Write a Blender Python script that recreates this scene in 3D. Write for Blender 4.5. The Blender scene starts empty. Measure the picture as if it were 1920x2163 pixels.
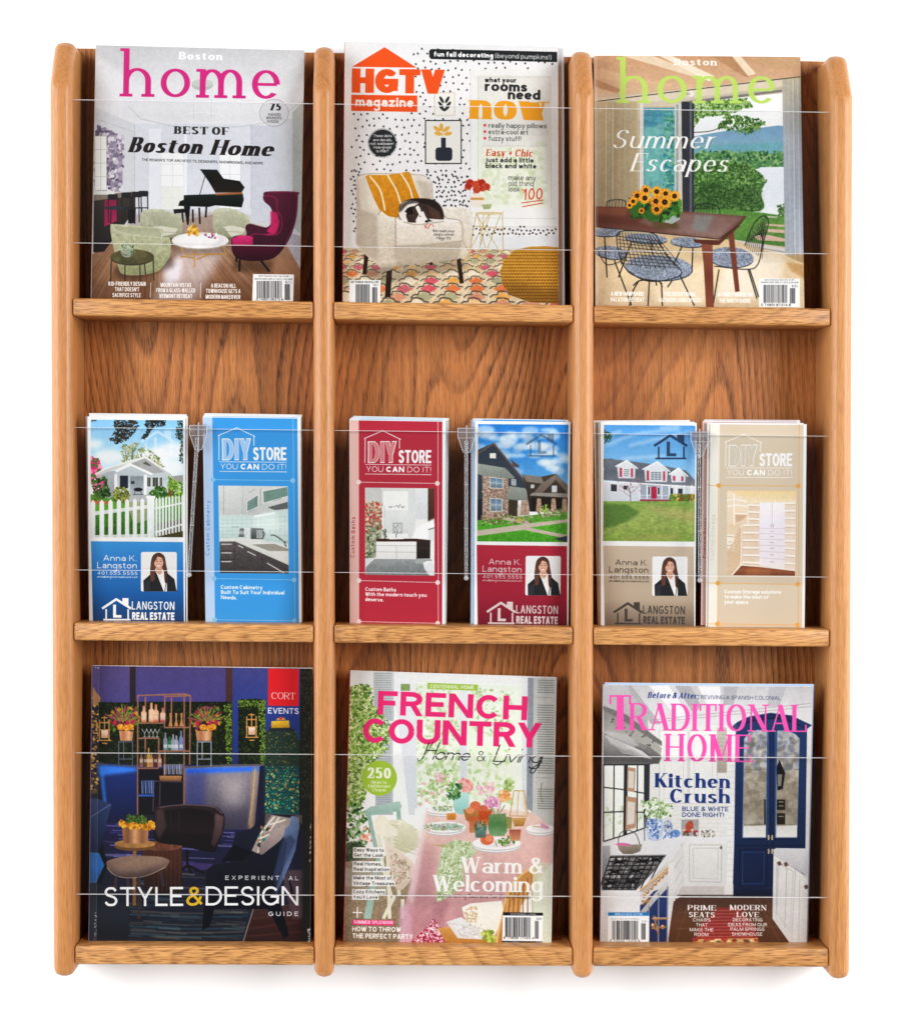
import bpy, bmesh, math
import numpy as np
from mathutils import Vector, Matrix

# ---------------------------------------------------------------- scene, camera, light (units: metres; x right, y into the wall, z up)
scn = bpy.context.scene
COL = scn.collection
cam_d = bpy.data.cameras.new('camera'); cam = bpy.data.objects.new('camera', cam_d); COL.objects.link(cam); scn.camera = cam
cam_d.sensor_fit = 'HORIZONTAL'; cam_d.sensor_width = 36; cam_d.lens = 74.24; cam_d.clip_start = .05; cam_d.clip_end = 60
cam.location = (.34445, -1.85466, .49412)
cam.rotation_euler = (Matrix.Rotation(-.02855, 3, 'Z') @ Matrix.Rotation(-.01744, 3, 'X') @ Matrix.Rotation(math.pi/2, 3, 'X')).to_euler()

w = bpy.data.worlds.new('World'); scn.world = w; w.use_nodes = True
bg = w.node_tree.nodes['Background']; bg.inputs[0].default_value = (.97, .98, 1, 1); bg.inputs[1].default_value = .11

def softbox(name, loc, aim, sx, sy, power, col=(1, 1, 1)):
    l = bpy.data.lights.new(name, 'AREA'); l.shape = 'RECTANGLE'; l.size = sx; l.size_y = sy; l.energy = power; l.color = col
    o = bpy.data.objects.new(name, l); COL.objects.link(o); o.location = loc
    o.rotation_euler = (Vector(aim)-Vector(loc)).to_track_quat('-Z', 'Y').to_euler()
softbox('softbox_right', (2.75, -2.45, 1.15), (.4, .05, .45), 1.2, 2.0, 112, (1, .985, .96))
softbox('softbox_left', (-1.8, -2.25, 1.0), (.4, .05, .45), 1.2, 2.0, 80, (.97, .985, 1))
softbox('added_wall_fill_left', (-1.15, -.28, .46), (-.12, .08, .46), .3, 1.9, 20, (.97, .985, 1))  # added lamp out of view, clears the rack's shadow from the wall
softbox('added_wall_fill_right', (1.95, -.28, .46), (.92, .08, .46), .3, 1.9, 16)  # added in the same way for the wall on the right
softbox('added_wall_fill_low', (.4, -.34, -.80), (.4, .08, -.10), 1.6, .3, 2.8)  # added low lamp out of view, lightens the wall shadow under the rack
scn.view_settings.view_transform = 'Standard'; scn.view_settings.look = 'None'; scn.view_settings.exposure = 0; scn.view_settings.gamma = 1
scn.cycles.max_bounces = 8; scn.cycles.transparent_max_bounces = 24; scn.cycles.caustics_reflective = False; scn.cycles.caustics_refractive = False
scn.cycles.use_denoising = True
# ---------------------------------------------------------------- flat print: a small painter (numpy) for the printed covers
def homog(src, dst):
    A = []; b = []
    for (x, y), (u, v) in zip(src, dst):
        A.append([x, y, 1, 0, 0, 0, -u*x, -u*y]); b.append(u)
        A.append([0, 0, 0, x, y, 1, -v*x, -v*y]); b.append(v)
    h = np.linalg.solve(np.array(A, float), np.array(b, float))
    return np.append(h, 1).reshape(3, 3)

def hexc(c):
    if isinstance(c, str):
        c = c.lstrip('#')
        if len(c) == 3: c = ''.join(k*2 for k in c)
        return np.array([int(c[i:i+2], 16) for i in (0, 2, 4)], float)/255
    return np.array(c, float)

def spline(pts, n=8, closed=False):
    p = [np.array(q, float) for q in pts]
    if closed: p = [p[-1]] + p + [p[0], p[1]]
    else: p = [2*p[0]-p[1]] + p + [2*p[-1]-p[-2]]
    out = []
    for i in range(1, len(p)-2):
        a, b, c, d = p[i-1:i+3]
        for k in range(n):
            t = k/n
            out.append(.5*((2*b)+(-a+c)*t+(2*a-5*b+4*c-d)*t*t+(-a+3*b-3*c+d)*t**3))
    if not closed: out.append(p[-2])
    return np.array(out)

def area2(p):
    x, y = p[:, 0], p[:, 1]
    return float(np.dot(x, np.roll(y, -1)) - np.dot(y, np.roll(x, -1)))

def blur1(a, r):
    if r < .4: return a
    k = int(r*2.5)+1
    g = np.exp(-.5*(np.arange(-k, k+1)/r)**2); g /= g.sum()
    for ax in (0, 1):
        pad = [(k, k) if i == ax else (0, 0) for i in range(a.ndim)]
        q = np.pad(a, pad, mode='edge'); o = np.zeros_like(a); n = a.shape[ax]
        for i, w in enumerate(g):
            o += w*(q[i:i+n] if ax == 0 else q[:, i:i+n])
        a = o
    return a

def fbm(h, w, sc, seed, octv=3, ay=1.0):
    rg = np.random.RandomState(seed); o = np.zeros((h, w)); amp = 1; tot = 0
    for k in range(octv):
        sx = max(sc/2**k, 1.0); sy = max(sc*ay/2**k, 1.0)
        gh, gw = int(h/sy)+3, int(w/sx)+3
        g = rg.rand(gh, gw)
        y = np.arange(h)/sy; x = np.arange(w)/sx
        yi = y.astype(int); xi = x.astype(int); fy = (y-yi)[:, None]; fx = (x-xi)[None]
        fy = fy*fy*(3-2*fy); fx = fx*fx*(3-2*fx)
        a = g[yi][:, xi]; b = g[yi][:, xi+1]; c = g[yi+1][:, xi]; d = g[yi+1][:, xi+1]
        o += amp*((a*(1-fx)+b*fx)*(1-fy)+(c*(1-fx)+d*fx)*fy); tot += amp; amp *= .55
    return o/tot

class Art:
    def __init__(s, w, h, corners, bg='fff', seed=1):
        s.w, s.h = w, h
        s.H = homog(corners, [(0, 0), (w, 0), (w, h), (0, h)])
        s.a = np.ones((h, w, 3))*hexc(bg); s.seed = seed; s.rg = np.random.RandomState(seed)
        c = np.array(corners); s.k = w/np.hypot(*(c[1]-c[0])); s.clip = None
    def m(s, p):
        p = np.asarray(p, float); q = np.c_[p, np.ones(len(p))] @ s.H.T
        return q[:, :2]/q[:, 2:]
    def cov(s, polys, mapped=False, blur=0):
        E_ = []
        for p in polys:
            if not mapped: p = s.m(p)
            if area2(p) > 0: p = p[::-1]
            E_.append(np.c_[p, np.roll(p, -1, 0)])
        e = np.concatenate(E_)
        pad = int(blur*3)+2
        x0 = max(int(e[:, [0, 2]].min())-pad, 0); x1 = min(int(e[:, [0, 2]].max())+pad, s.w)
        y0 = max(int(e[:, [1, 3]].min())-pad, 0); y1 = min(int(e[:, [1, 3]].max())+pad, s.h)
        if x1 <= x0 or y1 <= y0: return None
        SS = 4; W, Hh = x1-x0, (y1-y0)
        ax, ay, bx, by = e[:, 0]-x0, (e[:, 1]-y0)*SS-.5, e[:, 2]-x0, (e[:, 3]-y0)*SS-.5
        sg = np.where(by > ay, 1.0, -1.0)
        lo = np.where(by > ay, ay, by); hi = np.where(by > ay, by, ay)
        i0 = np.clip(np.ceil(lo), 0, Hh*SS).astype(int); i1 = np.clip(np.ceil(hi), 0, Hh*SS).astype(int)
        n = np.maximum(i1-i0, 0); tot = int(n.sum())
        if tot == 0: return None
        idx = np.repeat(np.arange(len(n)), n)
        row = np.arange(tot)-np.repeat(np.cumsum(n)-n, n)+i0[idx]
        dy = by-ay; dy[dy == 0] = 1e-9
        x = ax[idx]+(row-ay[idx])/dy[idx]*(bx-ax)[idx]
        x = np.clip(x, 0, W-1e-6); xi = x.astype(int); fr = x-xi
        ww = W+1
        d = np.bincount(row*ww+xi, sg[idx]*(1-fr), Hh*SS*ww+1)[:-1]
        d2 = np.bincount(row*ww+xi+1, sg[idx]*fr, Hh*SS*ww+1)[:-1]
        c = np.cumsum((d+d2).reshape(Hh*SS, ww), 1)[:, :W]
        c = np.clip(c, 0, 1).reshape(Hh, SS, W).mean(1)
        if blur: c = blur1(c, blur)
        return x0, y0, x1, y1, c
    def fill(s, polys, col, a=1.0, blur=0, tex=None, mapped=False, gd='y'):
        r = s.cov(polys, mapped, blur*s.k)
        if r is None: return
        x0, y0, x1, y1, c = r; c = c*a
        if s.clip is not None: c = c*s.clip[y0:y1, x0:x1]
        if isinstance(col, (list, tuple)) and isinstance(col[0], str):
            n = len(col); t = np.linspace(0, n-1, (y1-y0) if gd == 'y' else (x1-x0)); cs = np.array([hexc(k) for k in col])
            i = np.minimum(t.astype(int), n-2); f = (t-i)[:, None]; g = cs[i]*(1-f)+cs[i+1]*f
            C = g[:, None, :] if gd == 'y' else g[None, :, :]
        else: C = hexc(col)[None, None]
        if tex is not None:
            amp, sc = tex[0], tex[1]*s.k; ay = tex[2] if len(tex) > 2 else 1
            s.seed += 7
            C = C*(1+amp*2*(fbm(y1-y0, x1-x0, sc, s.seed, 3, ay)-.5))[:, :, None]
        R = s.a[y0:y1, x0:x1]
        R += (C-R)*c[:, :, None]
    def P(s, pts, col, a=1.0, blur=0, tex=None, gd='y', sp=0):
        p = np.array(pts, float).reshape(-1, 2)
        if sp: p = spline(p, 6, True)
        s.fill([p], col, a, blur, tex, gd=gd)
    def R(s, x0, y0, x1, y1, col, **k): s.P([x0, y0, x1, y0, x1, y1, x0, y1], col, **k)
    def RR(s, x0, y0, x1, y1, r, col, **k):
        t = np.radians(np.arange(0, 91, 15)); o = []
        for cx, cy, q in ((x1-r, y1-r, 0), (x0+r, y1-r, 90), (x0+r, y0+r, 180), (x1-r, y0+r, 270)):
            for u in t: o += [cx+r*math.cos(u+math.radians(q)), cy+r*math.sin(u+math.radians(q))]
        s.P(o, col, **k)
    def ell(s, cx, cy, rx, ry, rot=0, n=28):
        t = np.linspace(0, 2*np.pi, n, endpoint=False); x = rx*np.cos(t); y = ry*np.sin(t)
        c, q = math.cos(math.radians(rot)), math.sin(math.radians(rot))
        return np.c_[cx+x*c-y*q, cy+x*q+y*c]
    def E(s, cx, cy, rx, ry, col, rot=0, **k): s.fill([s.ell(cx, cy, rx, ry, rot)], col, **k)
    def stroke(s, p, w):
        p = np.asarray(p, float); o = []
        for i in range(len(p)-1):
            d = p[i+1]-p[i]; l = math.hypot(*d)
            if l < 1e-6: continue
            n = np.array([-d[1], d[0]])/l*w/2
            o.append(np.array([p[i]+n, p[i+1]+n, p[i+1]-n, p[i]-n]))
            if i: o.append(s.ell(p[i][0], p[i][1], w/2, w/2, 0, 8))
        return o
    def L(s, pts, w, col, a=1.0, sp=0, closed=False, cap=False, blur=0):
        p = np.array(pts, float).reshape(-1, 2)
        if sp: p = spline(p, 6, closed)
        if closed: p = np.r_[p, p[:1]]
        q = s.stroke(p, w)
        if cap:
            for e in (p[0], p[-1]): q.append(s.ell(e[0], e[1], w/2, w/2, 0, 8))
        s.fill(q, col, a, blur)
    def LL(s, segs, w, col, a=1.0, blur=0):
        q = []
        for g in segs: q += s.stroke(np.array(g, float).reshape(-1, 2), w)
        s.fill(q, col, a, blur)
    def scat(s, region, n, size, pal, asp=.5, a=1.0, rot=None, jit=.5):
        p = np.array(region, float).reshape(-1, 2)
        lo, hi = p.min(0), p.max(0); q = lo+(hi-lo)*s.rg.rand(n*3, 2)
        ins = np.zeros(len(q), bool); j = len(p)-1
        for i in range(len(p)):
            c = ((p[i, 1] > q[:, 1]) != (p[j, 1] > q[:, 1])) & (q[:, 0] < (p[j, 0]-p[i, 0])*(q[:, 1]-p[i, 1])/(p[j, 1]-p[i, 1]+1e-9)+p[i, 0])
            ins ^= c; j = i
        q = q[ins][:n]
        chunks = np.array_split(np.arange(len(q)), len(pal)*3)
        for ci, ch in enumerate(chunks):
            ps = []
            for i in ch:
                r = size*(1-jit/2+jit*s.rg.rand()); ro = s.rg.rand()*180 if rot is None else rot+(s.rg.rand()-.5)*50
                ps.append(s.ell(q[i][0], q[i][1], r, r*asp, ro, 6))
            if ps: s.fill(ps, pal[ci % len(pal)], a)
    def noise(s, amp, sc, region=None, ay=1.0):
        s.seed += 3; n = 1+amp*2*(fbm(s.h, s.w, sc*s.k, s.seed, 3, ay)-.5)
        s.a *= n[:, :, None]
    def grain(s, amp=.02):
        s.a *= 1+amp*blur1(s.rg.randn(s.h, s.w), .6)[:, :, None]
    def photo(s, con=1.14, sat=.92, amp=1.0):
        # photographic finish of a printed picture: soft focus, uneven tone at several scales, a little contrast, grain
        o = s.a.copy(); s.seed += 11
        a = blur1(o, .6)
        n = sum(q*(fbm(s.h, s.w, z, s.seed+i, 2)-.5) for i, (q, z) in enumerate(((.07, 120), (.05, 30), (.10, 9), (.12, 3.5))))
        n += .022*blur1(s.rg.randn(s.h, s.w), .7)
        g = a.mean(2, keepdims=True); a = g+(a-g)*sat
        a = a*(1+amp*n*(.12+.9*(1-np.abs(2*g[:, :, 0]-1))))[:, :, None]
        m = .5; a = np.clip(m+(a-m)*con, 0, 1)*.5+np.clip(a, 0, 1)**1.12*.5
        k = 1.0 if s.clip is None else s.clip[:, :, None]
        s.a = o*(1-k)+a*k
    def setclip(s, pts=None):
        s.clip = None
        if pts is not None:
            c = np.zeros((s.h, s.w)); r = s.cov([np.array(pts, float).reshape(-1, 2)])
            c[r[1]:r[3], r[0]:r[2]] = r[4]; s.clip = c
    def T(s, txt, x0, y0, x1, y1, cap, col, st='s', w=.14, a=1.0, sl=0.0, up=None, **k):
        # text between two baseline points; cap = capital height; st: s sans, r serif; w stem; sl slant
        th = k.get('th', w if st == 's' else w*.35)
        polys = layout(txt, math.hypot(x1-x0, y1-y0)/cap, w, th, st, k.get('xh', .70), k.get('sf', .10), k.get('rnd', False), k.get('sp', .0))
        dx, dy = (x1-x0), (y1-y0); L_ = math.hypot(dx, dy); dx /= L_; dy /= L_
        ux, uy = (dy, -dx) if up is None else up
        out = []
        for p in polys:
            X = (p[:, 0]+sl*p[:, 1])*cap; Y = p[:, 1]*cap
            out.append(np.c_[x0+X*dx+Y*ux, y0+X*dy+Y*uy])
        s.fill(out, col, a, k.get('blur', 0))
    def bars(s, x0, y0, x1, y1, seed=1, col='222'):
        rg = np.random.RandomState(seed); x = x0; q = []; u = (x1-x0)/72
        while x < x1-u:
            b = u*rg.choice([1, 1, 2, 3]); b = min(b, x1-x)
            q.append(np.array([[x, y0], [x+b, y0], [x+b, y1], [x, y1]])); x += b+u*rg.choice([1, 1, 2, 2])
        s.fill(q, col)

# ---------------------------------------------------------------- stroke alphabet: V x y0 y1 (stem), H y x0 x1, D/d diagonals thick/thin, A arc, S curve, O dot
G = {}
def gdef(txt):
    for ln in txt.strip().split('\n'):
        ch, w, body = ln.split(' ', 2)
        G[ch] = (float(w), [c.split() for c in body.split(';')])
gdef('''A .72 d 0 0 .5 1;D .5 1 1 0;h .3 .2 .8;F 0 0;F 1 0
B .60 V 0 0 1 bt;H 1 0 .5;A .5 .76 .42 .24 90 -90;H .52 0 .55;H 0 0 .55;A .55 .26 .45 .26 90 -90
C .68 A .52 .5 .52 .5 42 318 e
D .68 V 0 0 1 bt;H 1 0 .4;A .4 .5 .6 .5 90 -90;H 0 0 .4
E .54 V 0 0 1 bt;H 1 0 1 d;H .52 0 .85;H 0 0 1 u
F .52 V 0 0 1 bt;H 1 0 1 d;H .5 0 .85
G .72 A .52 .5 .52 .5 42 345 e;H .46 .58 1;V .98 .12 .46
H .68 V 0 0 1 bt;V 1 0 1 bt;H .52 0 1
I .0 V .5 0 1 bt
J .46 V 1 .3 1 t;A .5 .3 .5 .3 0 -165
K .66 V 0 0 1 bt;d 0 .36 .95 1;D .3 .6 1 0;F 1 0;F .95 1
L .50 V 0 0 1 bt;H 0 0 1 u
M .84 V 0 0 1 bt;V 1 0 1 bt;D 0 1 .5 .05;d .5 .05 1 1
N .70 v 0 0 1 bt;v 1 0 1 bt;D 0 1 1 0
O .76 A .5 .5 .5 .5 0 360
P .58 V 0 0 1 bt;H 1 0 .5;A .5 .73 .5 .27 90 -90;H .46 0 .5
Q .76 A .5 .5 .5 .5 0 360;D .55 .28 1 -.08
R .62 V 0 0 1 bt;H 1 0 .5;A .5 .75 .48 .25 90 -90;H .5 0 .5;D .45 .5 1 0;F 1 0
S .56 S .93 .83 .75 .97 .5 1 .2 .95 .04 .77 .18 .6 .5 .52 .82 .43 .98 .25 .82 .05 .5 0 .22 .03 .02 .18
T .62 V .5 0 1 b;H 1 0 1 D
U .68 V 0 .35 1 t;V 1 .35 1 t;A .5 .35 .5 .35 180 360
V .70 D 0 1 .5 0;d .5 0 1 1;F 0 1;F 1 1
W 1.0 D 0 1 .27 0;d .27 0 .5 .95;D .5 .95 .75 0;d .75 0 1 1;F 0 1;F 1 1
X .66 D 0 1 1 0;d 0 0 1 1;F 0 1;F 1 1;F 0 0;F 1 0
Y .66 D 0 1 .5 .45;d .5 .45 1 1;V .5 0 .45 b;F 0 1;F 1 1
Z .60 H 1 0 1;H 0 0 1 u;D 1 1 0 0
0 .56 A .5 .5 .5 .5 0 360
1 .24 V .8 0 1 b;d 0 .75 .8 1
2 .52 S .03 .72 .15 .93 .5 1 .85 .92 .97 .7 .75 .42 .3 .15 .03 0;H 0 0 1 u
3 .52 S .03 .85 .25 .98 .5 1 .85 .92 .93 .75 .8 .58 .45 .53;S .45 .53 .85 .47 .98 .27 .85 .06 .5 0 .2 .03 .02 .17
4 .58 V .75 0 1 b;H .25 0 1;d 0 .27 .75 1
5 .52 H 1 .15 .92;V .1 .52 1;S .1 .55 .3 .64 .55 .64 .88 .55 1 .33 .87 .07 .5 0 .2 .03 .02 .15
6 .54 A .5 .31 .5 .31 0 360;S .9 .93 .6 1 .25 .9 .05 .6 .02 .31
7 .50 H 1 0 1;D 1 1 .25 0
8 .54 A .5 .77 .43 .23 0 360;A .5 .27 .5 .27 0 360
9 .54 A .5 .69 .5 .31 0 360;S .1 .07 .4 0 .75 .1 .95 .4 .98 .69
& .72 S 1 .02 .6 .4 .25 .75 .3 .95 .5 1 .68 .93 .7 .78 .5 .6 .15 .42 .02 .2 .15 .04 .4 0 .7 .1 .95 .5
! .0 V .5 .32 1;O .5 0
? .46 S .03 .8 .2 .97 .5 1 .85 .92 .95 .75 .7 .55 .5 .45 .5 .3;O .5 0
. .0 O .5 0
, .0 O .5 0;d .5 .05 .3 -.15
: .0 O .5 0;O .5 .55
' .0 V .5 .72 1
- .3 H .4 0 1
+ .5 H .45 0 1;V .5 .2 .7
/ .4 d 0 0 1 1
( .22 A 1 .45 .9 .62 110 250
) .22 A 0 .45 .9 .62 70 -70
@ .8 A .5 .4 .5 .5 0 360;A .5 .4 .22 .22 0 360
| .0 V .5 -.2 1.2
$ .52 S .93 .83 .75 .93 .5 .96 .2 .91 .04 .75 .18 .6 .5 .52 .82 .43 .98 .25 .82 .09 .5 .04 .22 .07 .02 .2;V .5 -.08 1.08
> .4 d 0 0 1 .4;D 0 .8 1 .4''')
gdef('''a .50 l;V 1 0 .7 ;A .5 .7 .5 .3 0 155;A .48 .29 .46 .29 0 360;F 1 0
b .54 l;V 0 0 2 l;A .5 .5 .5 .5 0 360
c .48 l;A .53 .5 .53 .5 45 315
d .54 l;V 1 0 2 l;A .5 .5 .5 .5 0 360;F 1 0
e .52 l;A .5 .5 .5 .5 0 318;h .5 0 1
f .34 l;V .38 0 1.55 b;A 1.0 1.6 .62 .38 180 85;H 1 0 .9
g .54 l;V 1 -.6 1;A .5 .5 .5 .5 0 360;A .5 -.55 .5 .38 0 -160
h .52 l;V 0 0 2 bl;A .5 .55 .5 .45 180 0;V 1 0 .55 b
i .0 l;V .5 0 1 bl;O .5 1.55
j .14 l;V 1 -.6 1 l;A 0 -.55 1 .38 0 -90;O 1 1.55
k .50 l;V 0 0 2 bl;d 0 .35 .9 1;D .3 .6 1 0;F 1 0
l .0 l;V .5 0 2 bl
m .86 l;V 0 0 1 bl;A .25 .55 .25 .45 180 0;V .5 0 .55 b;A .75 .55 .25 .45 180 0;V 1 0 .55 b
n .52 l;V 0 0 1 bl;A .5 .55 .5 .45 180 0;V 1 0 .55 b
o .56 l;A .5 .5 .5 .5 0 360
p .54 l;V 0 -1 1 bl;A .5 .5 .5 .5 0 360
q .54 l;V 1 -1 1 b;A .5 .5 .5 .5 0 360
r .32 l;V 0 0 1 bl;A .8 .5 .8 .5 180 75
s .42 l;S .92 .83 .72 .97 .5 1 .2 .95 .06 .75 .2 .6 .5 .52 .82 .42 .96 .25 .82 .05 .5 0 .22 .03 .02 .18
t .34 l;V .36 .32 1.5;A .98 .32 .62 .32 180 275;H 1 0 .9
u .52 l;V 0 .45 1 l;A .5 .45 .5 .45 180 360;V 1 0 1 l;F 1 0
v .52 l;D 0 1 .5 0;d .5 0 1 1;F 0 1;F 1 1
w .80 l;D 0 1 .27 0;d .27 0 .5 .95;D .5 .95 .75 0;d .75 0 1 1;F 0 1;F 1 1
x .50 l;D 0 1 1 0;d 0 0 1 1;F 0 1;F 1 0
y .52 l;D 0 1 .5 0;d .2 -.85 1 1;F 0 1;F 1 1
z .46 l;H 1 0 1;H 0 0 1;D 1 1 0 0''')
_gc = {}
def glyph(ch, k, wv, wh, st, xh, sf, rnd):
    key = (ch, round(k, 3), wv, wh, st, xh, sf, rnd)
    if key in _gc: return _gc[key]
    w, body = G.get(ch, G['-'] if ch not in ' ' else G['.'])
    low = body[0] == ['l']
    W = w*k + wv*1.0
    polys = []
    def X(v): return wv/2+v*(W-wv)
    def Y(v):
        top = xh if low else 1.0
        if low and v == 2: return 1.04-wh/2
        if low and v == -1: return -.30+wh/2
        if low and v > 1: return xh+(v-1)*(1.0-xh)*1.05-wh*.3
        return wh/2+v*(top-wh)
    def rect(x0, y0, x1, y1): polys.append(np.array([[x0, y0], [x1, y0], [x1, y1], [x0, y1]]))
    def ser(x, y, l=1, r=1):
        if st == 'r': rect(x-wv/2-sf*l, y-wh/2, x+wv/2+sf*r, y+wh/2)
    def curve(p, e=False):
        f = wv/max(wh, 1e-4); q = np.array([(X(a), Y(b)) for a, b in p]); q[:, 1] *= f
        o = []
        for i in range(len(q)-1):
            d = q[i+1]-q[i]; l = math.hypot(*d)
            if l < 1e-6: continue
            n = np.array([-d[1], d[0]])/l*wv/2
            o.append(np.array([q[i]+n, q[i+1]+n, q[i+1]-n, q[i]-n]))
            if i or rnd: 
                t = np.linspace(0, 2*np.pi, 10, endpoint=False); o.append(q[i]+np.c_[np.cos(t), np.sin(t)]*wv/2)
        if rnd:
            t = np.linspace(0, 2*np.pi, 10, endpoint=False); o.append(q[-1]+np.c_[np.cos(t), np.sin(t)]*wv/2)
        for r in o: r[:, 1] /= f; polys.append(r)
    for c in body:
        op = c[0]; n = [float(v) for v in c[1:] if v[-1].isdigit()]; fl = c[-1] if not c[-1][-1].isdigit() else ''
        if op in 'Vv':
            x, y0, y1 = X(n[0]), Y(n[1]), Y(n[2]); hw = (wv if (op == 'V' or st == 's') else max(wh*1.2, wv*.3))/2
            rect(x-hw, y0-wh/2, x+hw, y1+wh/2)
            if 'b' in fl: ser(x, y0)
            if 't' in fl: ser(x, y1)
            if 'l' in fl: ser(x, y1, 1, -.5)
        elif op in 'Hh':
            y = Y(n[0]); rect(X(n[1])-wv/2*(op == 'H'), y-wh/2, X(n[2])+wv/2*(op == 'H'), y+wh/2)
            if st == 'r' and fl:
                x = X(n[2])+wv/2; t = wh*1.2
                if fl == 'u': rect(x-t, y, x, y+.24)
                if fl in 'dD': rect(x-t, y-.24, x, y)
                if fl == 'D': x = X(n[1])-wv/2; rect(x, y-.24, x+t, y)
        elif op in 'Dd':
            t = (wv if op == 'D' or st == 's' else max(wh, wv*.28))*(1.12 if st == 's' else 1.15)/2
            a, b = (X(n[0]), Y(n[1])), (X(n[2]), Y(n[3]))
            dy = wh/2*(1 if b[1] > a[1] else -1)
            polys.append(np.array([[a[0]-t, a[1]-dy], [a[0]+t, a[1]-dy], [b[0]+t, b[1]+dy], [b[0]-t, b[1]+dy]]))
        elif op == 'A':
            m = max(int(abs(n[5]-n[4])/15), 3)
            curve([(n[0]+n[2]*math.cos(math.radians(t)), n[1]+n[3]*math.sin(math.radians(t))) for t in np.linspace(n[4], n[5], m+1)])
            if st == 'r' and fl == 'e': rect(X(n[0]+n[2]*.8), Y(.72), X(n[0]+n[2]*.8)+wh*1.3, Y(1))
        elif op == 'S':
            curve([tuple(v) for v in spline(np.array(n).reshape(-1, 2), 3)])
        elif op == 'O':
            r = max(wv, wh)*.58; t = np.linspace(0, 2*np.pi, 12, endpoint=False)
            polys.append(np.c_[X(n[0])+r*np.cos(t), max(Y(n[1]), 0)+r*np.sin(t)])
        elif op == 'F': ser(X(n[0]), Y(n[1]), .8, .8)
    _gc[key] = (W, polys)
    return _gc[key]
def layout(txt, width, wv, wh, st, xh, sf, rnd, sp):
    # fit the string to width (in cap heights) by stretching letters and gaps, not the stems
    gap = .15+sp+(sf*.9 if st == 'r' else 0)
    nl = [c for c in txt if c != ' ']
    fixed = wv*len(nl); nsp = len(txt)-len(nl)
    nat = sum(G.get(c, (.3, 0))[0] for c in nl)+gap*(len(nl)-1)+.34*nsp
    k = (width-fixed)/max(nat, .01)
    if k < .5:
        wv = wv*max((width-.5*nat)/max(fixed, .01), .35); k = (width-wv*len(nl))/max(nat, .01)
    k = max(k, .2)
    out = []; x = 0
    for c in txt:
        if c == ' ': x += .34*k; continue
        W, ps = glyph(c, k, round(wv, 3), round(wh, 3), st, xh, sf*min(k, 1.3), rnd)
        for q in ps: out.append(q+np.array([x, 0]))
        x += W+gap*k
    return out
# ---------------------------------------------------------------- materials
def lin(h):
    c = hexc(h); return tuple(np.where(c <= .04045, c/12.92, ((c+.055)/1.055)**2.4))+(1,)
def mat(name, col='888', rough=.5, spec=.3):
    m = bpy.data.materials.new(name); m.use_nodes = True; b = m.node_tree.nodes['Principled BSDF']
    b.inputs['Base Color'].default_value = lin(col); b.inputs['Roughness'].default_value = rough; b.inputs['Specular IOR Level'].default_value = spec
    return m, m.node_tree, b
def node(nt, t, **k):
    n = nt.nodes.new(t)
    for a, v in k.items():
        if a.startswith('i_'): n.inputs[int(a[2:])].default_value = v
        else: setattr(n, a, v)
    return n
def ramp(nt, src, stops, interp='LINEAR'):
    r = nt.nodes.new('ShaderNodeValToRGB'); r.color_ramp.interpolation = interp
    while len(r.color_ramp.elements) < len(stops): r.color_ramp.elements.new(.5)
    for e, (p, c) in zip(r.color_ramp.elements, stops): e.position = p; e.color = c if isinstance(c, tuple) else lin(c)
    nt.links.new(src, r.inputs[0]); return r.outputs[0]
def math_(nt, op, a, b=None):
    n = nt.nodes.new('ShaderNodeMath'); n.operation = op
    for i, v in enumerate((a, b)):
        if v is None: continue
        if isinstance(v, (int, float)): n.inputs[i].default_value = v
        else: nt.links.new(v, n.inputs[i])
    return n.outputs[0]
def mixc(nt, f, a, b, mode='MIX'):
    n = nt.nodes.new('ShaderNodeMix'); n.data_type = 'RGBA'; n.blend_type = mode
    for i, v in ((0, f), (6, a), (7, b)):
        if isinstance(v, (int, float, tuple)): n.inputs[i].default_value = v
        else: nt.links.new(v, n.inputs[i])
    return n.outputs[2]
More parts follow.
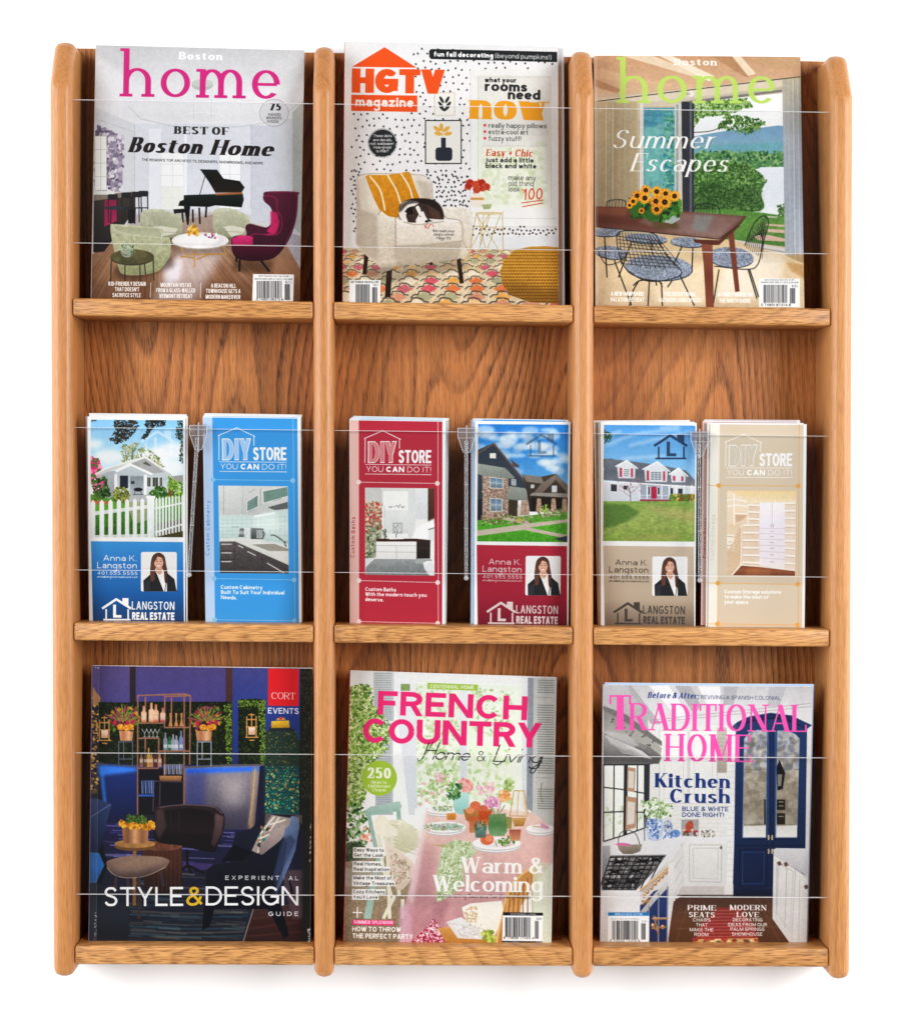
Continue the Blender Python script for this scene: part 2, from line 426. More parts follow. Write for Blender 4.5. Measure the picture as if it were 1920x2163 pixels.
def oak(name, lo, hi, line, axis, rings, ringw, rs, pore, seed, rough=.42, sc=1.0):
    # grain runs along axis: growth rings are contour lines of a stretched noise, pores are short dashes along the grain
    m, nt, b = mat(name, hi, rough, .35)
    tc = node(nt, 'ShaderNodeTexCoord')
    def coords(across, along, off):
        s = [across]*3; s[axis] = along
        mp = node(nt, 'ShaderNodeMapping'); mp.inputs['Scale'].default_value = s; mp.inputs['Location'].default_value = (off, off*1.7, off*.6)
        nt.links.new(tc.outputs['Object'], mp.inputs[0]); return mp.outputs[0]
    def noise(c, det=2, rgh=.5, dist=0):
        n = node(nt, 'ShaderNodeTexNoise'); n.inputs['Scale'].default_value = 1; n.inputs['Detail'].default_value = det; n.inputs['Roughness'].default_value = rgh; n.inputs['Distortion'].default_value = dist
        nt.links.new(c, n.inputs[0]); return n.outputs[0]
    bw = lambda src, p, q: ramp(nt, src, [(p, (0, 0, 0, 1)), (q, (1, 1, 1, 1))])
    base = noise(coords(4.6*sc, .62*sc, seed), 1.0, .4, .2)
    wob = noise(coords(110, 26, seed+3), 2, .6)
    v = math_(nt, 'ADD', math_(nt, 'MULTIPLY', base, rings), math_(nt, 'MULTIPLY', wob, .30))
    fr = math_(nt, 'FRACT', v)
    ring = ramp(nt, fr, [(0, (.9, .9, .9, 1)), (ringw*.5, (1, 1, 1, 1)), (ringw, (.45, .45, .45, 1)), (ringw*2.4, (.08, .08, .08, 1)), (.9, (0, 0, 0, 1)), (1, (.9, .9, .9, 1))])
    rgate = bw(noise(coords(9, 1.1, seed+13), 2), .36, .60)
    tone = noise(coords(14, 1.2, seed+9), 3, .6)
    fib = noise(coords(700, 16, seed+5), 2, .6)
    c1 = mixc(nt, bw(tone, .3, .7), lin(lo), lin(hi))
    c1 = mixc(nt, .6, c1, mixc(nt, bw(fib, .3, .7), lin(lo), lin(hi)))
    por = bw(noise(coords(1250, 70, seed+7), 1, .4), .50, .60)
    dark = math_(nt, 'MULTIPLY', ring, math_(nt, 'ADD', math_(nt, 'MULTIPLY', por, .45), .55))
    dark = math_(nt, 'MULTIPLY', dark, math_(nt, 'ADD', math_(nt, 'MULTIPLY', rgate, .65), .35))
    c2 = mixc(nt, math_(nt, 'MINIMUM', math_(nt, 'MULTIPLY', dark, rs), .92), c1, lin(line))
    strk = bw(noise(coords(260, 5, seed+17), 3, .65), .52, .70)
    c2 = mixc(nt, math_(nt, 'MULTIPLY', strk, rs*.42), c2, lin(line))
    c3 = mixc(nt, math_(nt, 'MULTIPLY', por, pore), c2, lin(line))
    nt.links.new(c3, b.inputs['Base Color'])
    bp = node(nt, 'ShaderNodeBump'); bp.inputs['Strength'].default_value = .18; bp.inputs['Distance'].default_value = .0004; bp.invert = True
    nt.links.new(math_(nt, 'ADD', por, dark), bp.inputs['Height']); nt.links.new(bp.outputs[0], b.inputs['Normal'])
    b.inputs['Coat Weight'].default_value = .25; b.inputs['Coat Roughness'].default_value = .25
    return m
M = {}
M['back'] = oak('oak_plywood', 'b0652f', 'd28c4e', '54290f', 2, 86, .26, 1.1, .30, 3.1, .5)
M['panel'] = oak('oak_panel', 'b0723e', 'c88c55', '85501f', 2, 40, .14, .45, .28, 11.7)
M['panel2'] = oak('oak_panel_pale', 'b67843', 'ce935b', '875022', 2, 44, .14, .45, .28, 21.3)
M['shelf'] = oak('oak_shelf', 'c08347', 'dba669', '784620', 0, 60, .16, .6, .6, 6.4, sc=1.6)
M['shelf2'] = oak('oak_shelf_b', 'ba7e43', 'd69f62', '70401c', 0, 72, .16, .65, .65, 31.9, sc=1.8)
M['wall'] = mat('white_backdrop', 'f9f9fa', .9, .1)[0]
M['paper'] = mat('paper', 'eeecea', .6, .2)[0]
def solid(name, col, rough=.35, spec=.4): return mat(name, col, rough, spec)[0]
M['red'] = solid('red_spine', 'c8281e'); M['pink'] = solid('pink_spine', 'b81e56'); M['navy'] = solid('navy_spine', '7a86a4'); M['greysp'] = solid('grey_spine', 'c9c6c6'); M['dark'] = solid('dark_spine', '8c88a8')
M['dark_back'] = solid('gap_shade_back', '4a4238', .4, .3); M['bluecover'] = solid('pale_blue_cover', 'a8c6ec'); M['greycover'] = solid('grey_white_cover', 'd4d6dc')  # first one: dark put on unseen backs to deepen shade in the gaps
# page edges: fine lines
m, nt, b = mat('page_edges', 'e6e4e0', .7, .1)
tc = node(nt, 'ShaderNodeTexCoord'); mp = node(nt, 'ShaderNodeMapping'); mp.inputs['Scale'].default_value = (30, 5200, 30); nt.links.new(tc.outputs['Object'], mp.inputs[0])
n = node(nt, 'ShaderNodeTexNoise'); n.inputs['Scale'].default_value = 1; nt.links.new(mp.outputs[0], n.inputs[0]); nt.links.new(ramp(nt, n.outputs[0], [(.3, 'b9b6b2'), (.7, 'f2f0ec')]), b.inputs['Base Color']); M['pages'] = m
def clear(name, tint, gloss_rough=.02, haze=0.0, ior=1.49):
    m = bpy.data.materials.new(name); m.use_nodes = True; nt = m.node_tree; nt.nodes.clear()
    out = node(nt, 'ShaderNodeOutputMaterial'); tr = node(nt, 'ShaderNodeBsdfTransparent'); tr.inputs[0].default_value = (tint[0], tint[1], tint[2], 1)
    gl = node(nt, 'ShaderNodeBsdfGlossy'); gl.inputs['Roughness'].default_value = gloss_rough
    fr = node(nt, 'ShaderNodeFresnel'); fr.inputs[0].default_value = ior; mx = node(nt, 'ShaderNodeMixShader'); ge = node(nt, 'ShaderNodeNewGeometry')
    nt.links.new(math_(nt, 'MULTIPLY', fr.outputs[0], math_(nt, 'SUBTRACT', 1.0, ge.outputs['Backfacing'])), mx.inputs[0]); nt.links.new(tr.outputs[0], mx.inputs[1]); nt.links.new(gl.outputs[0], mx.inputs[2]); sh = mx.outputs[0]
    if haze:
        df = node(nt, 'ShaderNodeBsdfDiffuse'); df.inputs[0].default_value = (.95, .95, .97, 1); m2 = node(nt, 'ShaderNodeMixShader'); m2.inputs[0].default_value = haze
        nt.links.new(sh, m2.inputs[1]); nt.links.new(df.outputs[0], m2.inputs[2]); sh = m2.outputs[0]
    nt.links.new(sh, out.inputs[0]); return m
M['acrylic'] = clear('clear_acrylic', (.985, .985, .985)); M['acrylic_edge'] = clear('acrylic_edge_glint', (1, 1, 1), .2, .45); M['clip'] = clear('clear_plastic_clip', (.84, .85, .87), .08, .05); M['clip_edge'] = clear('clear_plastic_rim_glint', (.9, .9, .92), .2, .22)  # both edge materials: white haze paints the light that edges catch

def printed(name, art):
    img = bpy.data.images.new(name, art.w, art.h, alpha=False)
    px = np.ones((art.h, art.w, 4), np.float32); px[:, :, :3] = np.clip(art.a, 0, 1)[::-1]**1.07*.925; img.pixels.foreach_set(px.ravel()); img.update(); img.pack()
    m, nt, b = mat(name, 'fff', .28, .35); t = node(nt, 'ShaderNodeTexImage'); t.image = img; t.interpolation = 'Cubic'; t.extension = 'EXTEND'
    nt.links.new(t.outputs[0], b.inputs['Base Color']); return m

# ---------------------------------------------------------------- mesh helpers (millimetres in, metres out); the rack stands 0.6 degrees out of square
SK = -.01104
def sq(x, z): return z+SK*(x-400)
def link(name, bm, m, parent=None, smooth=False):
    me = bpy.data.meshes.new(name)
    bmesh.ops.recalc_face_normals(bm, faces=bm.faces); bm.to_mesh(me); bm.free()
    for k in (m if isinstance(m, (list, tuple)) else [m]): me.materials.append(k)
    if smooth: 
        for p in me.polygons: p.use_smooth = True
        try: me.set_sharp_from_angle(angle=math.radians(40))
        except Exception: pass
    o = bpy.data.objects.new(name, me); COL.objects.link(o)
    if parent: o.parent = parent
    return o
def tag(o, label=None, cat=None, group=None, kind=None):
    for k, v in (('label', label), ('category', cat), ('group', group), ('kind', kind)):
        if v: o[k] = v
    return o
def thing(name, loc=(0, 0, 0)):
    o = bpy.data.objects.new(name, None); COL.objects.link(o); o.location = [v*.001 for v in loc]; o.empty_display_size = .02; return o
def box_bm(x0, x1, y0, y1, z0, z1, bev=0, seg=3, skew=True):
    bm = bmesh.new(); bmesh.ops.create_cube(bm, size=1)
    for v in bm.verts: v.co = (x0 if v.co.x < 0 else x1, y0 if v.co.y < 0 else y1, z0 if v.co.z < 0 else z1)
    if bev: bmesh.ops.bevel(bm, geom=bm.edges[:], offset=bev, segments=seg, affect='EDGES', profile=.5)
    for v in bm.verts: v.co = Vector((v.co.x, v.co.y, sq(v.co.x, v.co.z) if skew else v.co.z))*.001
    return bm

# ---------------------------------------------------------------- the wall and the rack
bm = bmesh.new(); vs = [bm.verts.new((x, .082, z)) for x, z in ((-3, -2.5), (3.8, -2.5), (3.8, 3.5), (-3, 3.5))]; bm.faces.new(vs[::-1])
tag(link('wall', bm, M['wall']), kind='structure')

rack = tag(thing('magazine_rack'), 'wide oak magazine rack with three by three open pockets and clear guards', 'magazine rack')
link('backboard', box_bm(6, 788, 71, 77, 6, 929, .6, 1), M['back'], rack)
def panel(name, x0, x1, mt):
    # side profile (y, z): straight nose, long slanted top corner, rounded foot
    pr = [(0, -3.5), (0, 880), (26, 926), (79, 926), (79, -3.5)]
    bm = bmesh.new(); a = [bm.verts.new((x0, y, z)) for y, z in pr]; c = [bm.verts.new((x1, y, z)) for y, z in pr]
    bm.faces.new(a); bm.faces.new(c[::-1]); n = len(pr)
    for i in range(n): bm.faces.new((a[i], c[i], c[(i+1) % n], a[(i+1) % n]))
    ed = [e for e in bm.edges if abs(e.verts[0].co.x-e.verts[1].co.x) < .01 and not (e.verts[0].co.y > 70 and e.verts[1].co.y > 70)]
    ed += [e for e in bm.edges if abs(e.verts[0].co.x-e.verts[1].co.x) > .01 and e.verts[0].co.y < 30]
    bmesh.ops.bevel(bm, geom=ed, offset=8.6, segments=6, affect='EDGES', profile=.5, clamp_overlap=True)
    for v in bm.verts: v.co = Vector((v.co.x, v.co.y, sq(v.co.x, v.co.z)))*.001
    return link(name, bm, mt, rack, True)
panel('side_panel', 0, 21.2, M['panel']); panel('side_panel', 772.7, 794, M['panel2'])
panel('divider', 258.0, 277.8, M['panel']); panel('divider', 515.5, 535.8, M['panel2'])
BAYS = [(21.4, 257.8), (278.0, 515.3), (536.0, 772.5)]
ROWS = [(651.3, 668.6, 723.5, 864.9), (330.6, 348.2, 400.0, 541.6), (8.6, 27.6, 77.3, 218.6)]
for r, (zb, zt, g0, g1) in enumerate(ROWS):
    for k, (x0, x1) in enumerate(BAYS):
        link('shelf', box_bm(x0, x1, 4, 70.8, zb, zt, 2.4, 3), M['shelf'] if (r+k) % 2 else M['shelf2'], rack, True)
        g = link('guard_panel', box_bm(x0, x1, 10, 12.6, g0+.7, g1-.7), M['acrylic'], rack)
        for a, b_ in ((g0, g0+.4), (g1-.4, g1)): link('edge', box_bm(x0, x1, 9.9, 12.7, a, b_), M['acrylic_edge'], g)  # whitish strips paint the glint along the guard edges

# ---------------------------------------------------------------- magazines
def sheet(c, y0, off, nx, ny, bow, curl=0):
    # grid between four corners (bl, br, tr, tl) given in mm as (x, y, z), pushed back by off
    g = []
    for j in range(ny+1):
        t = j/ny; row = []
        for i in range(nx+1):
            s = i/nx; p = (c[0]*(1-s)+c[1]*s)*(1-t)+(c[3]*(1-s)+c[2]*s)*t
            row.append(Vector((p.x, p.y+off-bow*math.sin(math.pi*s)*(.4+.6*t)-curl*max(0, s*t-.35)**2*2.4, p.z)))
        g.append(row)
    return g
def slab(c, off, th, mats, bow=1.2, grow=0.0, nx=12, ny=10, curl=0):
    # front face (material 0, uv mapped), edges and back (material 1), left edge (material 2)
    c = [Vector(p) for p in c]
    if grow:
        m_ = sum(c, Vector())/4; c = [p+(m_-p).normalized()*grow for p in c]
    F, B = sheet(c, 0, off, nx, ny, bow, curl), sheet(c, 0, off+th, nx, ny, bow, curl)
    o = (c[0]+Vector((0, off, 0)))
    bm = bmesh.new(); uv = bm.loops.layers.uv.new('uv')
    f = [[bm.verts.new((p-o)*.001) for p in r] for r in F]; b = [[bm.verts.new((p-o)*.001) for p in r] for r in B]
    for j in range(ny):
        for i in range(nx):
            q = bm.faces.new((f[j][i], f[j][i+1], f[j+1][i+1], f[j+1][i])); q.material_index = 0
            for l, (a, d) in zip(q.loops, ((i, j), (i+1, j), (i+1, j+1), (i, j+1))): l[uv].uv = (a/nx, d/ny)
            q = bm.faces.new((b[j][i], b[j+1][i], b[j+1][i+1], b[j][i+1])); q.material_index = 3
    for i in range(nx):
        bm.faces.new((f[0][i], b[0][i], b[0][i+1], f[0][i+1])).material_index = 1; bm.faces.new((f[ny][i], f[ny][i+1], b[ny][i+1], b[ny][i])).material_index = 1
    for j in range(ny):
        bm.faces.new((f[j][0], f[j+1][0], b[j+1][0], b[j][0])).material_index = 2; bm.faces.new((f[j][nx], b[j][nx], b[j+1][nx], f[j+1][nx])).material_index = 1
    return bm, o
def magazine(c, art, spine, th, label, group=None, curl=0):
    o_ = thing('magazine', c[0]); tag(o_, label, 'magazine', group)
    L_ = Vector(c[0])
    bm, o = slab(c, 0, .35, None, curl=curl); k = link('cover', bm, [art, M['paper'], spine, M['paper']], o_); k.location = (o-L_)*.001
    bm, o = slab(c, .36, th-.7, None, grow=1.0, curl=curl*.5); k = link('page_block', bm, [M['pages']]*4, o_); k.location = (o-L_)*.001
    bm, o = slab(c, th-.33, .35, None); k = link('back_cover', bm, [M['paper'], M['paper'], spine, M['dark_back']], o_); k.location = (o-L_)*.001
    c = [Vector(p) for p in c]; bm = bmesh.new()
    q = [c[0]+Vector((-.5, .0, 0)), c[0]+Vector((.0, -.05, 0)), c[3]+Vector((.0, -.05, 0)), c[3]+Vector((-.5, 0, 0))]
    fr = [bm.verts.new((p-L_)*.001) for p in q]; bk = [bm.verts.new((p+Vector((0, th, 0))-L_)*.001) for p in q]
    bm.faces.new(fr)
    for i in range(4): bm.faces.new((fr[i], bk[i], bk[(i+1) % 4], fr[(i+1) % 4]))
    link('spine', bm, spine, o_)
    return o_
# cover corners in mm: bottom left, bottom right, top right, top left (each stands on its shelf and leans back)
POS = {
    'piano': [(35.5, 30.0, 673.6), (243.0, 30.0, 671.5), (247.8, 42.0, 925.3), (39.2, 42.0, 929.9)],
    'dots': [(286.5, 22.0, 669.9), (502.5, 22.0, 667.9), (504.3, 56.0, 934.5), (287.8, 56.0, 938.4)],
    'lake': [(539.4, 18.0, 666.7), (749.0, 18.0, 665.3), (751.8, 54.0, 925.3), (541.4, 54.0, 925.2)],
    'lounge': [(32.0, 24.0, 29.4), (253.0, 24.0, 26.2), (254.9, 44.0, 302.7), (33.0, 44.0, 305.8)],
    'garden': [(286.6, 24.0, 28.5), (495.7, 24.0, 22.6), (502.9, 50.0, 291.9), (293.0, 50.0, 299.5)],
    'kitchen': [(545.9, 30.0, 20.6), (755.9, 30.0, 19.1), (757.8, 14.0, 285.8), (546.6, 14.0, 288.1)],
    'h0': [(31.7, 34.0, 349.8), (127.5, 34.0, 349.6), (130.6, 14.0, 555.3), (33.9, 14.0, 556.6)],
    's0': [(148.0, 34.0, 349.1), (244.4, 34.0, 348.3), (244.7, 14.0, 555.4), (147.8, 14.0, 556.6)],
    's1': [(292.9, 30.0, 347.3), (388.4, 30.0, 345.7), (388.8, 14.0, 552.5), (293.2, 14.0, 553.8)],
    'h1': [(417.9, 30.0, 346.0), (513.0, 30.0, 344.7), (513.6, 14.0, 551.5), (418.2, 14.0, 552.5)],
    'h2': [(546.6, 34.0, 344.9), (642.3, 34.0, 344.0), (640.2, 14.0, 550.6), (543.5, 14.0, 551.6)],
    's2': [(654.1, 26.0, 344.3), (752.0, 26.0, 343.7), (750.8, 14.0, 549.5), (653.9, 14.0, 550.2)],
}
# ---------------------------------------------------------------- the six magazine covers (drawn in the frame of a flat view of each cover)
def room_windows(c, x0, y0, x1, y1, nx, ny, glass, bar, w=3):
    c.R(x0, y0, x1, y1, glass)
    c.LL([[x0+(x1-x0)*i/nx, y0, x0+(x1-x0)*i/nx, y1] for i in range(nx+1)]+[[x0, y0+(y1-y0)*i/ny, x1, y0+(y1-y0)*i/ny] for i in range(ny+1)], w, bar)

def art_piano(W, H):
    c = Art(W, H, [(360, 100), (1648, 137), (1617, 1695), (330, 1676)], 'cfcfd3', 11)
    c.R(300, 80, 1700, 620, ('c6c6c8', 'dcdcdf', 'e8e8ec'))
    c.P([340, 300, 640, 560, 1260, 600, 1660, 480, 1660, 330, 1100, 420, 700, 400, 340, 150], 'e2e2e5', a=.55, blur=14)
    c.P([340, 480, 620, 600, 600, 1120, 340, 1120], 'd6d8dd')
    c.R(600, 590, 1330, 1150, 'dcdee6'); c.R(1320, 600, 1480, 1200, 'cdd0da'); c.R(1470, 560, 1660, 1260, ('d2d5dc', 'c9cfd9'))
    c.P([1575, 520, 1660, 430, 1660, 1300, 1575, 1230], ('b9beb6', 'a9b3b0'), a=.8)
    c.LL([[360, 560, 600, 640], [640, 560, 860, 610, 1240, 610, 1480, 575], [600, 590, 600, 1100], [1320, 600, 1320, 1120], [560, 480, 640, 560], [1490, 560, 1660, 430]], 3, 'b9bbc2')
    c.P([365, 600, 525, 670, 525, 1010, 345, 1010], 'a9a0b0'); c.scat([365, 600, 525, 670, 525, 1010, 345, 1010], 260, 15, ['857a92', 'c9c2cf', '6b6078', 'dfdbe2', '9a8fa5'], .7)
    room_windows(c, 352, 665, 425, 1000, 2, 4, 'eef2ee', 'b9bdb9', 3)
    room_windows(c, 765, 770, 905, 1120, 2, 5, 'f7f8f8', 'd5d8dd', 3); c.R(765, 980, 905, 1120, 'e6e9df', a=.7)
    room_windows(c, 1125, 760, 1255, 1120, 2, 5, 'f4f5f8', 'cdd1d8', 3); c.R(905, 640, 925, 1130, 'eef0f6'); c.R(690, 620, 765, 1140, 'eceef5', a=.8)
    for x in (905, 950, 1060, 1110): c.L([x, 600, x, 900], 2, 'cfd2d9')
    # floor
    c.P([330, 1400, 600, 1240, 1100, 1150, 1640, 1290, 1640, 1720, 320, 1720], ('a98f80', '9a7458', '85593c'))
    for i in range(46):
        x = 300+i*30; c.L([700+(x-700)*.42, 1240, x-120+i*4, 1710], 4+c.rg.rand()*8, c.rg.choice(['6f462c', 'a8825f', 'c0a082', '5b3722']), a=.3, blur=2)
    c.P([880, 1330, 1180, 1330, 960, 1720, 700, 1700], 'e9e4ee', a=.55, blur=26); c.P([760, 1450, 900, 1420, 880, 1560, 800, 1600], 'f2f0fb', a=.7, blur=16)
    c.P([1480, 1240, 1640, 1290, 1640, 1520], 'b6bccb', a=.8, blur=4)
    c.P([560, 1150, 1200, 1130, 1320, 1220, 1100, 1280, 560, 1250], 'b6a59b', a=.55, blur=8)
    # bar
    c.P([345, 1030, 605, 1010, 605, 1120, 410, 1380, 342, 1385], ('4a423c', '26201f')); c.P([345, 1030, 600, 1008, 600, 1035, 345, 1065], '8d8276')
    c.P([412, 1060, 490, 1050, 490, 1190, 412, 1225], ('8d2350', 'b2275f')); c.LL([[350, 1025, 350, 975], [385, 1022, 385, 975], [430, 1020, 430, 975], [350, 975, 450, 975]], 3, 'eef'); c.R(350, 1005, 475, 1028, 'dfe3e0')
    for x, t in ((475, 1030), (560, 1020), (625, 1015), (665, 1010)):
        c.LL([[x-40, t, x-36, 1200], [x+15, t, x+18, 1210], [x-40, 1110, x+20, 1110], [x-20, 1110, x-25, 1210]], 6, '26242a'); c.RR(x-42, t-5, x+20, t+30, 8, '2d2b31')
    c.E(475, 1110, 62, 12, '3a3c48'); c.R(560, 1120, 605, 1205, '1c1a1f')
    # piano
    c.P([1005, 872, 1110, 875, 1150, 930, 1250, 945, 1280, 985, 1262, 1015, 1100, 1018, 1060, 950], ('1b2b27', '0c1413', '3a2a20')); c.P([1060, 890, 1110, 890, 1150, 940, 1240, 960, 1260, 1000, 1110, 1005], '2a1c14', a=.7)
    c.L([1040, 900, 1003, 1030], 4, '28302e')
    c.P([905, 1032, 1268, 1020, 1275, 1060, 1262, 1108, 1100, 1095, 1060, 1105, 870, 1098, 880, 1070, 905, 1060], ('22312d', '0a100f')); c.P([1100, 1022, 1265, 1014, 1270, 1026, 1100, 1034], 'a8643a')
    c.LL([[925, 1105, 930, 1215], [1045, 1100, 1040, 1170], [1000, 1110, 1005, 1210], [960, 1120, 962, 1200], [850, 1130, 852, 1180], [895, 1130, 900, 1200]], 11, '17191b'); c.P([840, 1120, 915, 1115, 915, 1140, 845, 1145], '1d1d20'); c.P([905, 1100, 945, 1100, 935, 1215, 925, 1215], '141617')
    c.P([640, 1290, 900, 1290, 880, 1320, 660, 1310], '4a3426', a=.5, blur=8); c.P([1085, 1285, 1310, 1285, 1290, 1315, 1100, 1305], '4a3426', a=.5, blur=8); c.P([470, 1480, 830, 1400, 850, 1470, 600, 1560, 480, 1540], '3a2418', a=.55, blur=14); c.P([1210, 1430, 1460, 1430, 1440, 1520, 1200, 1500], '3a2418', a=.5, blur=14); c.P([820, 1330, 1190, 1330, 1150, 1400, 860, 1400], '4a3020', a=.35, blur=12)
    # armchairs
    def tub(x0, y0, x1, y1, fl):
        w, h = x1-x0, y1-y0
        c.P([x0, y0+h*.2, x0+w*.12, y0+2, x0+w*.5, y0, x1-w*.1, y0+h*.2, x1, y0+h*.38, x1-w*.02, y0+h*.85, x1-w*.25, y1, x0+w*.25, y1-h*.05, x0+w*.03, y0+h*.8], ('ccccb4', 'b9baa0', '9c9d80'), tex=(.1, 16), sp=1)
        c.P([x0+w*.1, y0+h*.15, x0+w*.5, y0+h*.06, x1-w*.1, y0+h*.3, x1-w*.18, y0+h*.62, x0+w*.45, y0+h*.66], ('bdbea6', 'a9aa90'), a=.8)
        c.P([x0+w*.28, y0+h*.62, x0+w*.5, y0+h*.58, x1-w*.12, y0+h*.68, x1-w*.15, y0+h*.85, x0+w*.5, y1-h*.04], 'd8d5c4'); c.L([x0+w*.3, y0+h*.78, x1-w*.12, y0+h*.82], 4, '8a8872', a=.6)
    tub(637, 1120, 895, 1295, 0); tub(1085, 1115, 1310, 1295, 1)
    c.P([450, 1225, 480, 1210, 760, 1240, 765, 1285, 818, 1300, 822, 1395, 800, 1440, 745, 1500, 640, 1525, 530, 1520, 500, 1480, 470, 1360, 455, 1290], ('c9caac', 'b5b792', '8e9068'), tex=(.14, 14), sp=1); c.P([480, 1225, 755, 1240, 760, 1290, 560, 1270, 480, 1260], ('aaab8c', 'c3c4a6'), a=.8); c.L([470, 1245, 560, 1275, 700, 1290, 815, 1300], 3, 'dedfc6')
    # coffee table
    c.LL([[885, 1350, 915, 1400, 1170, 1395], [970, 1370, 970, 1475], [980, 1430, 1060, 1400], [1150, 1345, 1165, 1395], [885, 1410, 975, 1420]], 8, 'b98a45')
    c.E(1006, 1318, 178, 52, 'a89b8e'); c.E(1006, 1312, 176, 50, 'e6e3e3', tex=(.1, 60)); c.E(1000, 1305, 120, 30, 'f7f5f6', a=.8, blur=6)
    c.P([935, 1230, 960, 1215, 995, 1235, 995, 1265, 960, 1282, 932, 1262], 'dfe3e2', a=.7); c.scat([930, 1225, 995, 1225, 995, 1280, 930, 1280], 40, 11, ['e5a522', 'f0bb3c', 'c4841a', 'f4cf6a'], .8)
    c.scat([1030, 1270, 1110, 1270, 1110, 1300, 1030, 1300], 14, 7, ['d22f4f', '3f6fa5', 'fff', 'e5687c'], .8)
    # wing chair
    c.P([1395, 1035, 1420, 1010, 1600, 1012, 1608, 1040, 1600, 1160, 1570, 1270, 1520, 1360, 1450, 1425, 1330, 1440, 1240, 1425, 1205, 1385, 1200, 1310, 1225, 1285, 1290, 1280, 1285, 1230, 1310, 1210, 1370, 1225, 1420, 1230, 1455, 1180, 1440, 1110, 1400, 1070], ('64203c', '4e1a31', '3c1226'), sp=1)
    c.P([1440, 1130, 1480, 1140, 1495, 1200, 1475, 1270, 1430, 1280, 1400, 1275, 1440, 1220], 'c42566', blur=4); c.P([1205, 1300, 1250, 1280, 1330, 1285, 1330, 1340, 1230, 1350, 1205, 1340], ('e0307c', 'b11d5a'))
    c.P([1205, 1345, 1330, 1340, 1450, 1330, 1500, 1330, 1450, 1425, 1330, 1440, 1240, 1425, 1210, 1390], ('5f1836', '33101f')); c.P([1290, 1215, 1370, 1228, 1440, 1270, 1330, 1275, 1330, 1290, 1292, 1280], '521b33')
    c.L([1395, 1035, 1470, 1050, 1480, 1120, 1510, 1190, 1480, 1275, 1330, 1275, 1320, 1340], 4, 'a52a5f', sp=1); c.L([1420, 1012, 1600, 1014, 1606, 1050, 1590, 1200, 1520, 1360], 4, '983059')
    c.LL([[1250, 1425, 1248, 1505], [1380, 1435, 1432, 1505], [1230, 1410, 1230, 1445]], 13, '1f1820')
    # side table
    c.LL([[455, 1430, 450, 1590], [540, 1455, 540, 1560], [633, 1460, 635, 1580], [660, 1440, 668, 1520], [715, 1420, 720, 1560]], 7, '3a3029'); c.E(585, 1418, 136, 48, '4a4332'); c.E(585, 1410, 134, 44, '5c5636', tex=(.5, 40)); c.E(585, 1412, 134, 44, '82805a', a=.25)
    c.E(553, 1380, 40, 36, 'cfd8cf', a=.6); c.scat([520, 1340, 605, 1345, 600, 1400, 525, 1405], 50, 9, ['5f7a55', '8aa07b', '3c5a40', 'b8c8ae'], .3)
    c.photo(); 
    c.E(1020, 350, 66, 34, 'b3b5b2', a=.9); c.E(1020, 338, 66, 24, 'c6c8c4'); c.LL([[965, 370, 965, 560], [1075, 370, 1075, 560]], 2, 'c3c5c8'); c.L([900, 545, 960, 580, 1080, 585, 1160, 555, 1080, 525, 960, 522], 2, 'fff', a=.9, sp=1, closed=True)
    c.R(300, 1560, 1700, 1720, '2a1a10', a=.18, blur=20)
    # type
    c.T('Boston', 876, 190, 1143, 196, 46, 'f8f8fa', 'r', .30, sf=.06)
    c.T('home', 528, 420, 1496, 438, 288, 'cf2a80', 'r', .125, th=.062, sf=.085, xh=.62)
    c.L([1374, 524, 1388, 480, 1424, 448, 1462, 440, 1505, 450, 1540, 485, 1550, 524, 1535, 570, 1495, 600, 1462, 606, 1420, 595, 1385, 565], 4, 'a3a5aa', sp=1, closed=True)
    c.E(1462, 523, 82, 78, 'd9dade')
    c.T('75', 1434, 508, 1502, 508, 44, '222', 'r', .3, th=.06, sl=.1)
    for t, x0, x1, y in (('AWARD', 1423, 1502, 541), ('WINNERS', 1412, 1508, 562), ('INSIDE', 1420, 1490, 584)): c.T(t, x0, y, x1, y+2, 17, '4a4a50', 's', .13)
    c.T('BEST OF', 846, 652, 1182, 660, 47, '2a2626', 'r', .36, th=.06, sf=.08)
    c.T('Boston', 560, 765, 1010, 778, 94, '201a1a', 'r', .31, th=.05, sl=.32, sf=.05, xh=.66, sp=-.06)
    c.T('Home', 1068, 782, 1450, 792, 94, '201a1a', 'r', .31, th=.05, sl=.32, sf=.05, xh=.66, sp=-.06)
    c.T("THE REGION'S TOP ARCHITECTS, DESIGNERS, SHOWROOMS, AND MORE", 644, 820, 1393, 843, 16, '333', 's', .14)
    for t, xc, w, y in (('KID-FRIENDLY DESIGN', 553, 232, 1590), ("THAT DOESN'T", 553, 152, 1624), ('SACRIFICE STYLE', 550, 176, 1660), ('MOUNTAIN VISTAS', 856, 190, 1598), ('FROM A GLASS-WALLED', 855, 242, 1631), ('VERMONT RETREAT', 855, 204, 1666), ('A BEACON HILL', 1150, 154, 1603), ('TOWNHOUSE GETS A', 1148, 212, 1636), ('MODERN MAKEOVER', 1147, 214, 1672)):
        c.T(t, xc-w/2, y, xc+w/2, y+2, 26, 'f6f2ee', 's', .17)
    c.LL([[701, 1570, 697, 1664], [1010, 1573, 1007, 1668]], 3, 'eee')
    c.P([1332, 1520, 1583, 1523, 1578, 1700, 1326, 1700], 'f2f2f2')
    c.T('BOSTONMAGAZINE.COM  $4.99', 1366, 1537, 1550, 1540, 11, '888'); c.T('WINTER 2018  DISPLAY UNTIL 2-24-2018', 1342, 1555, 1572, 1558, 11, '777')
    c.bars(1355, 1562, 1512, 1668, 3); c.bars(1526, 1582, 1560, 1680, 4); c.T('61>', 1530, 1578, 1572, 1578, 15, '444')
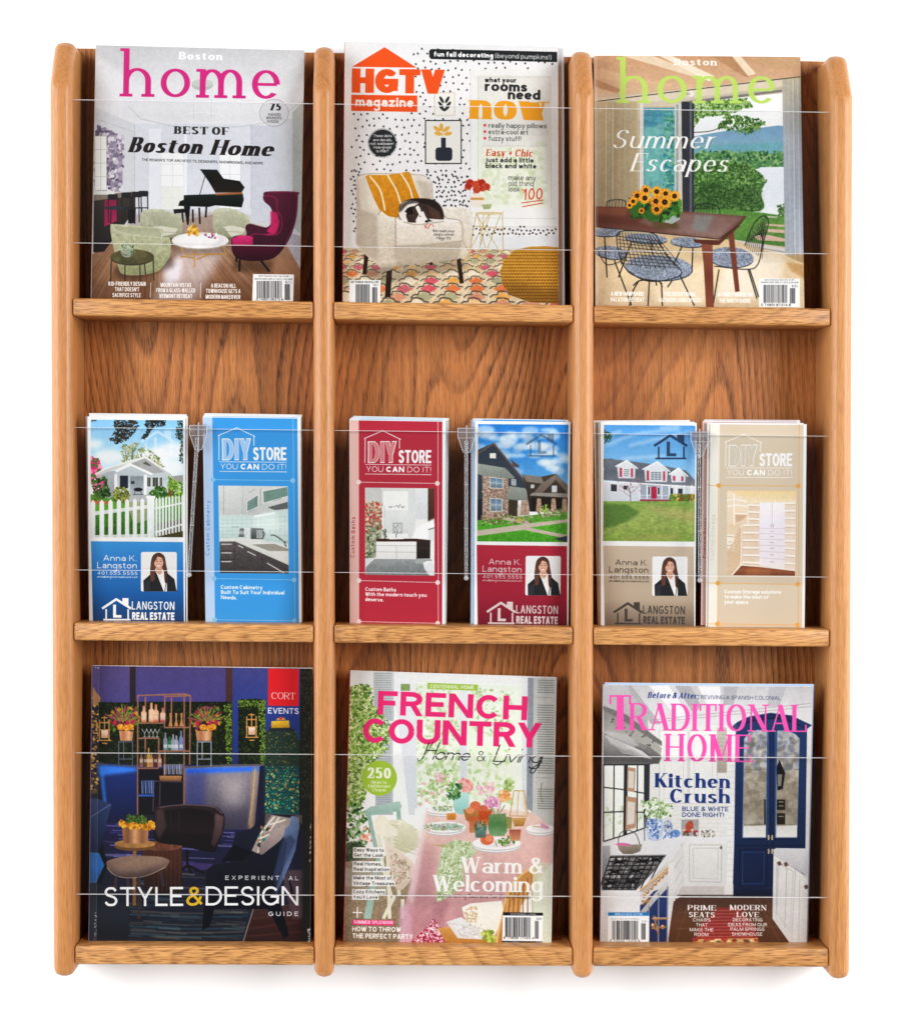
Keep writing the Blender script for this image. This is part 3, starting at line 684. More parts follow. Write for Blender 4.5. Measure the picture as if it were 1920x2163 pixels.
    c.T('0 74851 08372 8', 1352, 1682, 1516, 1684, 14, '333')
    return c

def dots(c, region, n, seed, col='25272c'):
    p = np.array(region, float).reshape(-1, 2); rg = np.random.RandomState(seed); lo, hi = p.min(0), p.max(0)
    stp = math.sqrt((hi-lo).prod()/n); q = []
    r = 0; y = lo[1]
    while y < hi[1]:
        x = lo[0]+(r % 2)*stp/2
        while x < hi[0]:
            px, py = x+(rg.rand()-.5)*stp*.55, y+(rg.rand()-.5)*stp*.55; ins = False; j = len(p)-1
            for i in range(len(p)):
                if (p[i, 1] > py) != (p[j, 1] > py) and px < (p[j, 0]-p[i, 0])*(py-p[i, 1])/(p[j, 1]-p[i, 1])+p[i, 0]: ins = not ins
                j = i
            if ins: q.append(c.ell(px, py, 7.2, 5.4, rg.choice([20, -40, 60, -70]), 8))
            x += stp
        y += stp; r += 1
    c.fill(q, col)

def art_dots(W, H):
    c = Art(W, H, [(200, 78), (1517, 110), (1522, 1714), (187, 1698)], 'eceaea', 21)
    c.R(180, 60, 1560, 260, ('dedee0', 'ececec'), a=.6)
    dots(c, [640, 120, 1512, 150, 1512, 245, 980, 250, 978, 1110, 690, 1110, 700, 880, 240, 880, 240, 520, 660, 520, 600, 240], 640, 3)
    dots(c, [236, 880, 320, 880, 280, 1280, 236, 1280], 40, 4); dots(c, [690, 880, 970, 900, 975, 1115, 800, 1110], 70, 5)
    c.R(978, 250, 1512, 1225, ('e8e7e4', 'f0f0ee')); c.R(1020, 290, 1470, 1110, ('dfddd6', 'e6ebdd', 'eef2e4')); c.R(1048, 300, 1460, 1090, ('e2e0da', 'e9e8e2'))
    c.R(1052, 735, 1440, 1088, 'e9eddb'); c.scat([1060, 780, 1430, 700, 1440, 1085, 1060, 1085], 240, 22, ['f6f6f0', 'd3dfb4', 'eef0e4', 'c3d49b'], .6, a=.35)
    c.LL([[978, 250, 978, 1220], [1025, 295, 1025, 1110], [1470, 290, 1475, 1110], [1048, 725, 1450, 725], [1048, 300, 1460, 300], [978, 1170, 1512, 1175], [978, 1225, 1512, 1225]], 3, 'cfcdc8')
    for i in range(7): c.L([1050, 590+i*11, 1460, 592+i*11], 3, 'cdccc8', a=.7)
    dots(c, [975, 1218, 1512, 1222, 1512, 1305, 975, 1300], 70, 8)
    c.R(180, 1285, 1560, 1370, 'e4e4e6'); c.P([180, 1285, 300, 1285, 300, 1370, 180, 1370], 'ebe9e8')
    # rug
    c.P([180, 1355, 1520, 1368, 1530, 1730, 170, 1720], 'd6c3a4', tex=(.12, 10))
    rows = [1380, 1408, 1440, 1476, 1516, 1560, 1608, 1660, 1705]
    for ri, y in enumerate(rows):
        h = 11+ri*3.0; stx = 72+ri*13
        for k in range(24):
            x = 120+k*stx+(ri % 2)*stx*.5
            if x > 1530: break
            col = c.rg.choice(['d9703a', 'd2465c', 'e0a14a', 'cf8c6c', 'a3a27e', 'e8c48e', 'e9dcc3', 'c25a68'])
            c.P([x-stx*.36, y, x-stx*.18, y-h*.5, x, y-h, x+stx*.18, y-h*.5, x+stx*.36, y, x+stx*.18, y+h*.5, x, y+h, x-stx*.18, y+h*.5], col, a=.85)
            c.LL([[x-stx*.5, y+2, x-stx*.38, y-h*.45, x-stx*.22, y-h*.5, x-stx*.18, y-h*1.1, x, y-h*1.2], [x, y-h*1.2, x+stx*.18, y-h*.95, x+stx*.24, y-h*.5, x+stx*.42, y-h*.4]], 3+ri*.8, '4a443c', a=.85)
    c.scat([180, 1365, 1520, 1375, 1525, 1712, 180, 1700], 500, 6, ['efe0c6', '5a5040', 'b99a78', 'e6d2b0'], .4, a=.5, rot=0)
    # armchair
    c.LL([[335, 1395, 322, 1520]], 26, '33211c'); c.LL([[478, 1475, 466, 1660]], 34, '33201b'); c.LL([[905, 1420, 925, 1575]], 26, '35221d'); c.R(725, 1440, 745, 1462, '33211c')
    c.P([272, 930, 300, 905, 420, 895, 640, 905, 700, 915, 735, 960, 745, 1120, 600, 1180, 400, 1180, 275, 1130], ('e9e0d2', 'e0d5c6'), tex=(.05, 12))
    c.P([270, 1100, 400, 1120, 500, 1180, 640, 1240, 930, 1190, 990, 1130, 985, 1330, 950, 1400, 905, 1425, 520, 1470, 490, 1475, 420, 1478, 330, 1400, 270, 1330], ('e2d7c8', 'd2c5b4'), tex=(.06, 12))
    c.P([405, 1150, 430, 1125, 480, 1125, 512, 1160, 515, 1360, 500, 1480, 425, 1480, 405, 1300], ('ece3d6', 'd8ccba', 'cbbda9'), tex=(.08, 10), sp=1); c.P([270, 940, 330, 920, 345, 1100, 420, 1130, 405, 1450, 330, 1400, 270, 1330], ('ded3c4', 'cfc1af'), a=.7, blur=3)
    c.P([800, 1120, 860, 1105, 940, 1110, 985, 1140, 992, 1300, 975, 1390, 920, 1400, 925, 1200, 830, 1180], ('ede5d9', 'd6c9b7'), tex=(.08, 10), sp=1)
    c.P([515, 1180, 700, 1200, 850, 1175, 925, 1215, 930, 1310, 700, 1345, 520, 1350, 505, 1330], ('eee6db', 'ddd1c1'), tex=(.05, 14)); c.L([505, 1345, 700, 1342, 928, 1312], 5, 'a89a86', a=.7); c.L([515, 1180, 508, 1345], 4, 'b5a893', a=.6)
    c.P([500, 1345, 930, 1312, 905, 1425, 520, 1468], ('b9a993', 'a8967e'), a=.55, blur=6); c.P([275, 935, 300, 1120, 400, 1150, 405, 1440, 330, 1395, 270, 1330], 'a08f7c', a=.38, blur=6); c.L([405, 1150, 430, 1125, 480, 1122, 512, 1160, 517, 1350], 5, '9c8a74', a=.75, sp=1); c.L([800, 1120, 830, 1170, 920, 1195, 932, 1310, 978, 1392], 5, '9c8a74', a=.7, sp=1); c.L([272, 935, 300, 905, 420, 895, 640, 903, 700, 915, 738, 960, 748, 1110], 5, 'b3a48f', a=.8, sp=1); c.P([640, 930, 735, 960, 745, 1110, 690, 1090], 'b5a692', a=.5, blur=8); c.P([330, 1480, 930, 1430, 980, 1480, 520, 1560, 330, 1540], '4a3c30', a=.35, blur=14)
    # pillow
    c.P([328, 915, 345, 905, 470, 905, 590, 885, 605, 890, 640, 990, 665, 1050, 560, 1075, 530, 1170, 470, 1160, 415, 1120, 380, 1050, 345, 960], ('e5a022', 'dc9417', 'cf860f'), tex=(.08, 18))
    for x in ((355, 910, 420, 1000, 450, 1125), (465, 905, 520, 1000, 548, 1085), (548, 895, 600, 980, 620, 1048)): c.L(x, 9, 'f5e9cf', sp=1)
    # dog
    c.P([535, 1130, 545, 1085, 600, 1055, 680, 1050, 760, 1065, 800, 1110, 810, 1180, 760, 1190, 640, 1200, 560, 1190, 535, 1165], '43342e', tex=(.3, 14), sp=1)
    c.P([540, 1110, 560, 1075, 610, 1062, 660, 1075, 620, 1105, 580, 1150, 590, 1195, 550, 1180, 535, 1145], 'ebe4dd', sp=1); c.P([580, 1120, 620, 1098, 680, 1105, 715, 1140, 720, 1185, 690, 1205, 640, 1200, 605, 1180, 590, 1150], '4a3731', sp=1, tex=(.25, 10)); c.P([640, 1185, 680, 1130, 700, 1160, 715, 1195, 660, 1208], 'efe8e2', sp=1); c.E(708, 1192, 11, 8, '1d1614'); c.P([600, 1110, 570, 1130, 590, 1145, 610, 1130], '2d201c'); c.P([520, 1180, 580, 1190, 590, 1215, 560, 1222, 530, 1205], 'efe7df', sp=1); c.P([720, 1175, 800, 1180, 870, 1190, 860, 1200, 740, 1190], 'f0e9e2'); c.P([700, 1080, 790, 1110, 800, 1180, 740, 1175, 720, 1120], '6b4a35', a=.6, blur=5)
    c.P([535, 1130, 560, 1080, 640, 1052, 740, 1058, 800, 1105, 815, 1180, 780, 1130, 700, 1085, 600, 1085, 550, 1130], '241a17', a=.7, blur=3, sp=1); c.P([640, 1105, 660, 1098, 678, 1150, 690, 1185, 672, 1170, 655, 1140], 'f3ece6', sp=1); c.P([582, 1118, 612, 1104, 622, 1140, 596, 1150], '201613', sp=1); c.E(668, 1160, 5, 3, '0f0a08'); c.L([560, 1195, 640, 1212, 720, 1205, 815, 1192], 5, '8c7a68', a=.6, sp=1)
    # side table + vase
    c.LL([[1010, 1135, 1180, 1140], [1015, 1140, 960, 1440], [1020, 1140, 1085, 1430], [1175, 1140, 1180, 1400], [1165, 1145, 1030, 1500], [1060, 1150, 1020, 1500], [1090, 1150, 940, 1440], [1010, 1220, 1180, 1240], [1100, 1140, 1040, 1340], [1015, 1150, 1160, 1380]], 4, 'c9a85a'); c.E(1095, 1128, 100, 18, 'e8e4da'); c.E(1095, 1122, 100, 16, 'f3f0ea'); c.E(1095, 1142, 84, 10, 'd6bd7a', a=.6)
    c.P([1000, 1020, 1040, 1020, 1062, 1050, 1060, 1085, 1040, 1105, 1000, 1105, 978, 1085, 978, 1045], 'efe6da', sp=1); c.P([978, 1045, 1062, 1045, 1062, 1060, 978, 1060], 'dcA25c')
    for x, y, r in ((975, 955, 24), (1012, 965, 24), (1048, 955, 24), (1078, 978, 22), (1018, 995, 24), (965, 975, 22), (1055, 990, 18)): c.E(x, y, r, r, c.rg.choice(['c9402a', 'd4502f', 'b93322'])); c.scat([x-r, y-r, x+r, y-r, x+r, y+r, x-r, y+r], 9, 7, ['e06a44', 'a52a1c'], .6, a=.7)
    c.P([1045, 1088, 1112, 1085, 1100, 1115, 1060, 1118], 'b9c08f'); c.LL([[1058, 1088, 1066, 1116], [1078, 1088, 1080, 1116], [1096, 1088, 1092, 1116]], 3, '8f9a66')
    # pouf
    c.setclip([1160, 1500, 1185, 1430, 1250, 1370, 1340, 1348, 1440, 1345, 1520, 1352, 1520, 1700, 1340, 1690, 1230, 1650, 1175, 1580])
    c.R(1150, 1330, 1530, 1700, ('c98f2c', 'bd8226', '90601a')); q = []
    for r in range(19):
        for k in range(22): q.append(c.ell(1165+k*18+(r % 2)*9-abs(r-8)*.6*(11-k)*.3, 1356+r*19, 8.5, 5.5, 25 if r % 2 else -25, 8))
    c.fill(q, 'dfae4c', a=.75); c.fill([p+np.array([0, 8]) for p in q], '6e4711', a=.45); c.P([1160, 1560, 1530, 1620, 1530, 1710, 1160, 1710], '5d3c10', a=.35, blur=20); c.setclip()
    c.photo()
    # framed prints
    c.R(755, 395, 882, 540, 'e9e3d6'); c.R(763, 403, 874, 532, 'f3f0ea'); c.L([755, 395, 882, 395, 882, 540, 755, 540], 3, 'd9cfbd', closed=True)
    for x, y, r in ((800, 440, -60), (835, 440, 60), (795, 470, -50), (842, 470, 50), (805, 495, -40), (830, 495, 40)): c.E(x, y, 24, 9, '35363c', rot=-r if x < 815 else -r)
    c.R(697, 565, 925, 838, '2b2c31'); c.R(704, 572, 918, 831, 'eeece6'); c.RR(762, 735, 866, 818, 20, '2b2e3a'); c.R(797, 675, 826, 745, '2b2e3a')
    for x, y, r in ((798, 610, 90), (770, 620, 40), (830, 622, -40), (780, 650, 10), (840, 650, -10)): c.E(x, y, 25, 12, 'e8b04a', rot=r)
    c.L([805, 600, 808, 668], 4, 'e0a53c')
    # type
    c.P([722, 140, 735, 126, 1512, 142, 1512, 206, 735, 188, 724, 176], '26282b')
    c.T('fun fall decorating', 752, 172, 1118, 180, 30, 'fff', 's', .24); c.T('(beyond pumpkins!)', 1130, 181, 1476, 190, 30, 'eee', 's', .1)
    O = 'f0581f'
    c.P([447, 114, 646, 242, 245, 235], O); c.T('HGTV', 242, 395, 815, 404, 150, O, 's', .36, th=.25, sp=-.1); c.P([240, 408, 650, 414, 650, 516, 240, 508], O)
    c.T('magazine', 266, 479, 626, 486, 62, 'fbefe8', 's', .20, xh=.68)
    c.E(434, 708, 84, 84, '26282b'); c.LL([[434+84*math.cos(t), 708+84*math.sin(t), 434+92*math.cos(t), 708+92*math.sin(t)] for t in np.linspace(0, 6.28, 60)], 3, '26282b')
    for t, w, y in (('These dots', 116, 671), ('are decals,', 116, 696), ('not wallpaper.', 152, 719), ('How great', 112, 742), ('is that?', 76, 765)): c.T(t, 434-w/2, y, 434+w/2, y, 18, 'eee', 's', .14)
    c.T('what your', 1066, 331, 1262, 333, 30, '2b2b2d', 's', .24); c.T('rooms', 1066, 385, 1328, 390, 60, '2b2b2d', 's', .27, th=.2, sp=-.06, xh=.72); c.T('need', 1208, 436, 1408, 440, 60, '2b2b2d', 's', .27, th=.2, sp=-.06, xh=.72)
    c.T('now', 972, 558, 1455, 568, 166, 'efa423', 'r', .34, th=.045, sf=.05, xh=.70, sp=-.1)
    for t, x1, y in (('really happy pillows', 1446, 613), ('extra-cool art', 1334, 652), ('fuzzy stuff!', 1290, 693)): c.T(t, 1090, y, x1, y+3, 30, '3a3a3c', 's', .12); c.E(1067, y-15, 9, 9, 'e0503a')
    c.T('Easy + Chic', 1074, 788, 1360, 792, 44, 'd8442f', 'r', .2, sl=.15, sf=.04); c.T('just add a little', 1072, 826, 1368, 829, 30, '2b2b2d', 's', .2); c.T('black and white', 1072, 862, 1384, 865, 30, '2b2b2d', 's', .2)
    c.T('make any', 1212, 936, 1380, 938, 32, '3a3a3c', 's', .1); c.T('old thing', 1212, 972, 1368, 974, 32, '3a3a3c', 's', .1); c.T('look', 1212, 1007, 1284, 1009, 32, '3a3a3c', 's', .1)
    c.T('100', 1302, 1060, 1420, 1056, 70, 'e0513c', 's', .12, rnd=True, sl=.1); c.LL([[1290, 1078, 1428, 1060], [1296, 1102, 1425, 1078]], 6, 'e0513c'); c.L([1292, 995, 1310, 1000], 6, 'e0513c')
    c.T('We read your', 744, 1258, 882, 1260, 17, '55504c'); c.T("dog's mind!", 752, 1280, 874, 1282, 17, '55504c'); c.T('Page 113', 768, 1304, 856, 1304, 17, '55504c'); c.L([695, 1218, 715, 1235, 725, 1215, 740, 1212, 755, 1228], 4, 'd8442f', sp=1); c.LL([[695, 1218, 712, 1212], [695, 1218, 702, 1234]], 4, 'd8442f')
    c.P([228, 1553, 422, 1556, 420, 1720, 226, 1720], 'f2f2f2'); c.T('OCTOBER 2019 $4.99', 238, 1572, 408, 1574, 13, '333', 'r', .2); c.bars(268, 1580, 354, 1712, 7); c.bars(370, 1598, 404, 1712, 9); c.T('10>', 374, 1592, 412, 1592, 14, '444')
    return c

def art_lake(W, H):
    c = Art(W, H, [(163, 107), (1435, 115), (1460, 1673), (172, 1661)], 'c9b79a', 31)
    c.R(150, 90, 1480, 420, ('d0a880', 'c9a888', 'd8c8b0'))
    c.P([163, 107, 1435, 115, 1440, 240, 900, 300, 170, 350], ('cda07a', 'd8b898'))
    for q, col in (([330, 108, 520, 108, 880, 250, 850, 262], 'e8d6bd'), ([560, 108, 640, 110, 900, 235, 870, 270], 'f1e6d2'), ([880, 110, 1010, 112, 1160, 230, 1090, 240], 'b98d66'), ([1010, 112, 1065, 112, 1160, 222, 1110, 235], 'efe0c8'), ([200, 180, 440, 260, 660, 280, 620, 300, 200, 250], 'dcb893'), ([170, 250, 330, 320, 300, 340, 165, 300], 'b98e6a'), ([1120, 112, 1430, 118, 1430, 200, 1200, 180], 'c9a57f')): c.P(q, col, a=.85)
    c.P([165, 380, 1440, 235, 1440, 300, 470, 420, 165, 420], 'd8cbb6'); c.L([165, 392, 1435, 238], 5, '2b2c30')
    # curtain left
    c.R(165, 390, 480, 1080, ('c8b898', 'b7a888', 'a89878'))
    for i in range(30): x = 172+i*10.4; c.L([x, 390+c.rg.rand()*10, x-2, 1070], 4+c.rg.rand()*3, c.rg.choice(['dccfb4', '94866a', 'a0a38a', 'b58f62', '8a9a8a']), a=.55, blur=1)
    # teal window
    c.R(462, 430, 665, 1010, ('5a9fae', '5fa8b0', '7cb8b0')); c.scat([465, 440, 660, 440, 660, 1000, 465, 1000], 60, 34, ['4a90a4', '74b0b0', '447f98', '98c8bc'], .5, a=.5); c.LL([[465, 445+i*24, 575, 460+i*24] for i in range(22)], 2, '2b88a8', a=.6); c.scat([590, 450, 655, 450, 655, 960, 590, 960], 160, 12, ['4f9a6a', '2f8a7a', '8ac4a0', '2c7f90'], .5, a=.8); c.P([470, 560, 560, 540, 560, 880, 470, 900], '84c4b8', a=.6, blur=4)
    c.R(440, 400, 464, 1080, 'd5d2cd'); c.R(655, 400, 700, 1100, 'cfcac4'); c.R(665, 410, 678, 1090, '8fa5a5'); c.P([462, 400, 1330, 300, 1330, 340, 700, 400, 462, 430], 'cbbfae')
    # view
    c.P([760, 400, 1330, 340, 1340, 1100, 770, 1100], ('eef0f2', 'eceff2', 'e6eaec'))
    c.P([765, 610, 880, 590, 1000, 570, 1150, 560, 1300, 540, 1335, 545, 1338, 720, 770, 720], ('7ba6c8', '84acc6', '98bcc0')); c.P([765, 690, 900, 660, 1100, 655, 1338, 640, 1338, 730, 770, 730], '6aacb8', a=.7, blur=5)
    c.P([770, 720, 830, 700, 900, 712, 980, 690, 1050, 715, 1130, 695, 1220, 720, 1338, 705, 1338, 795, 1240, 800, 770, 860], ('6f9f6a', '4f8a52')); c.scat([770, 700, 1338, 700, 1338, 795, 1180, 800, 770, 850], 420, 10, ['7fae6f', '3f7548', '5f9858', '9cc07f', '2f6244'], .7)
    c.P([1180, 800, 1338, 796, 1340, 1085, 1150, 1085], ('e6ebf2', 'dfe5ec', 'e9edf0')); c.LL([[1190, 830+i*14, 1336, 830+i*14] for i in range(17)], 2, 'c9d2dc', a=.5)
    c.P([775, 860, 850, 780, 960, 760, 1080, 780, 1180, 830, 1215, 890, 1190, 960, 1200, 1060, 1000, 1080, 775, 1060], '4a7f35', sp=1)
    c.scat([775, 790, 960, 755, 1120, 780, 1225, 880, 1190, 960, 1195, 1070, 775, 1065], 2600, 8.5, ['5c8a42', '3c642e', '7aa456', '2c4c24', '94b870', '48763a'], .45)
    c.P([765, 400, 960, 378, 1000, 450, 900, 470, 780, 480], 'a9c07f', a=.35); c.scat([765, 400, 1100, 375, 1140, 420, 1000, 470, 820, 490, 765, 560], 420, 11, ['5f8f3a', '86ac55', '3f6f2f', 'a9c77a'], .5); c.scat([960, 470, 1120, 490, 1225, 515, 1190, 560, 1110, 600, 1000, 570, 920, 560], 260, 11, ['4f8035', '7ba34c', '35602a'], .45); c.P([790, 930, 900, 880, 1000, 930, 1150, 900, 1190, 980, 1190, 1060, 780, 1060], '22401a', a=.35, blur=16); c.L([770, 585, 880, 575, 960, 540, 1000, 500], 5, '5a4a38', sp=1)
    c.P([770, 1062, 940, 1058, 1200, 1080, 1338, 1100, 1340, 1290, 1100, 1260, 940, 1240], ('5f9440', '6c9e46', '53843a'), tex=(.2, 12)); c.P([1230, 1100, 1290, 1105, 1290, 1112, 1235, 1110], 'c9c4ba')
    for q in ([1220, 1148, 1335, 1156, 1335, 1168, 1225, 1160], [1225, 1180, 1336, 1186, 1336, 1206, 1235, 1200], [1140, 1220, 1240, 1218, 1338, 1240, 1338, 1258, 1170, 1250]): c.P(q, 'd8b8a4')
    c.scat([1290, 1040, 1338, 1020, 1338, 1100, 1300, 1100], 60, 9, ['4f7a35', '6f9a4a', '30552a'], .5)
    # dark frame
    c.P([697, 395, 1320, 318, 1320, 332, 775, 402, 775, 1080, 705, 1080], '3a3c44'); c.R(748, 400, 762, 1080, '6a6e78'); c.P([775, 402, 1330, 335, 1330, 300, 700, 390], 'b5aca0', a=.6)
    c.P([1020, 1245, 1340, 1300, 1345, 1345, 1020, 1290], 'd5d0cb'); c.L([1010, 1268, 1342, 1325], 5, '8a8480')
    # right curtain
    c.P([1322, 255, 1440, 240, 1462, 1390, 1340, 1390], ('c3b898', 'bcc3cc', 'aab3c0', 'b9bfc8'))
    for i in range(12): x = 1328+i*10; c.L([x, 255, x+16, 1385], 4, c.rg.choice(['e3e6ea', '8f98a6', 'a9b0ba', '9a8f7a']), a=.6, blur=1)
    c.P([1340, 1340, 1455, 1335, 1458, 1400, 1345, 1400], 'b98f55', a=.7, blur=6)
    # floor
    c.P([165, 1200, 640, 1220, 1020, 1250, 1345, 1345, 1465, 1400, 1465, 1690, 165, 1690], ('d8bc92', 'e3cba4', 'cdb594'), tex=(.06, 80)); c.P([1000, 1290, 1340, 1350, 1300, 1600, 900, 1600], 'efe6da', a=.7, blur=24); c.P([560, 1440, 880, 1400, 860, 1640, 520, 1640], 'efdfc4', a=.6, blur=24)
    c.P([1345, 1385, 1460, 1400, 1460, 1490, 1380, 1440], 'b98a50', a=.7, blur=5)
    # chairs behind
    def wire(pts, col='26282c', w=4): c.L(pts, w, col, sp=1)
    wire([235, 1045, 245, 1010, 290, 1000, 345, 1005, 360, 1040], w=5); c.LL([[255+i*20, 1005, 250+i*20, 1050] for i in range(6)], 3, '333'); wire([775, 1080, 790, 1035, 860, 1025, 920, 1040, 938, 1090], w=5); c.LL([[800+i*18, 1030, 798+i*18, 1080] for i in range(7)]+[[780, 1055, 935, 1058]], 3, '2c3a2c')
    # seats & near chairs
    def seat(cx, cy, rx, ry, rot=0): c.E(cx, cy+6, rx, ry, '3a4048', rot=rot); c.E(cx, cy, rx, ry, '8f98a8', rot=rot, tex=(.5, 6))
    seat(235, 1200, 90, 26); seat(480, 1240, 130, 30, 4); seat(740, 1262, 110, 30, 4); seat(265, 1325, 100, 40, 8); seat(1005, 1355, 140, 62, 4); seat(560, 1420, 208, 78, 3)
    c.LL([[225, 1230, 240, 1480], [285, 1375, 390, 1650], [390, 1260, 310, 1480], [700, 1290, 655, 1390], [768, 1300, 762, 1450], [510, 1255, 520, 1340], [930, 1430, 895, 1640], [1110, 1430, 1165, 1610], [1120, 1430, 1175, 1600], [640, 1500, 612, 1540], [500, 1500, 492, 1655], [435, 1500, 400, 1560, 378, 1655], [575, 1510, 580, 1655], [690, 1470, 778, 1655], [540, 1500, 545, 1530]], 8, '33302e'); c.L([400, 1530, 440, 1500, 500, 1498, 560, 1505, 580, 1540], 8, '33302e', sp=1)
    wire([175, 1300, 230, 1395, 300, 1390, 355, 1350, 365, 1310], w=5)
    c.P([300, 1230, 320, 1198, 420, 1195, 520, 1210, 560, 1260, 690, 1420, 500, 1490, 330, 1400], '5a5a55', a=.12)
    seg = []
    for i in range(13):
        t = i/12; seg.append([315+t*220, 1200+t*18, 330+t*360, 1370+40*math.sin(t*3.1)+t*30])
    for i in range(9):
        t = i/8; seg.append([303+t*30, 1225+t*170, 560+t*120, 1255+t*165])
    c.LL(seg, 3.5, '2c2a2a'); wire([330, 1400, 300, 1260, 315, 1200, 420, 1193, 530, 1212, 570, 1280, 610, 1350, 700, 1450, 610, 1495, 480, 1500, 370, 1440, 330, 1380], w=6)
    wire([1090, 1285, 1130, 1180, 1180, 1110, 1220, 1105, 1235, 1150, 1200, 1280, 1170, 1400, 1100, 1430, 900, 1410], w=6)
    seg = [[1105+i*14, 1270-i*22, 1225-i*4, 1160+i*22] for i in range(9)]+[[1130+i*12, 1180-i*9, 1100+i*12, 1300+i*8] for i in range(9)]; c.LL(seg, 3, '2f2d2c')
    # table
    c.P([820, 1270, 890, 1275, 898, 1665, 850, 1665, 835, 1400], ('9a5a40', '7a3f2c', '8a4c34')); c.P([985, 1200, 1020, 1190, 1058, 1565, 1030, 1570], ('8a4a34', '7a3c28')); c.P([770, 1245, 930, 1250, 1055, 1150, 1058, 1165, 930, 1280, 880, 1280, 780, 1265], '6a3426')
    c.P([170, 1040, 370, 1045, 690, 1070, 1098, 1102, 1060, 1150, 930, 1242, 560, 1205, 170, 1165], ('7a4a3a', '6a3c30', '8a6458')); c.P([420, 1130, 700, 1080, 1090, 1104, 930, 1235, 800, 1225, 600, 1190], 'b9a9a6', a=.45, blur=12); c.P([500, 1120, 640, 1090, 690, 1180, 540, 1185], '5c4a22', a=.7, blur=8); c.P([780, 1090, 900, 1095, 850, 1200, 760, 1190], '8aa0a0', a=.5, blur=9); c.L([170, 1167, 560, 1207, 930, 1244, 1058, 1152, 1096, 1103], 5, '3a1f18'); c.P([180, 1045, 370, 1050, 350, 1100, 180, 1090], '9a5f44', a=.6, blur=8)
    # sunflowers
    c.P([500, 1080, 660, 1070, 690, 1120, 640, 1150, 500, 1120], 'aeb9b5'); c.scat([370, 1000, 690, 1000, 690, 1095, 560, 1130, 400, 1110], 160, 26, ['2f5a22', '3f7a2c', '22421a', '5a9a38'], .4)
    for q in ([375, 1050, 440, 1010, 460, 1060, 405, 1120], [470, 1070, 540, 1050, 560, 1110, 500, 1135], [625, 1020, 680, 1040, 690, 1095, 650, 1070]): c.P(q, '3a7028')
    for x, y, r in ((478, 942, 34), (545, 950, 36), (425, 975, 34), (472, 990, 38), (655, 978, 36), (600, 962, 34), (540, 1010, 38), (595, 1015, 42), (545, 1060, 36), (400, 1010, 28), (452, 1068, 20), (378, 1035, 22)):
        q = [c.ell(x+r*.62*math.cos(t), y+r*.62*math.sin(t), r*.42, r*.17, math.degrees(t), 8) for t in np.linspace(0, 6.28, 15)[:-1]]
        c.fill(q, c.rg.choice(['f09a18', 'f5a824', 'e8860f'])); c.fill(q[::2], 'f8bd3c', a=.6); c.E(x, y, r*.42, r*.42, '2a160c'); c.E(x, y, r*.2, r*.2, '5a3a1c')
    c.photo(); c.E(755, 345, 18, 18, 'ece6de'); c.E(735, 345, 18, 8, 'b9b0a4')
    c.T('Boston', 652, 168, 914, 170, 42, 'f8f4ee', 'r', .30, sf=.06)
    c.T('home', 318, 402, 1278, 406, 276, 'bfe06a', 'r', .125, th=.062, sf=.085, xh=.62, a=.95)
    c.T('Summer', 272, 682, 905, 688, 112, '55605c', 'r', .14, th=.03, sl=.34, sf=.04, xh=.66, a=.25, blur=4)
    c.T('Summer', 268, 680, 895, 684, 112, 'fbfbf8', 'r', .15, th=.03, sl=.34, sf=.04, xh=.66); c.T('Escapes', 382, 824, 975, 828, 112, 'fbfbf8', 'r', .15, th=.03, sl=.34, sf=.04, xh=.66)
    for t, xc, w, y in (('A NEW HAMPSHIRE', 365, 204, 1592), ('VACATION RETREAT', 365, 208, 1628), ('FIVE EXCEPTIONAL', 688, 196, 1594), ('OUTDOOR LIVING SPACES', 690, 258, 1631), ('A FAMILY MANSE ON', 1030, 212, 1597), ('THE NORTH SHORE', 1028, 194, 1635)): c.T(t, xc-w/2, y, xc+w/2, y+2, 26, 'fbf8f2', 's', .17)
    c.P([1180, 1485, 1432, 1487, 1432, 1663, 1178, 1660], 'f3f3f3'); c.T('BOSTONMAGAZINE.COM  $4.99', 1212, 1500, 1396, 1500, 10, '888'); c.T('SUMMER 2018  DISPLAY UNTIL 8-20-2018', 1188, 1515, 1422, 1516, 10, '777'); c.bars(1206, 1525, 1352, 1636, 13); c.bars(1370, 1545, 1404, 1640, 14); c.T('63>', 1382, 1540, 1420, 1540, 15, '555'); c.T('0 74851 87374 8', 1190, 1655, 1375, 1657, 15, '222')
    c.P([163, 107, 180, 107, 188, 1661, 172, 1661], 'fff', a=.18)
    return c
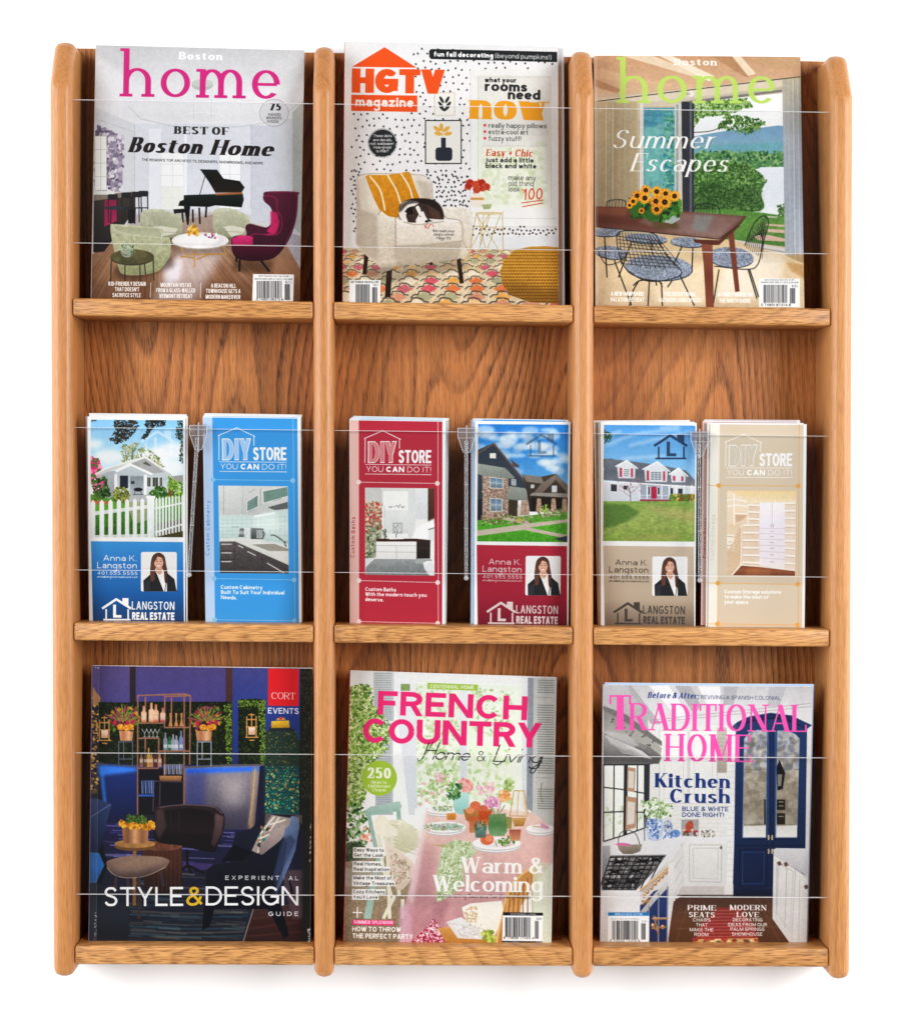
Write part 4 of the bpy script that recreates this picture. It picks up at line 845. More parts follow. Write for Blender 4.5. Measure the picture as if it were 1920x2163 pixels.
def art_lounge(W, H):
    c = Art(W, H, [(307, 78), (1665, 93), (1650, 1800), (286, 1790)], '2a2a34', 41)
    c.R(280, 60, 1680, 720, ('574c86', '50498c', '3a4184', '26336c')); c.P([1170, 80, 1600, 85, 1600, 620, 1170, 620], ('4a4c90', '2f4490', '263c80'), a=.9)
    c.P([280, 80, 540, 80, 540, 300, 280, 300], ('6a5a90', '5c5490'), a=.5)
    c.P([305, 200, 360, 290, 350, 900, 300, 900], '2a2430'); c.scat([305, 240, 350, 260, 340, 880, 300, 880], 120, 9, ['d8a040', 'f0c860', '8a6a30', '5a4a40'], .8, rot=0); c.P([308, 205, 330, 240, 358, 275, 355, 320, 308, 320], 'b98a58')
    c.R(538, 82, 575, 520, ('3a2c30', '2a2228')); c.R(1130, 88, 1172, 620, ('5a3a3c', '3c2a30'))
    # city tower
    c.P([1375, 480, 1555, 470, 1590, 560, 1600, 1000, 1370, 990], ('2c4048', '224c50', '14585a')); seg = []
    for i in range(13): seg.append([1378+i*15, 480, 1376+i*16.5, 990])
    for i in range(27): seg.append([1375, 490+i*19, 1590, 488+i*19.3])
    c.scat([1378, 485, 1560, 478, 1595, 990, 1375, 985], 700, 4.2, ['e8c850', 'f4e48a', '1f6a5c', '1c4a4c', 'c9a23c', '0c2028', '0a181e', '102a30'], .8, rot=0); c.LL(seg, 4, '1f6e64', a=.7)
    c.P([1375, 480, 1555, 470, 1590, 560, 1590, 700, 1375, 700], '3a3018', a=.45); c.P([1402, 455, 1532, 452, 1545, 484, 1392, 486], '2c3438'); c.P([1412, 420, 1520, 415, 1525, 460, 1410, 462], ('f0c838', 'b98a20')); c.P([1440, 415, 1500, 412, 1490, 398, 1450, 400], 'c9a030'); c.E(1470, 402, 10, 9, 'e0304a')
    c.scat([1378, 720, 1595, 720, 1595, 985, 1375, 985], 60, 8, ['4fc098', 'd8dc90', 'e89240', '2aa080'], .8, a=.75)
    # hedges
    for q, n in (([345, 305, 585, 305, 585, 690, 345, 680], 500), ([575, 300, 1140, 300, 1165, 310, 1165, 690, 575, 690], 1000), ([1208, 300, 1225, 283, 1360, 283, 1375, 300, 1372, 690, 1208, 690], 520)):
        c.P(q, '1c2416'); c.scat(q, n, 7, ['243018', '2f3f1a', '161c12', '3a4c20'], .6)
    c.scat([1120, 310, 1165, 315, 1165, 690, 1135, 690], 240, 6, ['6f9030', '8fb040', '4a6420'], .6); c.scat([1330, 300, 1374, 300, 1372, 690, 1345, 690], 240, 6, ['6f9030', '90aa48', '4a6420'], .6); c.scat([1208, 290, 1372, 290, 1372, 330, 1208, 330], 120, 6, ['5a7428', '7a9838'], .6)
    c.P([1590, 90, 1666, 92, 1652, 1800, 1575, 1795], ('2c2c28', '262a24', '2e302e')); c.scat([1592, 100, 1662, 100, 1655, 900, 1600, 900], 300, 7, ['34382c', '1e211a', '44482e'], .6)
    # bar front
    c.P([335, 680, 585, 700, 585, 1085, 420, 1070, 385, 1020], ('24408c', '1f306c', '1a2040')); c.P([345, 690, 582, 706, 582, 730, 352, 760], '3f8cff', blur=9); c.P([350, 700, 372, 700, 400, 980, 380, 960], '3a90f0', a=.8, blur=6); c.P([335, 672, 420, 690, 585, 695, 585, 705, 345, 690], '5a5a66')
    c.P([870, 700, 1365, 690, 1362, 1070, 1260, 1105, 1160, 1112, 1100, 1080, 875, 980], ('9a929c', '847c8a', '5c5668', '403c52')); c.P([880, 712, 1350, 700, 1340, 730, 885, 745], '3078ff', blur=8); c.P([875, 730, 1010, 730, 1000, 1000, 880, 980], '2c3a90', a=.55, blur=22); c.P([1100, 770, 1250, 760, 1240, 940, 1110, 950], 'd0c6c0', a=.6, blur=34); c.P([1325, 700, 1300, 1080, 1270, 1090, 1300, 710], 'c9a070', a=.8, blur=9); c.P([1365, 690, 1362, 1010, 1310, 1075, 1340, 700], '202440'); c.P([870, 700, 1120, 688, 1365, 684, 1365, 696, 1120, 700, 875, 712], '6a6468')
    c.R(585, 715, 870, 1000, '1a1a26'); c.P([870, 980, 960, 1050, 1060, 1085, 1160, 1114, 1000, 1110, 870, 1080], '1c1c34'); c.P([1262, 1108, 1310, 1060, 1362, 1000, 1366, 1110], '1c2038'); c.L([1310, 720, 1296, 900, 1272, 1060], 5, 'f0dcc0', a=.6, blur=3)
    # floor / rugs
    c.P([290, 1040, 900, 1090, 1600, 1090, 1600, 1800, 285, 1790], ('2a2a60', '2c2c48', '3a3c48'))
    for i in range(70):
        y = 1055+c.rg.rand()*250; x = 330+c.rg.rand()*900; c.L([x, y, x+60+c.rg.rand()*140, y+6], 3+c.rg.rand()*8, c.rg.choice(['8a80e0', '5a58b8', 'b0a8f0', '3a3a80', '9a90d8']), a=.6, blur=1)
    c.P([870, 1290, 1050, 1300, 1050, 1340, 860, 1340], '6a50a0', a=.7)
    for i in range(120):
        y = 1340+c.rg.rand()*450; x = 400+c.rg.rand()*800; c.L([x, y, x+80+c.rg.rand()*150, y+10], 4+c.rg.rand()*10, c.rg.choice(['8a8a78', 'b5ae98', '3f5a6a', '5a8aa0', '4a4a44', '2c3440', 'a09a86']), a=.55, blur=1.5)
    c.P([530, 1570, 1300, 1580, 1230, 1800, 520, 1790], '2c3038', a=.25)
    for i in range(9): c.L([540, 1590+i*24, 900, 1606+i*24, 1270-i*6, 1600+i*24], 6, ['b5b09c', '3f88a0', '2a3038', '8a8a7c', '4fa0b8'][i % 5], a=.55, blur=2, sp=1)
    c.P([1300, 1580, 1600, 1540, 1600, 1800, 1235, 1800], ('6a4c48', '5a3028', '4a2a28')); c.LL([[1300, 1640, 1560, 1610], [1280, 1700, 1580, 1660], [1260, 1750, 1590, 1720]], 10, '8a5040', a=.5, blur=3); c.P([1470, 1340, 1600, 1340, 1600, 1640, 1540, 1640], '8a6a70', a=.8, blur=6)
    c.L([1300, 1580, 1232, 1800], 6, 'c9c4b4')
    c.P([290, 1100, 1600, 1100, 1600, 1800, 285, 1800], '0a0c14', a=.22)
    # left blue chair, ottoman
    c.P([296, 895, 340, 900, 425, 935, 390, 1080, 340, 1230, 290, 1230], ('3a4c78', '2c3c64', '1c2440')); c.L([300, 1012, 420, 935], 5, '6a7ca8'); c.P([340, 1230, 370, 1180, 400, 1300, 370, 1420, 330, 1430, 385, 1310], '15161c'); c.P([293, 1230, 350, 1235, 380, 1310, 330, 1420, 290, 1420], '2f78c8', a=.9); c.P([288, 1425, 500, 1450, 535, 1480, 530, 1795, 286, 1790], ('262a36', '2f3440', '22252c'))
    # shelf
    br = 'a5705a'
    c.LL([[585, 262, 875, 252, 912, 262, 755, 268], [588, 262, 586, 1000], [635, 270, 634, 430], [755, 262, 752, 460], [796, 275, 795, 460], [875, 252, 872, 1000], [912, 262, 908, 690], [588, 432, 755, 432], [752, 460, 910, 458], [588, 526, 718, 526], [718, 526, 714, 712], [634, 526, 634, 712], [714, 606, 872, 604, 908, 606], [586, 712, 716, 712], [755, 606, 752, 760]], 9, br)
    c.LL([[686, 790, 872, 796], [686, 790, 682, 980], [725, 800, 722, 980]], 8, '5a444c')
    for x, h, col in ((625, 100, 'c98060'), (672, 120, 'd89a70'), (700, 110, 'c07048'), (742, 90, 'b04a50')): c.P([x-17, 426, x+17, 426, x+17, 426-h*.6, x+7, 426-h*.7, x+7, 426-h, x-7, 426-h, x-7, 426-h*.7, x-17, 426-h*.6], (col, 'e8c0a0', col)); c.R(x-13, 385, x+13, 412, 'e8d0c0', a=.6)
    for x in (790, 825, 858): c.P([x-13, 452, x+13, 452, x+4, 410, x+7, 370, x-7, 370, x-4, 410], 'c98a58')
    for x in (630, 658, 682, 708): c.LL([[x-18, 468, x, 495, x+16, 468], [x, 495, x, 516], [x-10, 518, x+10, 518]], 3.5, 'c8c8d0')
    for x, h, col in ((758, 110, '8a8c9c'), (784, 85, '2f7a50'), (806, 100, '9a9cac'), (826, 90, 'a8aab8'), (855, 120, '7a88b8')): c.P([x-13, 600, x+13, 600, x+13, 600-h*.6, x+5, 600-h*.75, x+5, 600-h, x-5, 600-h, x-5, 600-h*.75, x-13, 600-h*.6], col); c.R(x-10, 565, x+10, 585, 'd8dce0', a=.7)
    for x, h, col in ((610, 90, '9a7060'), (636, 110, '6a4a38'), (655, 120, 'c9a050'), (672, 90, 'd08a60'), (698, 110, '5a3a30'), (724, 85, 'c08a78')): c.P([x-11, 705, x+11, 705, x+11, 705-h*.6, x+4, 705-h*.75, x+4, 705-h, x-4, 705-h, x-4, 705-h*.75, x-11, 705-h*.6], col); c.R(x-9, 655, x+9, 675, 'eee0d0', a=.6)
    for x in (760, 785, 810, 835, 855): c.P([x-9, 750, x+9, 750, x+12, 685, x-12, 685], 'b8b4c0', a=.55); c.L([x-10, 690, x-6, 748], 2.5, 'fff', a=.8)
    c.P([720, 758, 860, 758, 855, 790, 725, 788], ('d8a060', '8a5a3c')); 
    for x in (620, 642, 664, 680): c.P([x-8, 870, x+8, 870, x+10, 785, x-10, 785], '5a78c8', a=.6); c.L([x-8, 790, x-5, 868], 2.5, 'cfe0ff', a=.9)
    c.R(592, 874, 690, 886, '3f68c0')
    # plinths, flowers
    for x0 in (470, 955): c.LL([[x0, 545, x0, 700], [x0+85, 545, x0+85, 700], [x0, 548, x0+88, 548], [x0, 655, x0+85, 655], [x0+30, 548, x0+30, 650]], 6, 'a8aab8' if x0 > 900 else '6a6c80')
    for x0, x1 in ((472, 562), (945, 1048)): c.P([x0, 480, x1, 480, x1-8, 542, x0+8, 542], ('d8a070', 'b87850', 'e0b088', 'a06840'), gd='x')
    for cx in (500, 1010):
        c.scat([cx-110, 420, cx-60, 340, cx+80, 330, cx+110, 400, cx+60, 480, cx-60, 480], 190, 13, ['4a6a24', '2f4a1c', 'b02848', '8a3a5a', 'd89a2c', '6a8a34', '802040'], .45)
        q = [[cx+(-.5+i/11)*60, 420, cx+(-.5+i/11)*230, 300+abs(i-5.5)*14+c.rg.rand()*24] for i in range(12)]; c.LL(q, 7, '7f9a3c', a=.9); c.LL(q[::3], 9, 'b0405a', a=.8)
        for x, y in ((-20, 458), (20, 462), (42, 455)): c.E(cx+x, y, 21, 19, 'e0952c'); c.scat([cx+x-18, y-16, cx+x+18, y-16, cx+x+18, y+16, cx+x-18, y+16], 10, 6, ['f4b84a', 'c07818'], .6)
        for x, y in ((-55, 430), (60, 425), (25, 430)): c.E(cx+x, y, 12, 14, 'c42a52')
    for cx, cy in ((1290, 470), (382, 490)): c.LL([[cx-30, cy-80, cx-30, cy+50], [cx+28, cy-80, cx+28, cy+50], [cx-32, cy-60, cx+32, cy-60], [cx-36, cy-15, cx+36, cy-15], [cx, cy-100, cx, cy-20], [cx-20, cy-90, cx+20, cy-90], [cx-40, cy+50, cx+42, cy+50], [cx-15, cy+68, cx+18, cy+68]], 7, 'd09858'); c.R(cx-20, cy-12, cx+22, cy+35, ('f0dcc8', 'c89a78'))
    # drum table & flowers
    c.P([640, 1165, 860, 1190, 862, 1460, 790, 1500, 640, 1490, 600, 1280], ('5a3428', '4a2a20', '2e1a16')); c.E(740, 1190, 122, 32, '7a4a38', tex=(.3, 20)); c.LL([[690+i*26, 1220, 688+i*26, 1470] for i in range(7)], 6, '6a4030', a=.6)
    c.P([695, 960, 720, 945, 800, 940, 900, 933, 1050, 945, 1105, 975, 1125, 1020, 1115, 1110, 1080, 1190, 1060, 1228, 960, 1215, 860, 1190, 700, 1160, 690, 1060], ('3a2a2e', '241a20', '1a1418'), sp=1); c.P([760, 975, 900, 955, 1040, 975, 1080, 1050, 1060, 1120, 900, 1110, 760, 1100], ('1c1418', '2e2024'), a=.9, blur=4)
    c.P([700, 970, 740, 958, 765, 1070, 720, 1150, 698, 1100], '6a5050', a=.55, blur=6); c.P([1065, 990, 1118, 1010, 1108, 1110, 1060, 1200, 1040, 1180, 1060, 1080], ('8a6c6c', '4c3438'), a=.75, blur=5); c.L([720, 955, 800, 942, 900, 937, 1050, 950, 1110, 990], 5, '8a7478', a=.8, sp=1); c.LL([[845, 975, 840, 1080], [790, 985, 795, 1080]], 4, '5a484c', a=.5)
    c.LL([[893, 1215, 893, 1320], [893, 1310, 1000, 1360], [893, 1310, 860, 1340], [893, 1310, 920, 1360]], 16, '14141a')
    c.E(570, 1195, 126, 28, '7a5230'); c.E(570, 1178, 127, 26, 'b08048', tex=(.2, 40)); c.LL([[568, 1222, 566, 1560]], 22, '9a6c3c'); c.P([490, 1080, 655, 1085, 648, 1178, 500, 1175], ('b07a50', '8a5a3c', 'e0a878', '9a6844', 'c08a60'), gd='x')
    c.scat([470, 1040, 560, 1030, 690, 1045, 690, 1090, 600, 1085, 480, 1070], 110, 13, ['e8a020', 'd08814', 'f4bc40', 'b87010'], .8); c.scat([520, 1000, 630, 1005, 650, 1050, 520, 1050], 120, 10, ['4a6a28', '6a8a3a', '2f4a1c'], .4)
    c.P([395, 1310, 410, 1280, 520, 1255, 700, 1255, 775, 1275, 778, 1300, 740, 1335, 620, 1375, 500, 1385, 425, 1360], ('9a7c6a', '7a6258', '5c4a48'), sp=1); c.P([430, 1310, 600, 1265, 740, 1285, 600, 1350, 480, 1360], 'b09078', a=.45, blur=12); c.L([398, 1325, 440, 1368, 520, 1388, 640, 1375, 760, 1322], 5, 'b59a88', sp=1); c.LL([[455, 1375, 445, 1460], [525, 1390, 530, 1460], [595, 1385, 597, 1640], [730, 1350, 745, 1440]], 20, '4a3c3c')
    # navy armchair
    c.P([1190, 1105, 1360, 1070, 1600, 1100, 1560, 1250, 1300, 1260, 1160, 1230], ('23283c', '181c2c'))
    c.P([1010, 1340, 1050, 1310, 1220, 1280, 1300, 1240, 1560, 1110, 1585, 1100, 1560, 1230, 1480, 1430, 1440, 1480, 1480, 1590, 1520, 1740, 1490, 1765, 1390, 1580, 1060, 1580, 1030, 1690, 985, 1710, 1000, 1500], ('1c2032', '151826', '14151e'))
    c.P([1540, 1005, 1580, 1015, 1585, 1070, 1560, 1220, 1500, 1370, 1440, 1490, 1430, 1470, 1480, 1340, 1510, 1180, 1480, 1130, 1490, 1050], ('7c90b8', '5c7098', '6a7ca4', '46587c'), blur=1.5); c.P([1480, 1150, 1530, 1120, 1560, 1160, 1500, 1300, 1440, 1440, 1420, 1380], '3c4a6c', a=.8, blur=5)
    c.P([1510, 1350, 1545, 1460, 1550, 1490, 1530, 1480], '15161c'); c.P([1100, 1290, 1180, 1180, 1290, 1230, 1240, 1280], '10121a')
    c.P([1415, 1000, 1530, 1020, 1525, 1060, 1400, 1190, 1330, 1240, 1290, 1220, 1340, 1110], 'a89c94'); c.LL([[1430, 1010, 1350, 1110, 1330, 1230], [1460, 1015, 1400, 1100], [1400, 1060, 1500, 1030], [1330, 1150, 1400, 1120]], 9, 'e4dcd0'); c.P([1340, 1180, 1430, 1100, 1490, 1070, 1480, 1140, 1400, 1210, 1345, 1245], ('b8a8a4', '8a7a78'), sp=1); c.scat([1330, 1080, 1420, 1020, 1400, 1110, 1330, 1200], 10, 12, ['b07a50', '3a8a80', '4a4044'], .6)
    c.P([1375, 990, 1600, 1000, 1600, 1060, 1550, 1000, 1420, 995, 1370, 1060], '8a7a78', a=.6)
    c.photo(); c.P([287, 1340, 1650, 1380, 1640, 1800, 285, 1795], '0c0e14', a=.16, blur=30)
    c.P([1392, 92, 1582, 95, 1580, 326, 1391, 324], 'dc2128'); c.T('CORT', 1412, 282, 1558, 285, 42, 'f6e4e0', 'r', .11, th=.05, sf=.06, sp=-.1); c.T('EVENTS', 1391, 372, 1580, 375, 36, 'f2f2f4', 's', .15)
    c.T('EXPERIENT', 1127, 1400, 1460, 1402, 26, 'e6e6ea', 's', .16, sp=.35); c.T('I', 1488, 1402, 1492, 1402, 26, 'c8d2e4', 's', .16, a=.55); c.T('AL', 1517, 1403, 1578, 1403, 26, 'e6e6ea', 's', .16, sp=.3)
    c.T('STYLE', 380, 1563, 868, 1561, 118, 'f6f6f6', 's', .125, sp=-.03); c.T('&', 884, 1560, 990, 1560, 118, 'e0b62a', 's', .14); c.T('DESIGN', 1006, 1558, 1578, 1558, 118, 'f6f6f6', 's', .125, sp=-.03); c.T('GUIDE', 1393, 1623, 1578, 1623, 27, 'e6e6ea', 's', .16, sp=.35)
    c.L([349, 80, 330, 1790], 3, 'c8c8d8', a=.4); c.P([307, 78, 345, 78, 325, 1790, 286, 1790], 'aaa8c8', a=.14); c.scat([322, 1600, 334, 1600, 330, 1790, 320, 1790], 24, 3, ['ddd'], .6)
    c.scat([1655, 950, 1664, 950, 1652, 1300, 1646, 1300], 26, 5, ['ddd'], .5); c.scat([1636, 1700, 1652, 1700, 1650, 1795, 1638, 1790], 24, 5, ['ddd'], .6); c.scat([310, 78, 350, 78, 350, 100, 320, 95], 8, 4, ['ddd'], .5)
    return c

def art_garden(W, H):
    c = Art(W, H, [(176, 108), (1447, 150), (1415, 1812), (134, 1785)], 'ece8e4', 51)
    c.R(120, 90, 1460, 1100, ('e3e6e6', 'eceeee', 'f0f2ee'))
    c.P([560, 170, 1240, 190, 1230, 960, 580, 940], ('dfe8dc', 'e8f0dd', 'eef2e6')); c.scat([575, 420, 860, 430, 850, 940, 590, 930], 360, 17, ['c8dca8', 'e6efd6', 'a6c880', 'f6f8f0', 'b8d494'], .6, a=.7); c.scat([900, 600, 1180, 600, 1170, 930, 900, 930], 220, 18, ['dbe8c0', 'f2f6e6', 'bcd898', 'e8f0d8'], .6, a=.7); c.scat([560, 200, 860, 210, 850, 480, 580, 440], 140, 16, ['d8e4c4', 'b8d09c', 'eef2e8'], .6, a=.6); c.scat([930, 220, 1180, 230, 1170, 520, 930, 500], 180, 14, ['c8dcae', '98bc74', 'eef2e8'], .5, a=.7)
    c.scat([590, 780, 790, 790, 780, 950, 600, 940], 90, 11, ['f2a8b8', 'fff', 'd8e8c0', '9ac070'], .7, a=.8)
    for q in ([455, 120, 560, 150, 575, 1000, 540, 1000, 440, 150], [850, 180, 895, 182, 895, 960, 855, 960], [1230, 160, 1290, 165, 1280, 980, 1235, 960], [540, 160, 580, 170, 590, 960, 560, 960]): c.P(q, ('e2e5e8', 'd8dde2'))
    c.LL([[560, 520, 1240, 540], [560, 180, 1240, 195], [700, 190, 710, 500], [1000, 200, 1005, 520], [855, 830, 1240, 850], [1200, 180, 1195, 940]], 7, 'e8ebec'); c.R(488, 190, 545, 232, '8aa46a')
    for x0, x1, y0, y1 in ((318, 445, 112, 420), (330, 440, 430, 1000)):
        c.R(x0, y0, x1, y1, ('c8cccc', 'b8bec2'))
        c.LL([[x0+10, y0+14+i*14, x1-14, y0+14+i*14] for i in range(int((y1-y0)/14)-1)], 5, '98a2a8')
    c.P([1300, 150, 1447, 152, 1425, 1300, 1290, 980], ('c6cac8', 'd2d4d0', 'c8cac4')); c.P([1270, 150, 1305, 150, 1300, 980, 1262, 960], '98a0a8')
    for y0, y1 in ((165, 250), (320, 750), (840, 975)): c.LL([[1330, y, 1432, y+2] for y in range(y0, y1, 15)], 5.5, '8c9290')
    c.LL([[1320, 270, 1430, 275], [1320, 770, 1425, 772]], 4, 'aaa'); c.L([1358, 800, 1350, 860, 1360, 920], 6, 'a0906a', sp=1)
    # foliage left
    c.P([170, 240, 260, 190, 300, 300, 350, 420, 380, 560, 300, 640, 250, 760, 270, 900, 200, 960, 155, 950], '98b858', a=.7)
    c.scat([170, 210, 300, 180, 330, 330, 420, 440, 410, 600, 330, 660, 230, 760, 280, 880, 240, 960, 155, 960], 1300, 13, ['7aa03a', 'a8c860', '5a8030', 'cce090', '88b048', 'e4eeb8', '4c7028'], .3)
    c.scat([155, 940, 260, 930, 290, 1100, 250, 1280, 145, 1300], 300, 17, ['4a7a38', '7aa85a', '2f5a2a', 'a8c890', 'f6f4ee'], .5); c.scat([240, 1080, 310, 1080, 310, 1160, 240, 1160], 20, 12, ['f8f2ec', 'f0b8a8', 'e88870'], .8)
    c.P([145, 1180, 240, 1160, 300, 1260, 280, 1330, 140, 1330], '2f3c24', a=.7, blur=6)
    # floor
    c.P([140, 1290, 480, 1240, 600, 1400, 560, 1812, 130, 1790], ('9a8a78', 'a08c72', '8a745c'), tex=(.2, 6)); c.P([140, 1330, 420, 1340, 420, 1460, 140, 1440], 'b0a898', a=.8)
    # chairs
    c.LL([[285, 980, 350, 1280, 270, 1640], [330, 1400, 290, 1640], [470, 940, 480, 1050]], 26, '9fbcb0'); c.P([265, 975, 300, 950, 480, 915, 495, 945, 480, 975, 300, 1005, 268, 1010], ('b4cfc4', '9cbcb0'))
    c.P([330, 1030, 500, 1030, 600, 1100, 600, 1200, 520, 1240, 400, 1180], ('e8e4ce', 'd0ccac'), tex=(.1, 8)); c.LL([[430, 1060+i*22, 590, 1090+i*26] for i in range(7)], 4, 'b4ae88', a=.7)
    c.P([470, 1060, 560, 1060, 610, 1150, 590, 1200, 470, 1200], ('e4e0c8', 'ccc8a8'))
    c.P([322, 1040, 350, 1000, 400, 1010, 420, 1060, 470, 1090, 465, 1130, 400, 1140, 330, 1120], 'ece6d4'); c.LL([[400, 1140, 410, 1330, 420, 1640], [350, 1120, 380, 1330, 430, 1500], [430, 1130, 480, 1500], [500, 1520, 500, 1640], [450, 1500, 380, 1640]], 22, 'e2dcc8')
    c.P([400, 1180, 450, 1200, 560, 1290, 570, 1360, 500, 1460, 450, 1440, 420, 1300], ('e6d8c8', 'd8c4b0'), sp=1); c.scat([420, 1220, 540, 1290, 540, 1400, 460, 1430], 120, 10, ['b08a78', 'e8dccc', '8a9a78', 'c8a090'], .3)
    # table
    c.P([650, 960, 900, 940, 1300, 985, 1420, 1080, 1420, 1300, 1300, 1440, 1180, 1640, 1060, 1812, 480, 1812, 520, 1540, 570, 1340, 620, 1100], ('ecd0c4', 'e4bcb4', 'd0a0a0', 'c48c90'), tex=(.05, 60)); c.P([620, 1180, 700, 1190, 690, 1500, 640, 1812, 540, 1812, 560, 1400], 'b88088', a=.45, blur=22); c.P([700, 1500, 800, 1520, 700, 1812, 620, 1812], 'a87078', a=.5, blur=16); c.P([620, 1000, 660, 965, 640, 1100, 590, 1420, 560, 1560, 530, 1500], 'f0e0e0', a=.6, blur=10)
    c.P([480, 1570, 540, 1540, 560, 1812, 478, 1812], 'd0a8b8', a=.8, blur=8); c.P([520, 1812, 640, 1700, 690, 1640, 740, 1700, 800, 1812], 'b03858'); c.scat([530, 1812, 640, 1700, 690, 1645, 740, 1700, 800, 1812], 260, 8, ['f0d8d8', 'e8b8c0', 'a02848', 'f6ecec'], .4)
    # runner
    c.P([740, 1190, 830, 1150, 920, 1165, 960, 1230, 870, 1300, 880, 1420, 800, 1500, 710, 1540, 705, 1400], ('ccd8b0', 'bcca9c', 'b0bc90')); c.scat([745, 1190, 830, 1155, 915, 1170, 950, 1230, 865, 1300, 870, 1420, 800, 1490, 715, 1530], 420, 9, ['94aa6c', 'e0e8cc', 'a8ba84', 'e8eeda'], .4)
    # plates
    def plate(x, y, rx, ry):
        for i in (3, 2, 1, 0): c.E(x, y+i*7, rx-i*3, ry, 'c8c4c4' if i % 2 else 'f4f2f0')
        c.E(x, y, rx*.7, ry*.65, 'e8e6e6')
    plate(745, 970, 95, 22); plate(760, 1075, 130, 34); plate(1080, 1175, 150, 40); plate(1350, 1085, 90, 26)
    c.scat([690, 950, 800, 945, 800, 975, 690, 975], 40, 10, ['90b070', 'c8d8b0', '6a9050'], .3); c.P([620, 1068, 780, 1050, 880, 1068, 860, 1095, 700, 1095], '8ab098', a=.7); c.scat([640, 1060, 860, 1055, 860, 1095, 640, 1095], 80, 10, ['5a8a6a', 'd8e8dc', '9ac0a0', 'f0b8c8', 'c8a050'], .3)
    c.E(1020, 1152, 42, 34, 'e8784a'); c.E(1032, 1146, 22, 20, 'f4a478', a=.8); c.scat([1080, 1150, 1170, 1130, 1200, 1180, 1110, 1195], 50, 12, ['6a9a3c', '8ab858', '4a7a2c', 'f0c8d0'], .35); c.LL([[680, 1185, 800, 1190], [1070, 1160, 1080, 1195], [1300, 1070, 1400, 1080]], 7, 'c8b078'); c.P([1350, 1050, 1400, 1070, 1390, 1090, 1350, 1080], 'e0a0c0')
    # glass, fruit, vases
    c.P([815, 890, 840, 870, 905, 870, 900, 975, 860, 995, 820, 970], ('c0e4de', '98d0c8'), sp=1); c.P([872, 965, 1050, 965, 1035, 1030, 985, 1060, 930, 1060, 890, 1030], ('c98a4c', 'a8682c')); c.E(948, 945, 34, 30, 'e07850'); c.E(915, 972, 26, 20, 'e89868'); c.E(1000, 960, 26, 22, 'd8704c')
    c.P([968, 975, 1050, 975, 1040, 1060, 1000, 1070, 972, 1050], ('d06030', 'c85020', 'e8a060')); c.P([770, 990, 830, 990, 826, 1030, 775, 1030], ('e8a048', 'c87c2c')); c.P([908, 1010, 965, 1010, 962, 1110, 912, 1110], ('c86038', 'd89058')); c.P([1155, 1090, 1230, 1090, 1222, 1160, 1162, 1160], ('a85848', 'c88060', 'd8a070')); c.P([1030, 1000, 1135, 990, 1145, 1100, 1125, 1130, 1040, 1130, 1025, 1080], ('7a9a6a', '5a8a50', '8ab080')); c.P([940, 1075, 1020, 1075, 1010, 1140, 950, 1140], ('7a9a90', '5a7a70')); c.scat([945, 1040, 1015, 1040, 1015, 1090, 945, 1090], 60, 10, ['5a7a60', '8aa890', '3a5a44'], .3); c.P([1135, 1010, 1175, 1015, 1170, 1090, 1140, 1080], '8a8a3a', a=.8); c.P([1175, 1020, 1262, 1018, 1245, 1070, 1190, 1072], ('d8a860', 'b07c38'))
    c.LL([[1185, 850, 1160, 1010], [1215, 850, 1205, 1010], [1245, 850, 1262, 1010], [1250, 860, 1272, 1000], [1185, 850, 1255, 852], [1160, 1005, 1270, 1008]], 5, 'c89a4c'); c.P([1190, 855, 1250, 855, 1268, 1005, 1165, 1005], 'e8e0d0', a=.4)
    # flowers
    c.LL([[1080, 1000, 1120, 870, 1160, 790], [1070, 1000, 1040, 920], [1060, 1000, 1020, 880, 960, 800], [850, 880, 800, 800], [1090, 1000, 1130, 940]], 5, '6a8a4a', a=.9)
    c.E(885, 818, 46, 42, 'f0a098'); c.scat([850, 780, 925, 780, 925, 855, 850, 855], 44, 14, ['f8c0b4', 'e88c88', 'f4b0a8', 'f8d4cc'], .6, a=.9)
    c.scat([960, 800, 1060, 800, 1060, 870, 960, 870], 30, 14, ['f2c0c8', 'e8a8b8', 'f8dce0'], .7, a=.8); c.scat([1010, 890, 1100, 890, 1100, 950, 1010, 950], 60, 12, ['e0a0c0', 'd088b0', 'f0c0d8'], .7); c.scat([1095, 850, 1155, 840, 1160, 910, 1100, 915], 70, 11, ['f0b070', 'f4c48c', 'e89858'], .7); c.scat([1130, 780, 1185, 780, 1175, 850, 1120, 850], 50, 11, ['8aa850', 'a8c070', 'c8d8a0'], .6); c.scat([780, 820, 860, 810, 850, 900, 780, 900], 80, 14, ['4a8a50', '6aa868', '2f6a3c'], .4); c.scat([700, 740, 800, 740, 790, 800, 710, 800], 26, 13, ['f0a8c0', 'f8d0dc'], .7, a=.8); c.scat([740, 720, 840, 720, 830, 880, 760, 880], 80, 10, ['a8d070', 'cce8a0', 'fff', '88b858'], .5, a=.8)
    # wicker & cushions
    c.P([715, 1700, 780, 1690, 900, 1740, 1080, 1790, 1090, 1812, 780, 1812], ('d8a058', 'b87c38')); c.P([1060, 1812, 1100, 1640, 1130, 1500, 1200, 1380, 1300, 1320, 1340, 1330, 1320, 1420, 1230, 1560, 1200, 1812], ('c88c48', 'd8a060', 'b8803c')); c.LL([[1140+i*26, 1500-i*22, 1120+i*30, 1620] for i in range(7)], 8, '8a5a24', a=.7); c.L([1075, 1812, 1105, 1640, 1150, 1480, 1230, 1370, 1330, 1310], 16, 'e4b878', sp=1)
